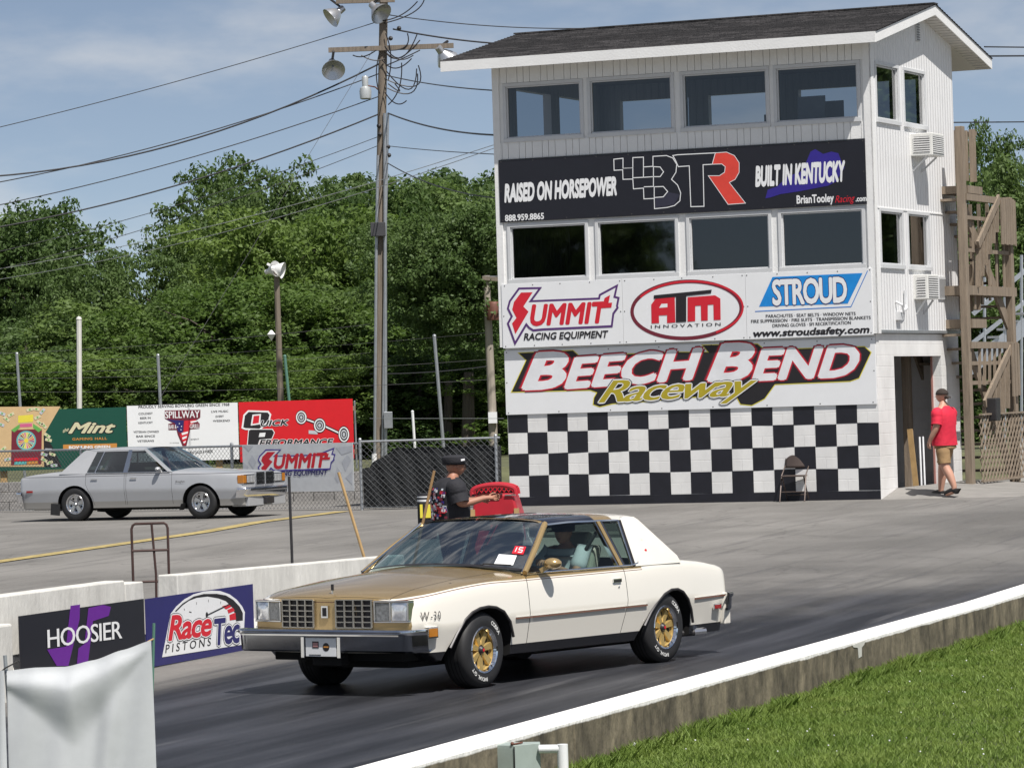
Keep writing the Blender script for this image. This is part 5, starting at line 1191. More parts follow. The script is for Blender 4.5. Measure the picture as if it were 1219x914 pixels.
    for y in (.36, -.36):
        b = MB(); b.prism([(-1.38, .42), (-1.36, .60), (-1.90, .56), (-1.93, .42)], y-.26, y+.26, tan_int); b.prism([(-1.84, .52), (-1.98, .52), (-2.20, 1.06), (-2.17, 1.10), (-2.08, 1.08)], y-.25, y+.25, tan_int); b.prism([(-2.10, 1.08), (-2.19, 1.08), (-2.23, 1.20), (-2.15, 1.21)], y-.14, y+.14, tan_int); P(b.build('seat', car, bevel=.035))
    b = MB(); b.prism([(-2.42, .42), (-2.40, .62), (-2.72, .58), (-2.93, .93), (-3.0, .93), (-2.85, .42)], -.68, .68, tan_int); P(b.build('rear_seat', car, bevel=.03))
    b = MB(); b.box(-1.27, -1.263, .30, .42, 1.19, 1.245, dk_int) if False else b.box(-1.21, -1.19, -.12, .12, 1.225, 1.275, dk_int); P(b.build('rear_view_mirror', car, bevel=.01))
    # stickers low on the windscreen
    def onws(u, v): y = (2*v-1)*(.825-.19*u); return Vector((wsx(u, y)-.02*u+.006, y, .935+.345*u+.02*math.sin(math.pi*u)+(.048-.026*u)*(1-(2*v-1)**2)+.004))
    for (u0, u1, v0, v1, m, nm) in ((.06, .24, .84, .935, plast_w, 'windscreen_card'), (.27, .42, .905, .965, red, 'windscreen_sticker')):
        b = MB(); b.face([onws(u0, v0), onws(u0, v1), onws(u1, v1), onws(u1, v0)], m); P(b.build(nm, car))
        if m is red:
            b = MB(); E_ = Vector((.003, 0, .002))
            def dg(u, v): return onws(u0+(u1-u0)*u, v0+(v1-v0)*v)+E_
            for st in ([(.8, .25), (.2, .25)], [(.8, .82), (.8, .5), (.5, .5), (.5, .82), (.2, .82), (.2, .5)]):
                for a, c_2 in zip(st, st[1:]): b.bar(dg(*a), dg(*c_2), .008, .003, plast_w, up=(1, 0, .5))
            b.build('sticker_number', grp[-1])
    # exhaust tips
    b = MB()
    for s in (1, -1): b.tube([(-2.9, s*.62, .26), (-3.15, s*.70, .26), (-3.30, s*.80, .265), (-3.40, s*.86, .27)], .032, dkmetal, 10); b.tube([(-3.33, s*.815, .266), (-3.43, s*.875, .272)], .036, chrome, 10)
    P(b.build('exhaust_pipe', car))
    b = MB(); b.box(-3.3, .6, -.52, .52, .20, .26, wellm); b.tube([(0, -.7, .30), (0, .7, .30)], .05, dkmetal); b.tube([(-2.79, -.7, .30), (-2.79, .7, .30)], .06, dkmetal); P(b.build('underbody', car))
    b = MB()
    for s in (1, -1): b.tube([(-2.08, s*.66, 1.22), (-1.95, s*.60, 1.05), (-1.85, s*.42, .80)], .018, dk_int, 6)
    P(b.build('seat_belt', car))
    up_ = {'roof_header', 'roof_hatch', 'roof_band', 'roof_panel', 'roof_centre_bar', 'drip_rail', 'windscreen_pillar', 'door_pillar', 'sail_panel', 'quarter_window_frame', 'side_window', 'quarter_window', 'rear_window', 'windscreen', 'windscreen_card', 'windscreen_sticker', 'rear_view_mirror', 'seat_belt'}
    for o in grp:
        for q in [o]+kids(o):
            if o.name.split('.')[0] in up_:
                for vx in q.data.vertices: vx.co.z = vx.co.z if vx.co.z < .91 else .91+(vx.co.z-.91)*1.095
    for o in grp:
        o.rotation_euler.y -= BR
    for x, R in ((0, .315), (-2.79, .315)):
        for s in (1, -1): wheel(car, x, s, R, 'gold', steer=(R_(1.5) if x == 0 else 0))
    return car
coupe = make_coupe()

def make_sedan():
    S = dict(front=.90, rear=-4.02, zb=.235, rear_slope=.10, front_slope=0,
        w=[(.90, .85), (.6, .88), (.2, .90), (-.6, .905), (-2.4, .905), (-3.3, .88), (-4.02, .83)],
        zs=[(.90, .835), (.6, .855), (.0, .885), (-.6, .91), (-2.3, .925), (-3.0, .935), (-3.4, .925), (-3.75, .895), (-4.02, .85)],
        crown=[(.9, .03), (-.6, .05), (-3.0, .03), (-4.02, .02)])
    car = thing('sedan', 'silver four-door classic sedan parked along the billboards', 'car', (0, 0, 0), 0)
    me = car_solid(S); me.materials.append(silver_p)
    def arch(off): return lambda b: [b.prism([(x+off, z) for x, z in CIRC], y0, y1, wellm) for y0, y1 in ((.55, 1.1), (-1.1, -.55))]
    cut = cutter([arch(0), arch(-2.75)]); cut.materials.clear(); cut.materials.append(wellm); me = boolean(me, cut)
    cab = cutter([lambda b: b.prism([(-.70, .42), (-.66, .80), (-.85, 1.3), (-3.05, 1.3), (-2.95, .80), (-2.5, .42)], -.77, .77, dk_int)]); cab.materials.clear(); cab.materials.append(dk_int); me = boolean(me, cab)
    e = .005; doors = []
    DF = lambda e: [(-.60-e, .30), (-.62-e, 1.2), (-1.62+e, 1.2), (-1.60+e, .30)]; DR = lambda e: [(-1.635-e, .30), (-1.655-e, 1.2), (-2.50+e, 1.2), (-2.50+e, .70), (-2.36+e, .45), (-2.32+e, .30)]
    for D in (DF, DR):
        for y0, y1 in ((-1.1, -.7), (.7, 1.1)):
            q = cutter([lambda b: b.prism(D(e), y0, y1, dk_int)]); q.materials.clear(); q.materials.append(dk_int); doors.append(boolean(me, q, 'INTERSECT'))
            q = cutter([lambda b: b.prism(D(-e*.2), y0, y1, dk_int)]); q.materials.clear(); q.materials.append(dk_int); me = boolean(me, q)
    mesh_obj(finish(me, 0), 'body', car)
    for k, d in enumerate(doors):
        o = mesh_obj(finish(d, 0), 'door', car); s = -1 if k % 2 == 0 else 1; xh = -1.50 if k < 2 else -2.36
        h = MB(); h.box(xh-.01, xh+.13, min(s*.893, s*.905), max(s*.893, s*.905), .79, .815, chrome if k < 2 else silv_s); h.build('door_handle', o, bevel=.003)
    # roof with pillars
    def rz(x, y): return 1.395-.03*((x+1.9)/.8)**2-.03*(abs(y)/.60)**2.2-(.04*max(0, (abs(y)-.52)/.10)**2)
    b = MB(); x0, x1, yw = -1.30, -2.62, .625
    b.grid(lambda u, v: (x0+(x1-x0)*u, yw*(2*v-1), rz(x0+(x1-x0)*u, yw*(2*v-1))), 14, 24, silv_s); b.grid(lambda u, v: (x0+(x1-x0)*u, yw*(1-2*v), rz(x0+(x1-x0)*u, yw*(1-2*v))-.03), 4, 10, silv_s); b.build('roof', car)
    for s in (1, -1):
        yb = lambda z: .855-(.855-.63)*min(1, max(0, (z-.905)/.42))
        def pil(pts, name, m=silv_s, th=.05):
            b = MB(); a = [(x, s*yb(z), z) for x, z in pts]; c = [(x, s*(yb(z)-th), z) for x, z in pts]; n = len(pts); b.face(a if s < 0 else a[::-1], m); b.face(c if s > 0 else c[::-1], m); b.mesh(a+c, [(i, (i+1) % n, n+(i+1) % n, n+i) for i in range(n)], m); return b.build(name, car, bevel=.006)
        pil([(-.62, .905), (-.70, .905), (-1.345, 1.345), (-1.28, 1.36)], 'windscreen_pillar')
        pil([(-1.585, .905), (-1.685, .905), (-1.665, 1.34), (-1.585, 1.34)], 'door_pillar', chrome, .03)
        pil([(-2.50, .905), (-2.36, 1.325), (-2.42, 1.35), (-2.60, 1.352), (-2.66, 1.33), (-3.06, .94), (-3.10, .905)], 'sail_panel')
        pil([(-1.28, 1.315), (-1.30, 1.345), (-1.9, 1.352), (-2.5, 1.345), (-2.40, 1.315)], 'drip_rail')
        pil([(-2.30, .905), (-2.325, .905), (-2.21, 1.32), (-2.185, 1.32)], 'window_divider', chrome, .02)
        for pts, nm in (([(-.78, .91), (-1.58, .91), (-1.585, 1.318), (-1.36, 1.318)], 'side_window'), ([(-1.69, .91), (-2.49, .91), (-2.365, 1.318), (-1.67, 1.318)], 'side_window')):
            b = MB(); b.face([(x, s*(yb(z)-.012), z) for x, z in pts], M_dark); b.build(nm, car)
        b = MB(); b.tube([(-.66, s*.862, .907), (-2.5, s*.862, .907)], .010, chrome, 6); b.build('belt_moulding', car)
        b = MB(); b.box(-3.84, -3.70, min(s*.845, s*.856), max(s*.845, s*.856), .56, .60, lens_r); b.build('side_marker', car)
        b = MB(); b.ball((-.88, s*.93, .965), .06, silv_s, 12, (.9, 1.1, .7)); b.bar((-.86, s*.85, .93), (-.87, s*.92, .955), .04, .03, silv_s); b.build('mirror', car)
        b = MB(); b.bar((-.36, s*.905, .30), (-.40, s*.905, .18), .18, .008, rubber, up=(1, 0, 0)); b.build('mud_flap', car); b = MB(); b.bar((-3.17, s*.89, .34), (-3.19, s*.89, .12), .02, .20, rubber, up=(1, 0, 0)); b.build('mud_flap', car)
        A = Art(0); A.b = MB(); A.text('Brougham', (0, 0), (.20, 0), .04, dkmetal, 0, shear=.3); o = A.build('fender_lettering', car)
        o.location = (-.52, -.906, .70) if s < 0 else (-.32, .906, .70); o.rotation_euler = (0, 0, 0 if s < 0 else math.pi)
    b = MB(); b.grid(lambda u, v: (-.62+.08*(1-(2*v-1)**2)-.66*u, (2*v-1)*(.825-.2*u), .925+.44*u+.015*math.sin(math.pi*u)), 6, 12, ws_gl); b.build('windscreen', car)
    b = MB(); b.face([(-2.63, -.6, 1.35), (-2.63, .6, 1.35), (-3.07, .66, .94), (-3.07, -.66, .94)], car_gl); b.build('rear_window', car)
    fx = .90
    for y0, y1 in ((.03, .36), (-.36, -.03)):
        b = MB(); b.box(fx-.02, fx+.006, y0, y1, .62, .84, ink); b.box(fx+.006, fx+.03, y0, y1, .825, .85, chrome); b.box(fx+.006, fx+.03, y0, y0+.012, .62, .825, chrome); b.box(fx+.006, fx+.03, y1-.012, y1, .62, .825, chrome)
        for k in range(9): y = y0+.03+(y1-y0-.06)*k/8; b.box(fx+.0065, fx+.022, y-.006, y+.006, .62, .825, chrome)
        for z in (.69, .755): b.box(fx+.0065, fx+.024, y0+.012, y1-.012, z-.005, z+.005, chrome)
        b.build('grille', car)
    for s in (1, -1):
        b = MB(); y = sorted((s*.40, s*.84)); b.box(fx-.05, fx+.012, y[0], y[1], .64, .82, chrome); h = b.build('headlamp_bezel', car, bevel=.004)
        for a, c in ((.42, .545), (.565, .69)): b = MB(); y = sorted((s*a, s*c)); b.box(fx+.0125, fx+.022, y[0], y[1], .665, .80, lens_w); b.build('headlight', h, bevel=.006)
        b = MB(); y = sorted((s*.72, s*.852)); b.box(fx-.12, fx+.014, y[0], y[1], .655, .81, lens_a); b.build('turn_lamp', h, bevel=.01)
    for xc, sgn, nm in ((.93, 1, 'front_bumper'), (-4.04, -1, 'rear_bumper')):
        b = MB(); ring = [(0, .40), (.05, .39), (.065, .44), (.07, .50), (.095, .515), (.095, .555), (.07, .575), (0, .58)]; k = len(ring); ys = np.linspace(-1, 1, 31); vs = []
        for t in ys:
            a = abs(t); x = -.03*a*a-.18*max(0, (a-.85)/.15)**2
            for d, z in ring: vs.append((xc+sgn*(x+d), .92*t, z))
        fs = [(i*k+j, (i+1)*k+j, (i+1)*k+j+1, i*k+j+1) for i in range(len(ys)-1) for j in range(k-1)]
        b.mesh(vs, [f if sgn > 0 else f[::-1] for f in fs], bump_m, True); b.build(nm, car, sharp=40)
    b = MB(); b.box(.95, 1.03, -.16, .16, .25, .38, dkmetal); b.box(.6, .96, -.75, .75, .22, .40, silv_s); b.build('valance', car, bevel=.01)
    b = MB(); b.tube([(-2.9, -.6, .24), (-3.5, -.68, .25), (-3.75, -.72, .25)], .035, chrome, 10); b.build('exhaust_pipe', car)
    b = MB(); b.box(-3.4, .6, -.52, .52, .19, .26, wellm); b.build('underbody', car)
    b = MB(); b.prism([(-.62, .5), (-.66, .92), (-.95, .92), (-1.0, .5)], -.75, .75, dk_int); b.build('dashboard', car)
    for y in (.36, -.36): b = MB(); b.prism([(-1.35, .42), (-1.35, .60), (-1.86, .56), (-2.06, 1.05), (-2.16, 1.05), (-1.98, .42)], y-.26, y+.26, dk_int); b.build('seat', car, bevel=.03)
    b = MB(); c = Vector((-1.12, .36, .90)); ax = Vector((-.85, 0, .5)).normalized(); q = ax.cross(Vector((0, 1, 0))).normalized(); b.tube([c+(Vector((0, 1, 0))*math.cos(a)+q*math.sin(a))*.185 for a in [2*math.pi*i/20 for i in range(21)]], .014, dk_int, 6, False); b.build('steering_wheel', car)
    for x in (0, -2.75):
        for s in (1, -1): wheel(car, x, s, .325, 'steel', yo=.875)
    return car
M_dark = glass('car_glass_dark', (.30, .35, .36), .55)
sedan = make_sedan()
fw, rw = on_ground(240, 617.5), on_ground(92, 619.5)
syaw = -.42
sedan.rotation_euler = (0, 0, syaw); hx = Vector((math.cos(syaw), math.sin(syaw), 0)); hy = Vector((-hx.y, hx.x, 0))
sedan.location = fw+hy*.80; sedan.location.z = gz(fw.y); sedan.scale = (.925, .925, .925)
# ================================================================== people
def skinned(name, joints, edges, root=0, sub=2):
    """joints: {key:(pos, radius)}; returns a baked mesh"""
    keys = list(joints); ix = {k: i for i, k in enumerate(keys)}
    me = bpy.data.meshes.new(name); me.from_pydata([joints[k][0] for k in keys], [(ix[a], ix[b]) for a, b in edges], [])
    o = bpy.data.objects.new(name, me); COL.objects.link(o)
    md = o.modifiers.new('skin', 'SKIN'); md.use_smooth_shade = True; md.branch_smoothing = .6
    for k in keys:
        r = joints[k][1]; r = r if isinstance(r, tuple) else (r, r); sv = me.skin_vertices[0].data[ix[k]]; sv.radius = r; sv.use_root = (k == keys[0])
    ms = o.modifiers.new('sub', 'SUBSURF'); ms.levels = ms.render_levels = sub
    return baked(o)
def hand(J, E, wrist, tag_, d, side, curl=.5, n=None):
    """five fingers grown from a palm; d = forearm direction, side = thumb side"""
    d = Vector(d).normalized(); s = Vector(side).normalized(); nrm = d.cross(s).normalized(); w = Vector(J[wrist][0])
    palm = w+d*.055; J[tag_+'palm'] = (tuple(palm), .026); E.append((wrist, tag_+'palm'))
    for k, (off, ln) in enumerate(((.030, .070), (.011, .080), (-.009, .074), (-.028, .058))):
        b0 = w+d*.095+s*off; b1 = b0+d*ln*.5*math.cos(curl*.6)+nrm*ln*.5*math.sin(curl*.6); b2 = b1+d*ln*.5*math.cos(curl*1.5)+nrm*ln*.5*math.sin(curl*1.5)
        for i, (p, r) in enumerate(((b0, .0105), (b1, .009), (b2, .0075))): J[f'{tag_}f{k}{i}'] = (tuple(p), r)
        E += [(tag_+'palm', f'{tag_}f{k}0'), (f'{tag_}f{k}0', f'{tag_}f{k}1'), (f'{tag_}f{k}1', f'{tag_}f{k}2')]
    t0 = w+d*.045+s*.036; t1 = t0+d*.032+s*.018+nrm*.012; t2 = t1+d*.03+nrm*.012
    for i, (p, r) in enumerate(((t0, .012), (t1, .010), (t2, .0085))): J[f'{tag_}t{i}'] = (tuple(p), r)
    E += [(tag_+'palm', tag_+'t0'), (tag_+'t0', tag_+'t1'), (tag_+'t1', tag_+'t2')]
def head_shape(b, c, m, yaw=0., pitch=0., s=1.):
    """a head with brow, nose, mouth, chin and ears, facing +x before the turn"""
    n = 20; k = 16; vs = []; R = Matrix.Rotation(yaw, 3, 'Z') @ Matrix.Rotation(pitch, 3, 'Y'); c = Vector(c)
    for i in range(k+1):
        t = math.pi*i/k
        for j in range(n):
            a = 2*math.pi*j/n; x, y, z = math.sin(t)*math.cos(a), math.sin(t)*math.sin(a), -math.cos(t)
            px, py, pz = x*.098, y*.076, z*.118
            if z < 0: px = px*(1+.28*z*z*(.3 if x > 0 else 1.0)*-1)+(.022*z*z if x > 0 else 0); py *= 1-.34*z*z
            f = max(0, x)
            px += .020*math.exp(-((z+.16)/.16)**2-(y/.20)**2)*(f > .5)+.006*math.exp(-((z-.22)/.12)**2)*f-.006*math.exp(-((z-.05)/.10)**2-((abs(y)-.38)/.2)**2)*f+.007*math.exp(-((z+.48)/.09)**2-(y/.35)**2)*f
            vs.append(c+R @ (Vector((px, py, pz))*s))
    b.mesh(vs, [(i*n+j, i*n+(j+1) % n, (i+1)*n+(j+1) % n, (i+1)*n+j) for i in range(k) for j in range(n)], m, True)
    for sg in (1, -1):
        p = c+R @ (Vector((-.012, sg*.076, -.005))*s); b.ball(p, .026*s, m, 8, (.7, .35, 1.15))
        e = c+R @ (Vector((.083, sg*.031, .012))*s); b.ball(e, .0095*s, sgn_w, 8); b.ball(e+R @ Vector((.006*s, 0, 0)), .0055*s, ink, 6)
    q = [c+R @ (Vector((.088, y, -.058))*s) for y in (-.022, 0, .022)]; b.tube(q, .005*s, M('lip', (.36, .13, .10), .5), 6)
    return R
def body_obj(me, name, m, parent, extra=None):
    me.materials.append(m)
    if extra:
        mats = [m]+[x for x in extra.mats if x is not m]; k = len(me.vertices)
        bm = bmesh.new(); bm.from_mesh(me); vv = [bm.verts.new(v) for v in extra.v]
        for x in mats[1:]: me.materials.append(x)
        for f, mi in zip(extra.f, extra.mi):
            try: fc = bm.faces.new([vv[i] for i in f])
            except ValueError: continue
            fc.material_index = mats.index(extra.mats[mi]); fc.smooth = True
        bm.to_mesh(me); bm.free()
    for p in me.polygons: p.use_smooth = True
    return mesh_obj(me, name, parent)
def loft(rings, m, name, parent, n=26, folds=0., extra=(), seed=1):
    b = MB(); rr = random.Random(seed); ph = [rr.uniform(0, 6.28) for _ in range(6)]; vs = []
    for (z, cx, rx, ry) in rings:
        for j in range(n):
            a = 2*math.pi*j/n; ca, sa = math.cos(a), math.sin(a); k = (abs(ca)**2.4+abs(sa)**2.4)**(-1/2.4); f = 1+folds*(math.sin(3*a+z*9+ph[0])+.7*math.sin(5*a-z*17+ph[1])+.6*math.sin(z*30+2*a+ph[2]))
            vs.append((cx+rx*k*ca*f, ry*k*sa*f, z))
    q = len(rings); b.mesh(vs, [(i*n+(j+1) % n, i*n+j, (i+1)*n+j, (i+1)*n+(j+1) % n) for i in range(q-1) for j in range(n)], m, True)
    for pts, rs in extra: 
        P = []; R = []
        for i in range(len(pts)-1):
            for t in (0, .25, .5, .75): P.append(Vector(pts[i]).lerp(Vector(pts[i+1]), t)); R.append((rs[i]+(rs[i+1]-rs[i])*t)*(1+folds*1.2*math.sin(len(P)*1.9+ph[3])))
        P.append(Vector(pts[-1])); R.append(rs[-1]); b.tube(P, R, m, 16, cap=False)
    return b.build(name, parent, sharp=60)
# ---- man in red walking to the doorway, seen from behind his left
fp = on_ground(1127, 590.5)
r_ = ray(1127, 590.5); fp = O_+r_*((TZ+.075-HCAM)/r_.z)
for t_ in np.arange(58, 73, .01):
    P_ = O_+r_*float(t_); u_ = (P_-Vector(TO)) @ TF.X; v_ = (P_-Vector(TO)) @ TF.Y; zz_ = TZ+(.165*max(0, 1-(u_-7.0)/2.4)*max(0, min(1, (v_-.02)/.88)) if 7.0 < u_ < 9.4 and v_ > .02 else 0)
    if P_.z <= zz_: fp = P_; break
fp.z = zz_
man = thing('person', 'man in red T-shirt, khaki shorts and backwards cap walking to the tower doorway', 'person', tuple(fp), R_(142))
J = {'pelvis': ((0, 0, 1.0), .135), 'waist': ((.01, 0, 1.12), (.16, .135)), 'chest': ((.01, 0, 1.34), (.175, .145)), 'collar': ((0, 0, 1.455), (.165, .105)), 'neck': ((.005, 0, 1.575), .080), 'skull': ((.02, 0, 1.66), .06),
     'ls': ((0, .19, 1.47), .075), 'le': ((-.02, .275, 1.19), .060), 'lw': ((.10, .29, .97), .040), 'rs': ((0, -.19, 1.47), .075), 're': ((.03, -.245, 1.19), .050), 'rw': ((.17, -.25, .98), .032),
     'lh': ((0, .10, .94), .115), 'lk': ((-.06, .12, .52), .082), 'lc': ((-.15, .12, .37), .080), 'la': ((-.24, .12, .15), .048), 'lf': ((-.22, .13, .075), .045), 'lt': ((-.06, .14, .035), .036),
     'rh': ((0, -.10, .94), .115), 'rk': ((.14, -.12, .52), .082), 'rc': ((.15, -.12, .37), .080), 'ra': ((.19, -.12, .10), .048), 'rf': ((.18, -.12, .045), .045), 'rt': ((.36, -.13, .03), .036)}
E = [('pelvis', 'waist'), ('waist', 'chest'), ('chest', 'collar'), ('collar', 'neck'), ('neck', 'skull'), ('collar', 'ls'), ('ls', 'le'), ('le', 'lw'), ('collar', 'rs'), ('rs', 're'), ('re', 'rw')]
for s in 'lr': E += [('pelvis', s+'h'), (s+'h', s+'k'), (s+'k', s+'c'), (s+'c', s+'a'), (s+'a', s+'f'), (s+'f', s+'t')]
hand(J, E, 'lw', 'L', (.25, .03, -.9), (.9, -.2, .3), .7); hand(J, E, 'rw', 'Q', (.35, 0, -.9), (.9, .2, .3), .7)
x = MB(); head_shape(x, (.035, 0, 1.735), skin, R_(12))
body_obj(skinned('b', J, E), 'body', skin, man, x)
mid = lambda a, c, t: tuple(Vector(J[a][0]).lerp(Vector(J[c][0]), t))
loft([(1.555, .0, .072, .082), (1.535, .0, .092, .115), (1.505, .0, .112, .175), (1.465, .0, .130, .225), (1.40, .0, .150, .245), (1.30, .005, .168, .240), (1.18, .015, .178, .228), (1.06, .02, .182, .225), (.95, .015, .182, .228), (.875, .01, .186, .232)], red_cloth, 'shirt', man, folds=.016, extra=[([(0, q_*.165, 1.452), (0, q_*.215, 1.435), mid(s_+'s', s_+'e', .45), mid(s_+'s', s_+'e', .86)], [.088, .100, .096, .092]) for s_, q_ in (('l', 1), ('r', -1))])
loft([(1.04, .0, .130, .170), (.98, .0, .145, .19), (.90, .0, .155, .20), (.83, .0, .160, .205), (.79, .0, .10, .12)], khaki, 'shorts', man, folds=.012, extra=[([(0, q_*.095, .90), mid(s_+'h', s_+'k', .35), mid(s_+'h', s_+'k', .9)], [.100, .118, .110]) for s_, q_ in (('l', 1), ('r', -1))], seed=3)
for s in 'lr':
    a, t = Vector(J[s+'a'][0]), Vector(J[s+'t'][0]); b = MB(); f0 = a+Vector((-.06, 0, -.06)); h = min(a.z-.10, .1); 
    me = skinned('b', {'a': (tuple(a+Vector((-.02, 0, -.03))), .056), 'h': (tuple(a+Vector((-.055, 0, -.055))), .045), 'm': (tuple(a.lerp(t, .5)+Vector((0, 0, -.005))), .052), 't': (tuple(t+Vector((.02, 0, .005))), .042)}, [('a', 'h'), ('a', 'm'), ('m', 't')]); body_obj(me, 'shoe', shoe, man)
b = MB(); Rm = Matrix.Rotation(R_(12), 3, 'Z'); c = Vector((.03, 0, 1.765)); cap = M('cap_brown', (.035, .025, .02), .85, var=.2)
vs = []; n = 20
for i in range(8):
    t = math.pi/2*(1-i/7)*1.06
    for j in range(n): a = 2*math.pi*j/n; vs.append(c+Rm @ Vector((.106*math.sin(t)*math.cos(a), .090*math.sin(t)*math.sin(a), .098*math.cos(t)-.01)))
b.mesh(vs, [(i*n+j, i*n+(j+1) % n, (i+1)*n+(j+1) % n, (i+1)*n+j) for i in range(7) for j in range(n)], cap, True)
b.grid(lambda u, v: c+Rm @ Vector((-.09-.075*u*(1-(2*v-1)**2*.5), .075*(2*v-1)*(1-.25*u), -.035-.03*u-.012*(2*v-1)**2)), 6, 10, cap); b.build('cap', man, solid=.006)
b = MB(); head_h = [c+Rm @ Vector((-.075+.0*k, y, -.07)) for k, y in ((0, -.05), (0, 0), (0, .05))]; b.tube(head_h, .024, M('hair_brown', (.05, .03, .02), .8), 8); b.build('hair', man)
# ---- crew man in black behind the far barrier
Yc = 43.0; hp = aty(540, 607, Yc); g0_ = gz(Yc)
crew = thing('person', 'crew man in black shirt and flat black cap standing behind the coupe roof', 'person', (aty(537, 600, Yc).x, Yc, g0_), R_(18))
hs_ = (aty(540, 541.5, Yc).z-g0_)/1.748
J = {'pelvis': ((0, 0, .95), .14), 'waist': ((0, 0, 1.08), (.17, .14)), 'chest': ((-.02, 0, 1.28), (.185, .155)), 'collar': ((-.01, 0, 1.40), (.17, .11)), 'neck': ((.02, 0, 1.49), .075), 'skull': ((.05, 0, 1.56), .065),
     'ls': ((-.02, .19, 1.40), .078), 'le': ((.10, .27, 1.18), .052), 'lw': ((.34, .22, 1.20), .036), 'rs': ((-.02, -.19, 1.40), .078), 're': ((.02, -.27, 1.16), .055), 'rw': ((.30, -.25, 1.235), .036),
     'lh': ((0, .10, .90), .11), 'lk': ((.03, .11, .50), .07), 'la': ((0, .11, .09), .042), 'lt': ((.17, .12, .035), .04), 'rh': ((0, -.10, .90), .11), 'rk': ((.03, -.11, .50), .07), 'ra': ((0, -.11, .09), .042), 'rt': ((.17, -.12, .035), .04)}
E = [('pelvis', 'waist'), ('waist', 'chest'), ('chest', 'collar'), ('collar', 'neck'), ('neck', 'skull'), ('collar', 'ls'), ('ls', 'le'), ('le', 'lw'), ('collar', 'rs'), ('rs', 're'), ('re', 'rw')]
for s in 'lr': E += [('pelvis', s+'h'), (s+'h', s+'k'), (s+'k', s+'a'), (s+'a', s+'t')]
hand(J, E, 'lw', 'L', (.95, -.1, -.05), (0, -.3, .95), .9); hand(J, E, 'rw', 'Q', (.97, 0, -.08), (0, .3, .95), 1.0)
x = MB(); head_shape(x, (.06, 0, 1.615), skin2, R_(-10), R_(6))
bo = body_obj(skinned('b', J, E), 'body', skin2, crew, x)
rg = [(1.485, .0, .080, .088), (1.465, .0, .100, .125), (1.44, -.005, .125, .185), (1.40, -.01, .150, .232), (1.33, -.015, .170, .250), (1.22, -.01, .182, .245), (1.10, .0, .188, .235), (.98, .0, .188, .232), (.84, .0, .19, .235)]
loft(rg, blk_cloth, 'shirt', crew, folds=.014, extra=[([(-.01, q_*.17, 1.385), (-.015, q_*.22, 1.37), mid(s_+'s', s_+'e', .45), mid(s_+'s', s_+'e', .92)], [.09, .105, .10, .098]) for s_, q_ in (('l', 1), ('r', -1))], seed=5)
loft([(1.0, .0, .160, .2), (.86, .0, .165, .21), (.80, .0, .12, .15)], M('dark_trousers', (.02, .022, .03), .85), 'trousers', crew, folds=.01, extra=[([(0, q_*.1, .88), J[s_+'k'][0], J[s_+'a'][0]], [.12, .098, .08]) for s_, q_ in (('l', 1), ('r', -1))], seed=7)
b = MB(); c = Vector((.045, 0, 1.652)); Rm = Matrix.Rotation(R_(-10), 3, 'Z'); vs = []; n = 22
for (r, z) in ((.112, -.02), (.115, .01), (.122, .045), (.118, .07), (.09, .088), (.03, .094), (0.001, .095)):
    for j in range(n): a = 2*math.pi*j/n; vs.append(c+Rm @ Vector((r*1.05*math.cos(a), r*.9*math.sin(a), z)))
b.mesh(vs, [(i*n+j, i*n+(j+1) % n, (i+1)*n+(j+1) % n, (i+1)*n+j) for i in range(6) for j in range(n)], blk_cloth, True)
b.grid(lambda u, v: c+Rm @ Vector((.105+.065*u*(1-.5*(2*v-1)**2), .085*(2*v-1)*(1-.2*u), -.015-.022*u)), 5, 10, blk_cloth); b.bar(c+Rm @ Vector((.06, -.098, .035)), c+Rm @ Vector((.10, -.072, .04)), .004, .02, sgn_w); b.build('cap', crew, solid=.006)
b = MB()                                                      # printed back panel of the shirt: race-car artwork in red and white blots
rr = random.Random(5)
def rgz(z):
    for (z1, c1, rx1, ry1), (z0, c0, rx0, ry0) in zip(rg, rg[1:]):
        if z0 <= z <= z1: t = (z-z0)/(z1-z0); return c0+(c1-c0)*t, rx0+(rx1-rx0)*t, ry0+(ry1-ry0)*t
    return rg[-1][1:]
def onback(a, z, off):
    cx, rx, ry = rgz(z); ca, sa = math.cos(a), math.sin(a); k = (abs(ca)**2.4+abs(sa)**2.4)**(-1/2.4)*1.045; return (cx+rx*k*ca+off*ca, ry*k*sa+off*sa, z)
for k in range(150):
    v = rr.uniform(1.0, 1.36); a = math.pi+rr.uniform(-.95, .95); s = rr.uniform(.012, .032); h_ = .10
    b.mesh([onback(a-s*3.5, v-s*.5, .006), onback(a+s*3, v-s*.7, .006), onback(a+s*3.4, v+s*.6, .006), onback(a-s*2.8, v+s*.7, .006)], [(0, 1, 2, 3)], rr.choice([red, sgn_w, lgrey, maroon, sgn_w, red, royal]))
b.build('shirt_print', crew)
crew.scale = (1.08, 1.12, hs_)
man.scale = (1.02, 1.10, 1.0)
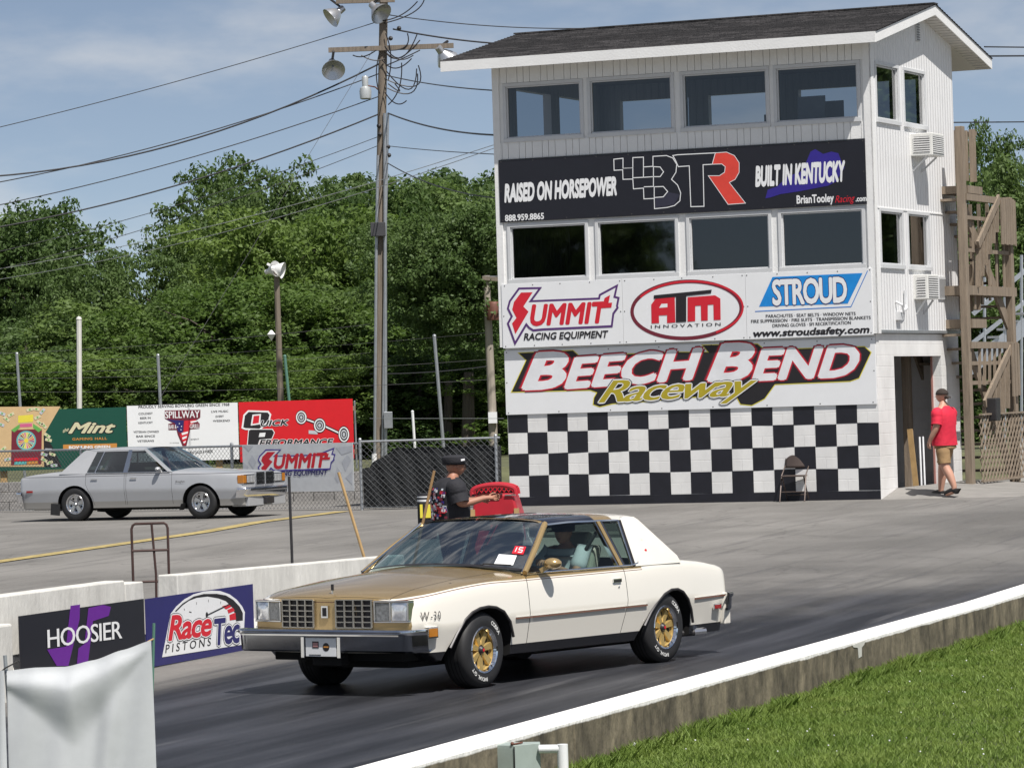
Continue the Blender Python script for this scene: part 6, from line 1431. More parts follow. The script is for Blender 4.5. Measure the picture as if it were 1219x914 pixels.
# ---- driver inside the coupe
drv = thing('person', 'driver in dark cap and pale blue shirt at the wheel of the coupe', 'person', tuple(Vector(coupe.location)+Matrix.Rotation(4.1095, 3, 'Z') @ Vector((-1.86, .37, .60))), 4.1095)
J = {'pelvis': ((0, 0, .06), .13), 'waist': ((-.05, 0, .18), (.15, .12)), 'chest': ((-.12, 0, .34), (.16, .13)), 'collar': ((-.14, 0, .45), (.10, .08)), 'neck': ((-.13, 0, .50), .055), 'skull': ((-.11, 0, .55), .05),
     'ls': ((-.13, .17, .42), .065), 'le': ((.10, .24, .22), .045), 'lw': ((.34, .14, .33), .03), 'rs': ((-.13, -.17, .42), .065), 're': ((.10, -.22, .22), .045), 'rw': ((.34, -.14, .33), .03),
     'lh': ((.02, .10, .04), .10), 'lk': ((.42, .14, .10), .07), 'la': ((.70, .12, -.22), .04), 'lt': ((.82, .12, -.24), .035), 'rh': ((.02, -.10, .04), .10), 'rk': ((.42, -.12, .10), .07), 'ra': ((.72, -.10, -.22), .04), 'rt': ((.84, -.10, -.24), .035)}
E = [('pelvis', 'waist'), ('waist', 'chest'), ('chest', 'collar'), ('collar', 'neck'), ('neck', 'skull'), ('collar', 'ls'), ('ls', 'le'), ('le', 'lw'), ('collar', 'rs'), ('rs', 're'), ('re', 'rw')]
for s in 'lr': E += [('pelvis', s+'h'), (s+'h', s+'k'), (s+'k', s+'a'), (s+'a', s+'t')]
hand(J, E, 'lw', 'L', (.8, -.1, .4), (0, -.9, .3), 1.2); hand(J, E, 'rw', 'Q', (.8, .1, .4), (0, .9, .3), 1.2)
x = MB(); head_shape(x, (-.10, 0, .595), skin, 0, 0, .92); body_obj(skinned('b', J, E), 'body', skin, drv, x)
G_ = {'pelvis': ((-.02, 0, .10), (.16, .135)), 'waist': ((-.05, 0, .18), (.17, .14)), 'chest': ((-.12, 0, .34), (.18, .15)), 'collar': ((-.14, 0, .45), (.112, .09))}
for s in 'lr': G_[s+'s'] = (J[s+'s'][0], .088); e = Vector(J[s+'s'][0]).lerp(Vector(J[s+'e'][0]), .8); G_[s+'m'] = (tuple(e), .078)
body_obj(skinned('b', G_, [('pelvis', 'waist'), ('waist', 'chest'), ('chest', 'collar'), ('collar', 'ls'), ('ls', 'lm'), ('collar', 'rs'), ('rs', 'rm')]), 'shirt', M('pale_blue_cloth', (.60, .63, .68), .85, var=.1), drv)
b = MB(); b.lathe([(.098, .60), (.102, .64), (.09, .68), (.05, .705), (0, .71)], blk_cloth, (-.10, 0, 0), 'z', 18); b.grid(lambda u, v: (-.02+.075*u, .075*(2*v-1), .615-.01*u), 3, 6, blk_cloth); b.build('cap', drv, solid=.005)

# ================================================================== small things round the lane
# red utility cart by the crew man
Yq = 45.5; cxp = aty(588, 600, Yq); gq = gz(Yq); zt = aty(588, 577, Yq).z-gq; zl = aty(588, 587.5, Yq).z-gq
kart = thing('utility_cart', 'small red utility cart with curved top rail beside the crew man', 'cart', (cxp.x, Yq, gq), R_(-4)); rp = M('cart_red_paint', (.42, .012, .025), .5, .0, coat=.1, var=.15)
hw = .27
b = MB(); prof = [(-hw, .35), (-hw*.98, zl-.28), (-hw*.9, zl-.06), (-hw*.8, zl), (hw*.8, zl), (hw*.9, zl-.06), (hw*1.12, zl-.28), (hw*1.15, .35)]; b.prism(prof, 0, .9, rp); b.build('cart_body', kart, bevel=.03)
b = MB(); arc = [(-hw*.95, .02, zl-.02)]+[(hw*.98*math.cos(R_(a)), .02, zl-.0+(zt-zl)*math.sin(R_(a))**.7) for a in range(172, 7, -11)]+[(hw*.98, .02, zl-.02)]; b.tube(arc, .028, rp, 8); b.tube([(x, .5, z) for x, y, z in arc], .024, rp, 8); b.build('roll_bar', kart)
b = MB(); b.box(-hw*.85, hw*.85, .24, .26, zl, zl+(zt-zl)*.75, wellm)
for k in range(9): x = -hw*.8+k*hw*.2; b.bar((x, .2, zl+.01), (x+.06, .2, zl+(zt-zl)*.8), .012, .012, rp); b.bar((x+.06, .21, zl+.01), (x, .21, zl+(zt-zl)*.8), .012, .012, rp)
b.build('seat_mesh', kart); b = MB(); b.bar((-hw*.95, -.012, zl-.005), (hw*.4, -.012, zl-.005), .02, .016, chrome); b.bar((hw*.5, -.012, zl-.02), (hw*.98, -.012, zl-.02), .02, .014, chrome); b.build('bright_strip', kart)
b = MB(); b.box(-.07, .07, -.012, -.001, zl-.07, zl-.02, ink); b.build('badge', kart, bevel=.004)
for x in (-hw*.95, hw*1.0): b = MB(); b.box(x-.03, x+.03, -.06, -.005, zl-.35, zl-.18, stick); b.build('corner_post', kart)
for x in (-.3, .3):
    for y in (.15, .75): w = MB(); w.lathe([(0, -.07), (.10, -.07), (.17, -.06), (.18, 0), (.17, .06), (.10, .07), (0, .07)], rubber, axis='x', n=20); o = w.build('wheel', kart); o.location = (x, y, .18)
# striped drum
Yd = 57.; p = aty(508, 600, Yd); b = MB(); o = thing('drum', 'black and yellow striped drum behind the crew man', 'drum', (p.x, Yd, gz(Yd)), 0); ht = aty(508, 587, Yd).z-gz(Yd)
b.lathe([(0, 0), (.13, 0), (.14, .02), (.14, ht-.03), (.13, ht), (0, ht)], blk_cloth, n=24); b.build('shell', o); b = MB()
for z0, z1, m in ((ht-.12, ht-.09, sgn_w), (ht-.06, ht-.04, sgn_w)): b.lathe([(.1412, z0), (.1412, z1)], m, n=24)
b.prism([(-.02, ht-.36), (.06, ht-.36), (.06, ht-.16), (-.02, ht-.16)], -.148, -.140, yel_i); b.prism([(-.10, ht-.36), (-.06, ht-.36), (-.06, ht-.16), (-.10, ht-.16)], -.140, -.11, yel_i); b.build('stripe', o)
# hand truck
Yh = 37.3; tr_ = thing('hand_truck', 'dark brown tubular hand truck standing behind the white barrier gap', 'hand truck', (aty(180, 700, Yh).x, Yh, gz(Yh)), .05)
zt = aty(180, 623, Yh).z-gz(Yh); hw = (aty(201, 660, Yh).x-aty(158, 660, Yh).x)/2; zc = aty(180, 655, Yh).z-gz(Yh); zd = aty(180, 692, Yh).z-gz(Yh); z1 = aty(180, 640, Yh).z-gz(Yh)
arc = [(-hw*1.02, -.02, .05), (-hw*.98, 0, zt*.5), (-hw, .04, zt-.05), (-hw*.93, .045, zt-.015), (-hw*.8, .045, zt), (hw*.8, .045, zt), (hw*.93, .045, zt-.015), (hw, .04, zt-.05), (hw*1.0, 0, zt*.5), (hw*1.06, -.02, .05)]
b = MB(); b.tube(arc, .013, truck_m, 8); b.build('frame', tr_); b = MB(); b.tube([(.02, .045, zt), (.05, .02, zt*.6), (.04, -.01, .1)], .012, truck_m, 8)
b.build('centre_bar', tr_)
for z in (zc, zd, .3): b = MB(); b.tube([(-hw, .02, z), (hw, .02, z)], .012, truck_m, 8); b.build('crossbar', tr_)
b = MB(); b.box(-hw, hw, -.22, .0, .02, .035, truck_m); b.build('toe_plate', tr_)
for s in (1, -1): b = MB(); b.lathe([(0, -.03), (.06, -.03), (.12, -.025), (.125, 0), (.12, .025), (.06, .03), (0, .03)], rubber, axis='x', n=18); o = b.build('wheel', tr_); o.location = (s*(hw-.05), .1, .125)
# rod and broom handles leaning on the barrier
def leaning(name, label, cat, p0, p1, Y, r, m, group=None, tip=None):
    a = aty(*p0, Y); c = aty(*p1, Y+.05); d = (c-a).normalized(); a = a-d*max(0, (a.z-gz(Y)-.01)/d.z) if d.z > .2 else a; o = thing(name, label, cat, tuple(a), 0, group); b = MB(); b.tube([(0, 0, 0), tuple((c-a)*.5+Vector((.004, 0, 0))), tuple(c-a)], r, m, 8); b.build('shaft', o)
    b = MB(); b.box(-.16, .16, -.03, .03, 0, .05, dkmetal) if tip else b.ball((0, 0, .01), r*1.3, m, 8); b.build('broom_head' if tip else 'foot', o); return o
leaning('metal_rod', 'thin dark metal rod standing upright behind the white barrier', 'rod', (348, 688), (344, 567), 40.2, .015, dkmetal)
leaning('broom', 'long pale wooden broom handle leaning left behind the white barrier', 'broom', (437, 676), (403, 562), 42.6, .017, stick, 'broom handles', 1)
leaning('broom', 'brown wooden broom handle leaning right beside the crew man in black', 'broom', (499, 640), (517, 560), 42.2, .016, M('broom_brown', (.28, .17, .075), .6), 'broom handles', 1)
# folding chair by the checkered wall
cp = on_ground(944, 597); ch = thing('folding_chair', 'brown metal folding chair in front of the checkered wall', 'chair', (cp.x, cp.y, gz(cp.y)), TRZ+.12); cm = M('chair_brown', (.10, .075, .065), .45, .3, var=.15)
b = MB(); b.prism([(-.20, -.02), (.20, -.02), (.19, .37), (-.19, .37)], .43, .455, cm, axis='z'); b.build('seat', ch, bevel=.01)
b = MB(); b.grid(lambda u, v: (-.205+.41*u, .40-.03*math.sin(math.pi*u)+.05*v, .58+.24*v-(.0 if 0 < u < 1 else .0)-.04*(2*u-1)**4*v), 10, 6, cm); b.build('backrest', ch, solid=.012)
for s in (1, -1):
    b = MB(); b.tube([(s*.22, -.07, 0), (s*.215, .12, .45), (s*.21, .42, .62), (s*.20, .45, .80)], .012, cm, 8); b.build('leg', ch); b = MB(); b.tube([(s*.19, .42, 0), (s*.19, .05, .44)], .012, cm, 8); b.build('leg', ch)
b = MB(); b.tube([(-.21, .0, .17), (.21, .0, .17)], .009, cm, 6); b.build('stretcher', ch); b = MB(); b.tube([(-.19, .33, .11), (.19, .33, .11)], .009, cm, 6); b.build('stretcher', ch)
# white cloth tied between two stakes in the foreground
Yt = 16.6; FT = Frame(aty(95, 900, Yt)*Vector((1, 1, 0)) if False else Vector((aty(95, 900, Yt).x, Yt, 0)), 0.)
q = lambda px, py: FT.on(px, py)
tarp = thing('tarp', 'white cloth sheet hung between two stakes in the near left corner', 'tarp', tuple(FT.o), 0)
Lp, Rp = q(8, 794), q(180, 762); xl, xr = Lp[0], Rp[0]; tm = M('tarp_white', (.50, .52, .54), .75, var=.06, vs=6, bump=.12, bs=7)
def tarp_pt(u, v):
    x = xl+.0+(xr-xl)*u; sag = [q(8, 798)[1], q(45, 794)[1], q(85, 793)[1], q(125, 785)[1], q(155, 773)[1], q(180, 762)[1]]; t = u*5; i = min(4, int(t)); f = t-i; f = f*f*(3-2*f)*.5+f*.5; zt_ = sag[i]*(1-f)+sag[i+1]*f
    z = zt_*(1-v)+.0*v; drop = zt_-z
    c1 = .028+.075*max(0, 1-abs(u-.42)/.58)**.8; c2 = c1+.02+.25*max(0, 1-abs(u-.46)/.50)**1.05
    A_ = .052*max(0, 1-abs(u-.44)/.56)**.9
    y = -A_*smooth(0, c1, drop) if drop < c1 else -A_*(1-.92*smooth(c1, c2, drop))
    y -= .016*math.exp(-((u-.80+.35*v)/.06)**2)*smooth(.05, .3, drop)-.010*math.exp(-((u-.66+.25*v)/.05)**2)*smooth(.1, .3, drop)
    y += .012*math.sin(u*9+v*3)*smooth(.2, .6, drop)+.006*math.sin(u*23+v*9)
    return (x+.012*math.sin(v*3)*(u-.5), y, z)
b = MB(); b.grid(tarp_pt, 70, 90, tm); b.grid(lambda u, v: (xl-.11+.10*u, .02*math.sin(u*5+v*2), (q(0, 800)[1]+.01*u)*(1-v)+.04*v), 8, 20, tm); b.build('sheet', tarp)
b = MB(); b.tube([(q(5, 778)[0]+.0, .02, q(5, 780)[1]), (q(16, 914)[0], .015, q(16, 914)[1]), (q(16, 914)[0]+.03, .01, -.05)], .0085, galv, 8); b.build('stake', tarp)
b = MB(); b.tube([(q(182.5, 742)[0], .03, q(182, 742)[1]), (q(178, 914)[0], .03, q(178, 914)[1]), (q(176, 914)[0], .03, -.05)], .0065, grn_m, 8); b.build('stake', tarp)
b = MB(); b.tube([(q(-6, 806)[0], .0, q(-6, 806)[1]), (q(6, 795)[0], .0, q(6, 795)[1]), (q(23, 786)[0], .02, q(23, 786)[1])], .0035, dkmetal, 6); b.tube([(q(175, 764)[0], .0, q(175, 764)[1]), (q(183, 760)[0], .03, q(183, 760)[1])], .0035, stick, 6); b.build('string', tarp)
# electrical box and white pipe by the wall
Ye = 22.75; FE = Frame((aty(612, 900, Ye).x, Ye, 0), 0.); q = lambda px, py: FE.on(px, py)
ob = thing('electrical_box', 'pale green metal box standing against the concrete wall at the bottom edge', 'electrical box', tuple(FE.o), 0); em = M('box_pale_green', (.34, .40, .37), .5, .1, var=.1, vs=6)
xa, xb, xc = q(583, 890)[0], q(612, 890)[0], q(643, 885)[0]; zt = q(612, 886)[1]
b = MB(); b.prism([(xa, .05), (xb, -.03), (xc, .08), (xc, .16), (xa+.03, .20)], 0, zt, em, axis='z'); b.build('casing', ob, bevel=.004); b = MB(); b.tube([(xb, -.033, 0), (xb, -.033, zt-.01)], .004, ink, 6); b.build('seam', ob)
b = MB(); b.ball((xb-.01, -.02, zt+.008), .012, rust, 8); b.tube([(xb, -.02, zt+.005), (xb+.05, .02, zt+.01)], .006, rust, 6); b.build('hinge', ob)
pp = thing('pvc_pipe', 'white plastic pipe elbow coming out beside the pale green box', 'pipe', tuple(FE.o), 0)
b = MB(); z_ = q(650, 892)[1]; b.tube([(q(642, 892)[0], .06, z_), (q(666, 892)[0], .04, z_)], .026, plast_w, 12); b.build('branch', pp); b = MB(); x_ = q(670, 900)[0]; b.tube([(x_, .04, -.02), (x_, .04, q(670, 886)[1])], .033, plast_w, 14); b.build('upright', pp)

# ================================================================== poles, lamps and wires
def bell_lamp(b, c, d, r, m, ln=.34, mi=None):               # floodlight bell at c opening along d
    c = Vector(c); d = Vector(d).normalized(); u = d.orthogonal().normalized(); w = d.cross(u); n = 22; prof = [(.10*r, -ln), (.30*r, -ln*.97), (.34*r, -ln*.62), (.50*r, -ln*.52), (.80*r, -ln*.24), (.97*r, -.05*ln), (1.0*r, 0), (.93*r, -.01), (.55*r, -ln*.35), (.1*r, -ln*.45)]
    vs = [c+d*h+(u*math.cos(2*math.pi*j/n)+w*math.sin(2*math.pi*j/n))*rr for rr, h in prof for j in range(n)]
    b.mesh(vs, [(i*n+j, i*n+(j+1) % n, (i+1)*n+(j+1) % n, (i+1)*n+j) for i in range(len(prof)-1) for j in range(n)], m, True)
Yp = 88.; base = aty(450, 558, Yp); topp = aty(457.5, -40, Yp); FPo = Frame((base.x, Yp, 0), 0.)
q = lambda px, py, y=0.: (FPo.on(px, py, y)[0], y, FPo.on(px, py, y)[1]-base.z)
pole = thing('utility_pole', 'tall wooden utility pole with floodlights, crossarms and conduits left of the tower', 'utility pole', (base.x, Yp, base.z), 0)
b = MB(); b.tube([q(450, 575), q(452, 300), q(457.5, -40)], [.12, .11, .095], polew, 14); b.build('shaft', pole)
lampm = M('lamp_aluminium', (.55, .56, .58), .32, .75, var=.12)
b = MB(); b.bar(q(391, 60, -.12), q(540, 54.5, -.12), .09, .11, polew); b.build('crossarm', pole); b = MB(); b.bar(q(400, 2, -.12), q(470, 0, -.12), .09, .11, polew); b.build('crossarm', pole)
for (c, d, r, y) in (((397, 84), (.10, -.75, -.55), .27, -.3), ((533, 72), (.55, .45, -.75), .27, 0.), ((393, 22), (-.80, -.30, -.62), .25, -.1), ((454, 17), (.55, -.55, -.62), .27, -.35)):
    b = MB(); bell_lamp(b, q(*c, y), d, r, lampm, .42); a = Vector(q(c[0], c[1]-(18 if r > .2 else 8), y)); b.bar(Vector(q(*c, y))-Vector(d).normalized()*.38, a+Vector((0, .1, .1)), .05, .05, dkmetal); b.build('floodlight', pole)
b = MB(); b.lathe([(.10, -.20), (.13, -.18), (.14, -.02), (.12, .06), (.07, .09), (.075, .30), (.06, .33), (0, .33)], M('photo_lamp', (.5, .52, .52), .35, .3), q(435, 108, -.1), 'z', 18); b.tube([q(437, 102, -.1), q(447, 104, -.05), q(453, 110)], .016, rust, 8); b.build('night_light', pole)
for x0, x1, r in ((446, 450, .035), (459, 458, .04), (455, 462, .028)): b = MB(); b.tube([q(x0, 556, -.14), q((x0+x1)/2, 300, -.14), q(x1, 135 if x0 != 446 else 185, -.13)], r, galv, 8); b.build('conduit', pole)
b = MB(); c = q(450, 273, -.3); b.box(c[0]-.17, c[0]+.17, -.32, -.19, c[2]-.16, c[2]+.16, M('meter_grey', (.05, .05, .055), .6)); b.build('meter_box', pole, bevel=.01); b = MB(); c = q(462, 500, -.3); b.box(c[0]-.1, c[0]+.1, -.30, -.19, c[2]-.19, c[2]+.19, galv); b.build('switch_box', pole, bevel=.01)
b = MB(); b.tube([q(445.5, 560, -.14), q(445.5, 540, -.14)], .06, plast_w, 10); b.build('conduit_guard', pole)
b = MB(); rr = random.Random(11)                             # drip loops and insulators
for (a, m_, e) in (((458, 55), (478, 90), (497, 40)), ((458, 60), (470, 85), (500, 48)), ((460, 85), (495, 130), (496, 82)), ((455, 72), (470, 92), (490, 70)), ((470, 100), (485, 118), (462, 100)), ((460, 60), (492, 62), (485, 40)), ((448, 60), (432, 72), (420, 66)), ((462, 125), (480, 110), (478, 75)), ((460, 95), (512, 118), (498, 78)), ((461, 105), (500, 125), (497, 88)), ((459, 62), (475, 78), (492, 66)), ((460, 78), (480, 70), (500, 60)), ((456, 25), (480, 22), (497, 2)), ((457, 28), (500, 18), (505, 0)), ((459, 40), (470, 66), (462, 96)), ((452, 62), (444, 90), (452, 112)), ((458, 110), (472, 132), (484, 120)), ((430, 66), (446, 76), (458, 70))):
    P = [Vector(q(*a, -.16)), Vector(q(*m_, -.2)), Vector(q(*e, -.16))]; b.tube([P[0]*(1-t)**2+P[1]*2*t*(1-t)+P[2]*t*t for t in [i/10 for i in range(11)]], .014, ink, 5)
for (x, y) in ((475, 34), (465, 46), (462, 175), (463, 185), (451, 150), (452, 160)): b.ball(q(x, y, -.12), .055, dkmetal, 8)
b.build('drip_loops', pole)
wire_m = M('cable_black', (.03, .03, .035), .6); wire_s = M('cable_silver', (.55, .56, .56), .5, .3)
NW = [0]
def wire(p, qv, label, Y0=Yp, Y1=Yp, sag=.12, r=.013, m=None, name='power_line', group='overhead wires round the utility pole'):
    A = aty(*p, Y0); B = aty(*qv, Y1); o = MB(); k = 18; o.tube([tuple(A.lerp(B, i/k)-A-Vector((0, 0, sag*4*(i/k)*(1-i/k)))) for i in range(k+1)], r, m or wire_m, 5, cap=False)
    e = o.build(name); e.location = A; tag(e, label, 'power line', group); return e
wl = [((-40, 161), (453, 25), .010, .1, 'topmost overhead wire running from the pole top to the left edge'),
      ((-40, 212), (452, 76), .020, .55, 'thick sagging black cable from the lower crossarm to the left edge'),
      ((-40, 224), (451, 88), .013, .25, 'thin overhead wire just below the thick crossarm cable'),
      ((-40, 252), (451, 115), .012, .2, 'overhead wire leaving the pole under the small night light'),
      ((-40, 277), (451, 136), .018, .3, 'thick twisted cable leaving the pole below the night light'),
      ((-40, 308), (450, 163), .008, .2, 'faint thin wire, upper of the pair above the tree tops'),
      ((-40, 330), (449, 174), .008, .2, 'faint thin wire, lower of the pair above the tree tops')]
for p, e, r, sg, lab in wl: wire(p, e, lab, sag=sg, r=r)
tl = TF.w(-.06, 0, 6.3); 
wire((-40, 326), (590, 172), 'bright wire crossing the trees to the tower corner, upper of two', 90, 69.0, .25, .007, wire_s); wire((-40, 338), (590, 176), 'bright wire crossing the trees to the tower corner, lower of two', 90, 69.0, .3, .007, wire_s)
wire((462, 18), (700, 34), 'thin wire from the pole top passing behind the tower roof', 88, 92, .1, .012); wire((468, 35), (700, 53), 'thick cable from the pole passing behind the roof eave', 88, 92, .15, .020); wire((460, 90), (588, 108), 'wire from the pole to the tower wall beside the upper windows', 88, 69.1, .05, .013); wire((462, 135), (588, 161), 'twisted cable from the pole to the tower corner at window sill height', 88, 69.1, .1, .018); wire((462, 174), (592, 184), 'faint wire from the pole to the tower beside the black sign', 88, 69.1, .02, .009); wire((461, 194), (593, 236), 'cable from the pole to the tower corner beside the black sign', 88, 69.1, .15, .013)
wire((1172, 56), (1260, 57), 'upper wire leaving the right roof corner', 73, 78, .0, .014); wire((1178, 67), (1260, 66.5), 'lower wire leaving the right roof corner', 73, 78, .0, .017); wire((1134, 146), (1260, 145), 'wire leaving the right side of the tower above the stairs', 74, 78, .0, .013)
wire((447, 55), (188, 478), 'thin guy wire slanting down from the pole to the ground at left', 88, 82, .0, .005, wire_m, 'guy_wire')
# small floodlight pole
Yl = 92.; bp_ = aty(334, 478, Yl); lp = thing('light_pole', 'slim wooden light pole with two white floodlights before the trees', 'light pole', (bp_.x, Yl, gz(Yl)), 0); Fl = Frame((bp_.x, Yl, gz(Yl)), 0); q = lambda px, py, y=0.: (Fl.on(px, py, y)[0], y, Fl.on(px, py, y)[1])
b = MB(); b.tube([(0, 0, -.1), q(334, 474), q(329, 318)], [.085, .08, .065], polew, 10); b.build('shaft', lp)
for c, d in (((337, 322), (.9, -.2, -.25)), ((329, 320), (.75, -.55, .2))): b = MB(); bell_lamp(b, q(*c, -.1), d, .20, wht, .34); b.build('floodlight', lp)
b = MB(); b.bar(q(318, 314, -.05), q(334, 322, -.05), .05, .06, wht); b.build('bracket', lp)
b = MB(); c = Vector(q(323, 398, -.1)); b.lathe([(.02, .1), (.1, 0), (0.0, -.16)], wht, tuple(c), 'z', 12); b.build('horn', lp)
# pole with a rusty transformer behind the tower
Yt2 = 96.; bp_ = aty(587, 520, Yt2); tp_ = thing('utility_pole', 'short weathered utility pole with a rusty transformer half hidden by the tower', 'utility pole', (bp_.x, Yt2, gz(Yt2)), 0); Fl = Frame((bp_.x, Yt2, gz(Yt2)), 0)
b = MB(); b.tube([(0, 0, -.1), q(587, 515), q(579, 328)], [.12, .115, .09], M('pole_pale', (.34, .30, .25), .85, var=.3, vs=4, stretch=(6, 6, .3)), 12); b.build('shaft', tp_)
b = MB(); b.bar(q(574, 331, -.1), q(600, 333, -.1), .09, .1, polew); b.bar(q(574, 329, -.1), q(598, 329, -.1), .02, .02, galv); b.build('crossarm', tp_)
b = MB(); c = Vector(q(588, 381, -.25)); b.lathe([(0, 0), (.17, 0), (.18, .04), (.18, .40), (.15, .45), (0, .47)], rust, tuple(c), 'z', 16); b.build('transformer', tp_)
b = MB(); c = Vector(q(587, 497, -.2)); b.box(c.x-.12, c.x+.1, -.22, -.1, c.z-.14, c.z+.14, plast_w); b.build('switch_box', tp_)
# catch fence posts and cables in front of the trees
for k, (p0, p1, r, m, lab) in enumerate((((94.5, 484), (94, 380), .058, wht_old, 'thick white steel post rising behind the green billboard'), ((24, 482), (20, 421), .032, galv, 'thin grey post at far left behind the tan billboard'), ((191, 480), (188, 423), .035, galv, 'thin grey post behind the white billboard'), ((344, 474), (339, 424), .033, grn_m, 'thin grey green post beside the slim light pole'), ((527, 520), (517, 400), .038, galv, 'leaning grey post between the utility pole and the tower'), ((426, 590), (422, 478), .02, galv, 'short thin post right of the red billboard'), ((492, 505), (491, 490), .03, plast_w, 'short white post between the utility pole and the leaning post'))):
    Y = 85.; a = aty(*p0, Y); c = aty(*p1, Y); d = (c-a).normalized(); a = a-d*((a.z-gz(Y)+.1)/d.z); o = MB(); o.tube([(0, 0, 0), tuple(c-a)], r, m, 8); o.ball(tuple(c-a), r*1.15, m, 8); e = o.build('fence_post'); e.location = a; tag(e, lab, 'post', 'tall posts behind the billboards')
for k, (y0, y1, xe) in enumerate(((418, 386, 440), (441, 420, 440), (447, 428, 580), (462, 452, 580), (430, 396, 580))):
    wire((-40, y0+4), (xe, y1), ('top', 'second', 'third', 'lowest', 'long slanting')[k]+' steel cable of the catch fence across the dark trees', 85.05, 85.05 if k < 4 else 95, .1, .005, wire_m, 'fence_cable', 'catch fence cables before the trees')
wire((440, 445), (580, 436), 'steel cable between the utility pole and the rusty transformer pole', 88, 95, .05, .012, wire_m, 'fence_cable', 'catch fence cables before the trees'); wire((440, 498), (600, 498), 'low steel cable behind the short chain-link fence', 85, 90, 0, .006, galv, 'fence_cable', 'catch fence cables before the trees')

# ================================================================== trees
lf = [leafmat('leaf_dark', (.046, .086, .027), (.145, .21, .068)), leafmat('leaf_mid', (.046, .088, .026), (.15, .215, .062)), leafmat('leaf_bright', (.052, .100, .022), (.165, .235, .060))]
barkm = M('bark', (.09, .075, .06), .9, var=.4, vs=6, bump=.6, bs=10, stretch=(4, 4, .5))
def crown_mesh(seed, nclump, per, mat_, leaf=.15, shape=(1, 1, 1), low=.0):
    rng = np.random.default_rng(seed)
    # clumps over an uneven ovoid of height 1 and radius ~.42, denser outside
    C = []; 
    lobes = [(np.clip(rng.normal(0, .17), -.26, .26), np.clip(rng.normal(0, .17), -.26, .26), rng.uniform(.30, .82), rng.uniform(.16, .27)) for _ in range(13)]+[(rng.normal(0, .07), rng.normal(0, .07), z_, .15) for z_ in (.82, .84)]
    if low: lobes += [(rng.normal(0, .22), rng.normal(0, .22), rng.uniform(.08, .3), rng.uniform(.13, .2)) for _ in range(5)]
    while len(C) < nclump:
        lx, ly, lz, lr = lobes[rng.integers(len(lobes))]; d = rng.normal(size=3); d /= np.linalg.norm(d); r = lr*(rng.uniform(.55, 1.0)**.6); p = np.array([lx, ly, lz])+d*r*np.array([1.1, 1.1, 1.0])
        if p[2] > .03: C.append((p, rng.uniform(.025, .065)))
    V = []; 
    for p, r in C:
        n = int(per*(r/.045)**1.6); d = rng.normal(size=(n, 3)); d /= np.linalg.norm(d, axis=1)[:, None]; rad = r*rng.uniform(.35, 1.0, n)**.6
        c = p+d*rad[:, None]*np.array([1.25, 1.25, .8])
        nr = d*.6+rng.normal(size=(n, 3))*.55+np.array([0, 0, .35]); nr /= np.linalg.norm(nr, axis=1)[:, None]
        u = np.cross(nr, rng.normal(size=(n, 3))); u /= np.linalg.norm(u, axis=1)[:, None]; w = np.cross(nr, u); s = leaf*rng.uniform(.6, 1.25, n)[:, None]*.1
        V.append(np.stack([c-u*s, c-w*s*.55+nr*s*.15, c+u*s, c+w*s*.55+nr*s*.15], 1))
    V = np.concatenate(V); n = len(V); me = bpy.data.meshes.new('crown'); me.vertices.add(n*4); me.vertices.foreach_set('co', (V.reshape(-1)*np.tile(np.array(shape), n*4)).astype('f')); me.loops.add(n*4); me.loops.foreach_set('vertex_index', np.arange(n*4, dtype='i')); me.polygons.add(n); me.polygons.foreach_set('loop_start', np.arange(0, n*4, 4, dtype='i')); me.polygons.foreach_set('loop_total', np.full(n, 4, 'i')); me.update(calc_edges=True); me.materials.append(mat_); return me
def trunk_mesh(seed):
    rng = random.Random(seed); b = MB(); b.tube([(0, 0, -.02), (.005, 0, .2), (.0, .01, .5), (.0, 0, .82)], [.022, .017, .012, .004], barkm, 8)
    for k in range(9):
        z = rng.uniform(.22, .65); a = rng.uniform(0, 6.28); l = rng.uniform(.16, .32); b.tube([(0, 0, z), (l*.5*math.cos(a), l*.5*math.sin(a), z+l*.45), (l*math.cos(a), l*math.sin(a), z+l*.7)], [.008, .005, .002], barkm, 5)
    o = b.build('t'); me = o.data; bpy.data.objects.remove(o); return me
CR = [crown_mesh(21+i, 420, 62, lf[[0, 1, 2, 0, 1][i]], leaf=.115, low=(i > 2)) for i in range(5)]+[crown_mesh(44, 420, 62, lf[2], leaf=.125, low=True)]
TM = [trunk_mesh(i) for i in range(3)]
def tree(px, ytop, Y, wid, kind, label, name='tree', bright=None, group='trees behind the race track', cat='tree'):
    p = aty(px, ytop, Y); g = gz(Y)-.1; h = (p.z-g)/.985; o = thing(name, label, cat, (p.x, Y, g), random.uniform(0, 6.28), group)
    o.scale = (wid/.95, wid/.95, h)
    c = bpy.data.objects.new('crown', CR[kind]); COL.objects.link(c); c.parent = o
    t = bpy.data.objects.new('trunk', TM[kind % 3]); COL.objects.link(t); t.parent = o; return o
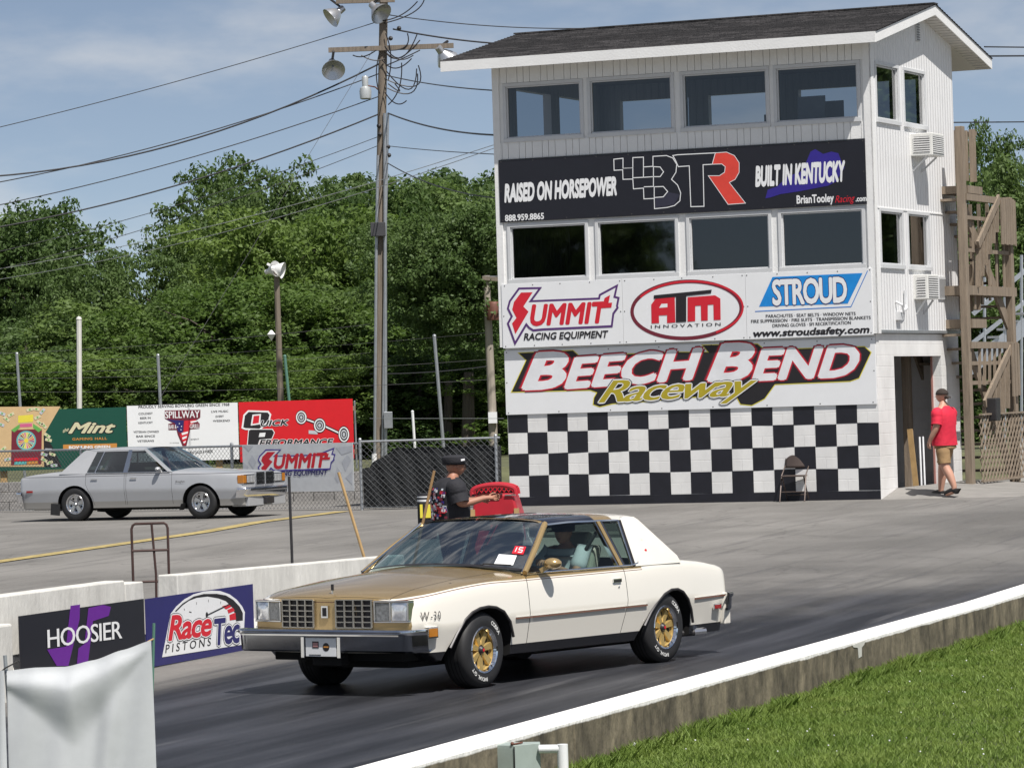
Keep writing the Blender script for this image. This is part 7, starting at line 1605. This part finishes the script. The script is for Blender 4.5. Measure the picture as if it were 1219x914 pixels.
for a in ((0, 262, 121, 7.0, 0, 'dark leafy tree at the left picture edge'), (50, 250, 120, 6.6, 4, 'broad tree left of the dip in the tree line'), (112, 300, 116, 4.6, 0, 'lower rounded tree just left of the sky gap'), (156, 352, 127, 5, 3, 'low dark tree under the sky gap'), (214, 278, 118, 4.6, 1, 'tree just right of the sky gap'), (262, 198, 126, 6.6, 1, 'tallest tree, rising right of the sky gap'), (306, 250, 112, 6.6, 2, 'bright green tree standing forward of its neighbours'), (362, 216, 123, 6.0, 0, 'tall tree between the light pole and the utility pole'), (392, 250, 114, 7., 2, 'bright green tree directly above the red billboard'), (432, 226, 119, 6.5, 1, 'tree directly behind the utility pole'), (482, 208, 122, 8., 0, 'tall dark tree right of the utility pole'), (530, 222, 118, 7.5, 1, 'tree behind the leaning grey post'), (572, 200, 122, 8., 3, 'tall tree touching the tower left edge'), (610, 230, 114, 7., 0, 'tree mostly hidden behind the tower left edge'),
          (30, 372, 108, 6.5, 3, 'lower dark tree behind the tan billboard'), (92, 362, 107, 6.5, 4, 'low tree directly behind the white steel post'), (150, 385, 108, 5, 3, 'low dark tree behind the green billboard edge'), (208, 345, 106, 5.4, 4, 'low tree behind the white billboard'), (262, 330, 104, 7., 2, 'bright low tree behind the white billboard right half'), (318, 345, 105, 6.5, 4, 'low tree directly behind the slim light pole'), (378, 338, 104, 6.5, 2, 'bright low tree behind the red billboard'), (430, 352, 105, 6., 4, 'low tree behind the foot of the utility pole'), (478, 330, 105, 6.2, 3, 'low dark tree right of the pole conduits'), (528, 335, 104, 6.5, 4, 'low tree around the leaning grey post'), (570, 322, 108, 6.5, 3, 'low dark tree beside the rusty transformer pole'),
          (1186, 160, 100, 3.6, 1, 'tree showing above the wooden stairs'), (1222, 192, 97, 4.2, 0, 'tree at the right picture edge above the stairs'), (1205, 262, 96, 5.0, 3, 'low dark tree behind the aluminium steps'), (1168, 330, 97, 5.0, 4, 'low tree behind the wooden stair posts')):
    tree(*a)
for k, x in enumerate((-5, 48, 98, 150, 205, 255, 305, 355, 405, 452, 500, 545, 590, 1180, 1228)):
    lab = ('at the left picture edge', 'below the broad left tree', 'beside the white steel post', 'below the sky gap', 'behind the thin grey post', 'behind the white billboard', 'left of the slim light pole', 'right of the slim light pole', 'behind the red billboard end', 'at the foot of the utility pole', 'right of the utility pole', 'around the leaning post', 'beside the tower wall', 'behind the lattice', 'at the right picture edge')[k]
    tree(x, 425 if x < 1000 else 440, 99+2*(k % 2), 5.2, (5, 4, 5)[k % 3], 'leafy undergrowth shrub '+lab, 'shrub', group='undergrowth below the trees', cat='shrub')
for k, (x, y, w, h, kd) in enumerate(((-95, -25, 14, 15, 0), (-70, -40, 15, 17, 1), (-45, -48, 14, 14, 3), (-22, -52, 15, 18, 0), (2, -50, 14, 15, 2), (26, -46, 15, 16, 3), (50, -30, 14, 15, 1), (62, -6, 13, 14, 0), (60, 18, 13, 15, 3), (-110, 0, 14, 16, 1))):
    o = thing('tree', 'tree standing behind the spectators, mirrored in the tower windows', 'tree', (x, y, -.1), k*1.3, 'trees behind the spectators'); o.scale = (w/.95, w/.95, h)
    q_ = bpy.data.objects.new('crown', CR[kd]); COL.objects.link(q_); q_.parent = o; q_ = bpy.data.objects.new('trunk', TM[kd % 3]); COL.objects.link(q_); q_.parent = o
for k, (x, y, w, h, kd) in enumerate(((34, 96, 12, 14, 0), (44, 108, 13, 16, 1), (54, 118, 13, 15, 3), (38, 84, 11, 12, 4))):  # unseen trees, added so the tower side windows mirror something dark
    o = thing('tree', 'unseen tree added far right of the stairs to darken the tower side windows', 'tree', (x, y, .3), k*1.7, 'unseen trees added right of the stairs'); o.scale = (w/.95, w/.95, h)
    q_ = bpy.data.objects.new('crown', CR[kd]); COL.objects.link(q_); q_.parent = o; q_ = bpy.data.objects.new('trunk', TM[kd % 3]); COL.objects.link(q_); q_.parent = o
# some trunks seen under the canopy
for x, y0, y1, w, Y in ((557, 468, 520, .30, 97), (533, 478, 520, .22, 98)):
    a = aty(x, y1, Y); c = aty(x+1, y0-25, Y); b = MB(); b.tube([(0, 0, -.3), tuple((c-a)*.6), tuple(c-a)], [w*.6, w*.5, w*.42], barkm, 10); e = thing('tree', f'{"pale thick" if w > .25 else "thin leaning"} bare trunk seen below the canopy left of the tower', 'tree', tuple(a), 0, 'trees behind the race track'); b.build('trunk', e); o = bpy.data.objects.new('crown', CR[0]); COL.objects.link(o); o.parent = e; o.scale = (5, 5, 5); o.location = (c-a)-Vector((0, 0, .8))

# ================================================================== grass
def lawn():
    rng = np.random.default_rng(4); n = 230000
    s = rng.uniform(-1.5, 17, n)**1.0; p = -rng.uniform(.0, 1, n)**1.25*5.4-.01
    P = np.array([TA.x, TA.y])+s[:, None]*np.array([TT.x, TT.y])+p[:, None]*np.array([TN.x, TN.y])
    # keep what the photo could show plus a margin
    X = P[:, 0]/P[:, 1]*FPX+CXP; keep = (X > 560) & (X < 1330) & (P[:, 1] > 21); P = P[keep]; p = p[keep]; n = len(P)
    cl = np.array([mnoise.noise((x*.9, y*.9, 0)) for x, y in P[:4000]]) if False else np.sin(P[:, 0]*3.1+np.sin(P[:, 1]*2.3)*2)*np.sin(P[:, 1]*1.7+P[:, 0])*.5
    h = rng.uniform(.028, .062, n)*(1+.45*cl)*np.where(p > -.16, 1.9, 1); a = rng.uniform(0, 6.283, n); w = rng.uniform(.003, .0055, n); ln = rng.uniform(.2, 1.0, n)*h; b = rng.uniform(0, 6.283, n)
    z = np.array([gz(y)*.6 for y in P[:, 1]])
    base = np.stack([P[:, 0], P[:, 1], z-.005], 1); side = np.stack([np.cos(a)*w, np.sin(a)*w, 0*w], 1); tip = base+np.stack([np.cos(b)*ln, np.sin(b)*ln, h], 1); mid = base+np.stack([np.cos(b)*ln*.35, np.sin(b)*ln*.35, h*.6], 1)
    V = np.stack([base-side, base+side, mid+side*.8, tip, mid-side*.8], 1); me = bpy.data.meshes.new('grass'); me.vertices.add(n*5); me.vertices.foreach_set('co', V.reshape(-1).astype('f')); me.loops.add(n*5); me.loops.foreach_set('vertex_index', np.arange(n*5, dtype='i')); me.polygons.add(n); me.polygons.foreach_set('loop_start', np.arange(0, n*5, 5, dtype='i')); me.polygons.foreach_set('loop_total', np.full(n, 5, 'i')); me.update(calc_edges=True)
    me.materials.append(leafmat('grass_blade', (.095, .195, .032), (.29, .36, .10), .35)); o = bpy.data.objects.new('grass', me); COL.objects.link(o); tag(o, None, None, kind='stuff')
    o['label'] = 'short green grass below the low concrete wall'; o['category'] = 'grass'
    rngc = random.Random(2); b = MB()
    for k in range(170):
        s = rngc.uniform(0, 16); p = -rngc.uniform(.3, 5); q = TA+TT*s+TN*p; b.ball((q.x, q.y, gz(q.y)*.6+rngc.uniform(.045, .075)), rngc.uniform(.004, .0075), sgn_w, 6, (1, 1, .8))
    e = b.build('clover_flowers'); e['label'] = 'tiny white clover heads scattered in the grass'; e['category'] = 'flowers'; tag(e, None, None, kind='stuff')
    soil = M('turf_soil', (.055, .075, .02), .95, var=.4, vs=6, bump=.5, bs=20); b = MB(); st = [-30, 0, 6, 12.2, 18, 27, 40]; vs = []
    for s in st:
        for p in (-.002, -40): q = TA+TT*s+TN*p; vs.append((q.x, q.y, gz(q.y)*.6+.006))
    b.mesh(vs, [(i*2, i*2+1, i*2+3, i*2+2)[::-1] for i in range(len(st)-1)], soil); tag(b.build('lawn'), None, None, kind='structure')
lawn()
o = on_ground(752, 898); b = MB(); b.mesh([(-.03, 0, .07), (.03, .01, .06), (.035, .05, .075), (-.02, .05, .085)], [(0, 1, 2, 3)], plast_w); e = b.build('paper_scrap', solid=.002); e.location = (o.x, o.y, 0); tag(e, 'small white scrap of paper lying in the grass', 'litter')
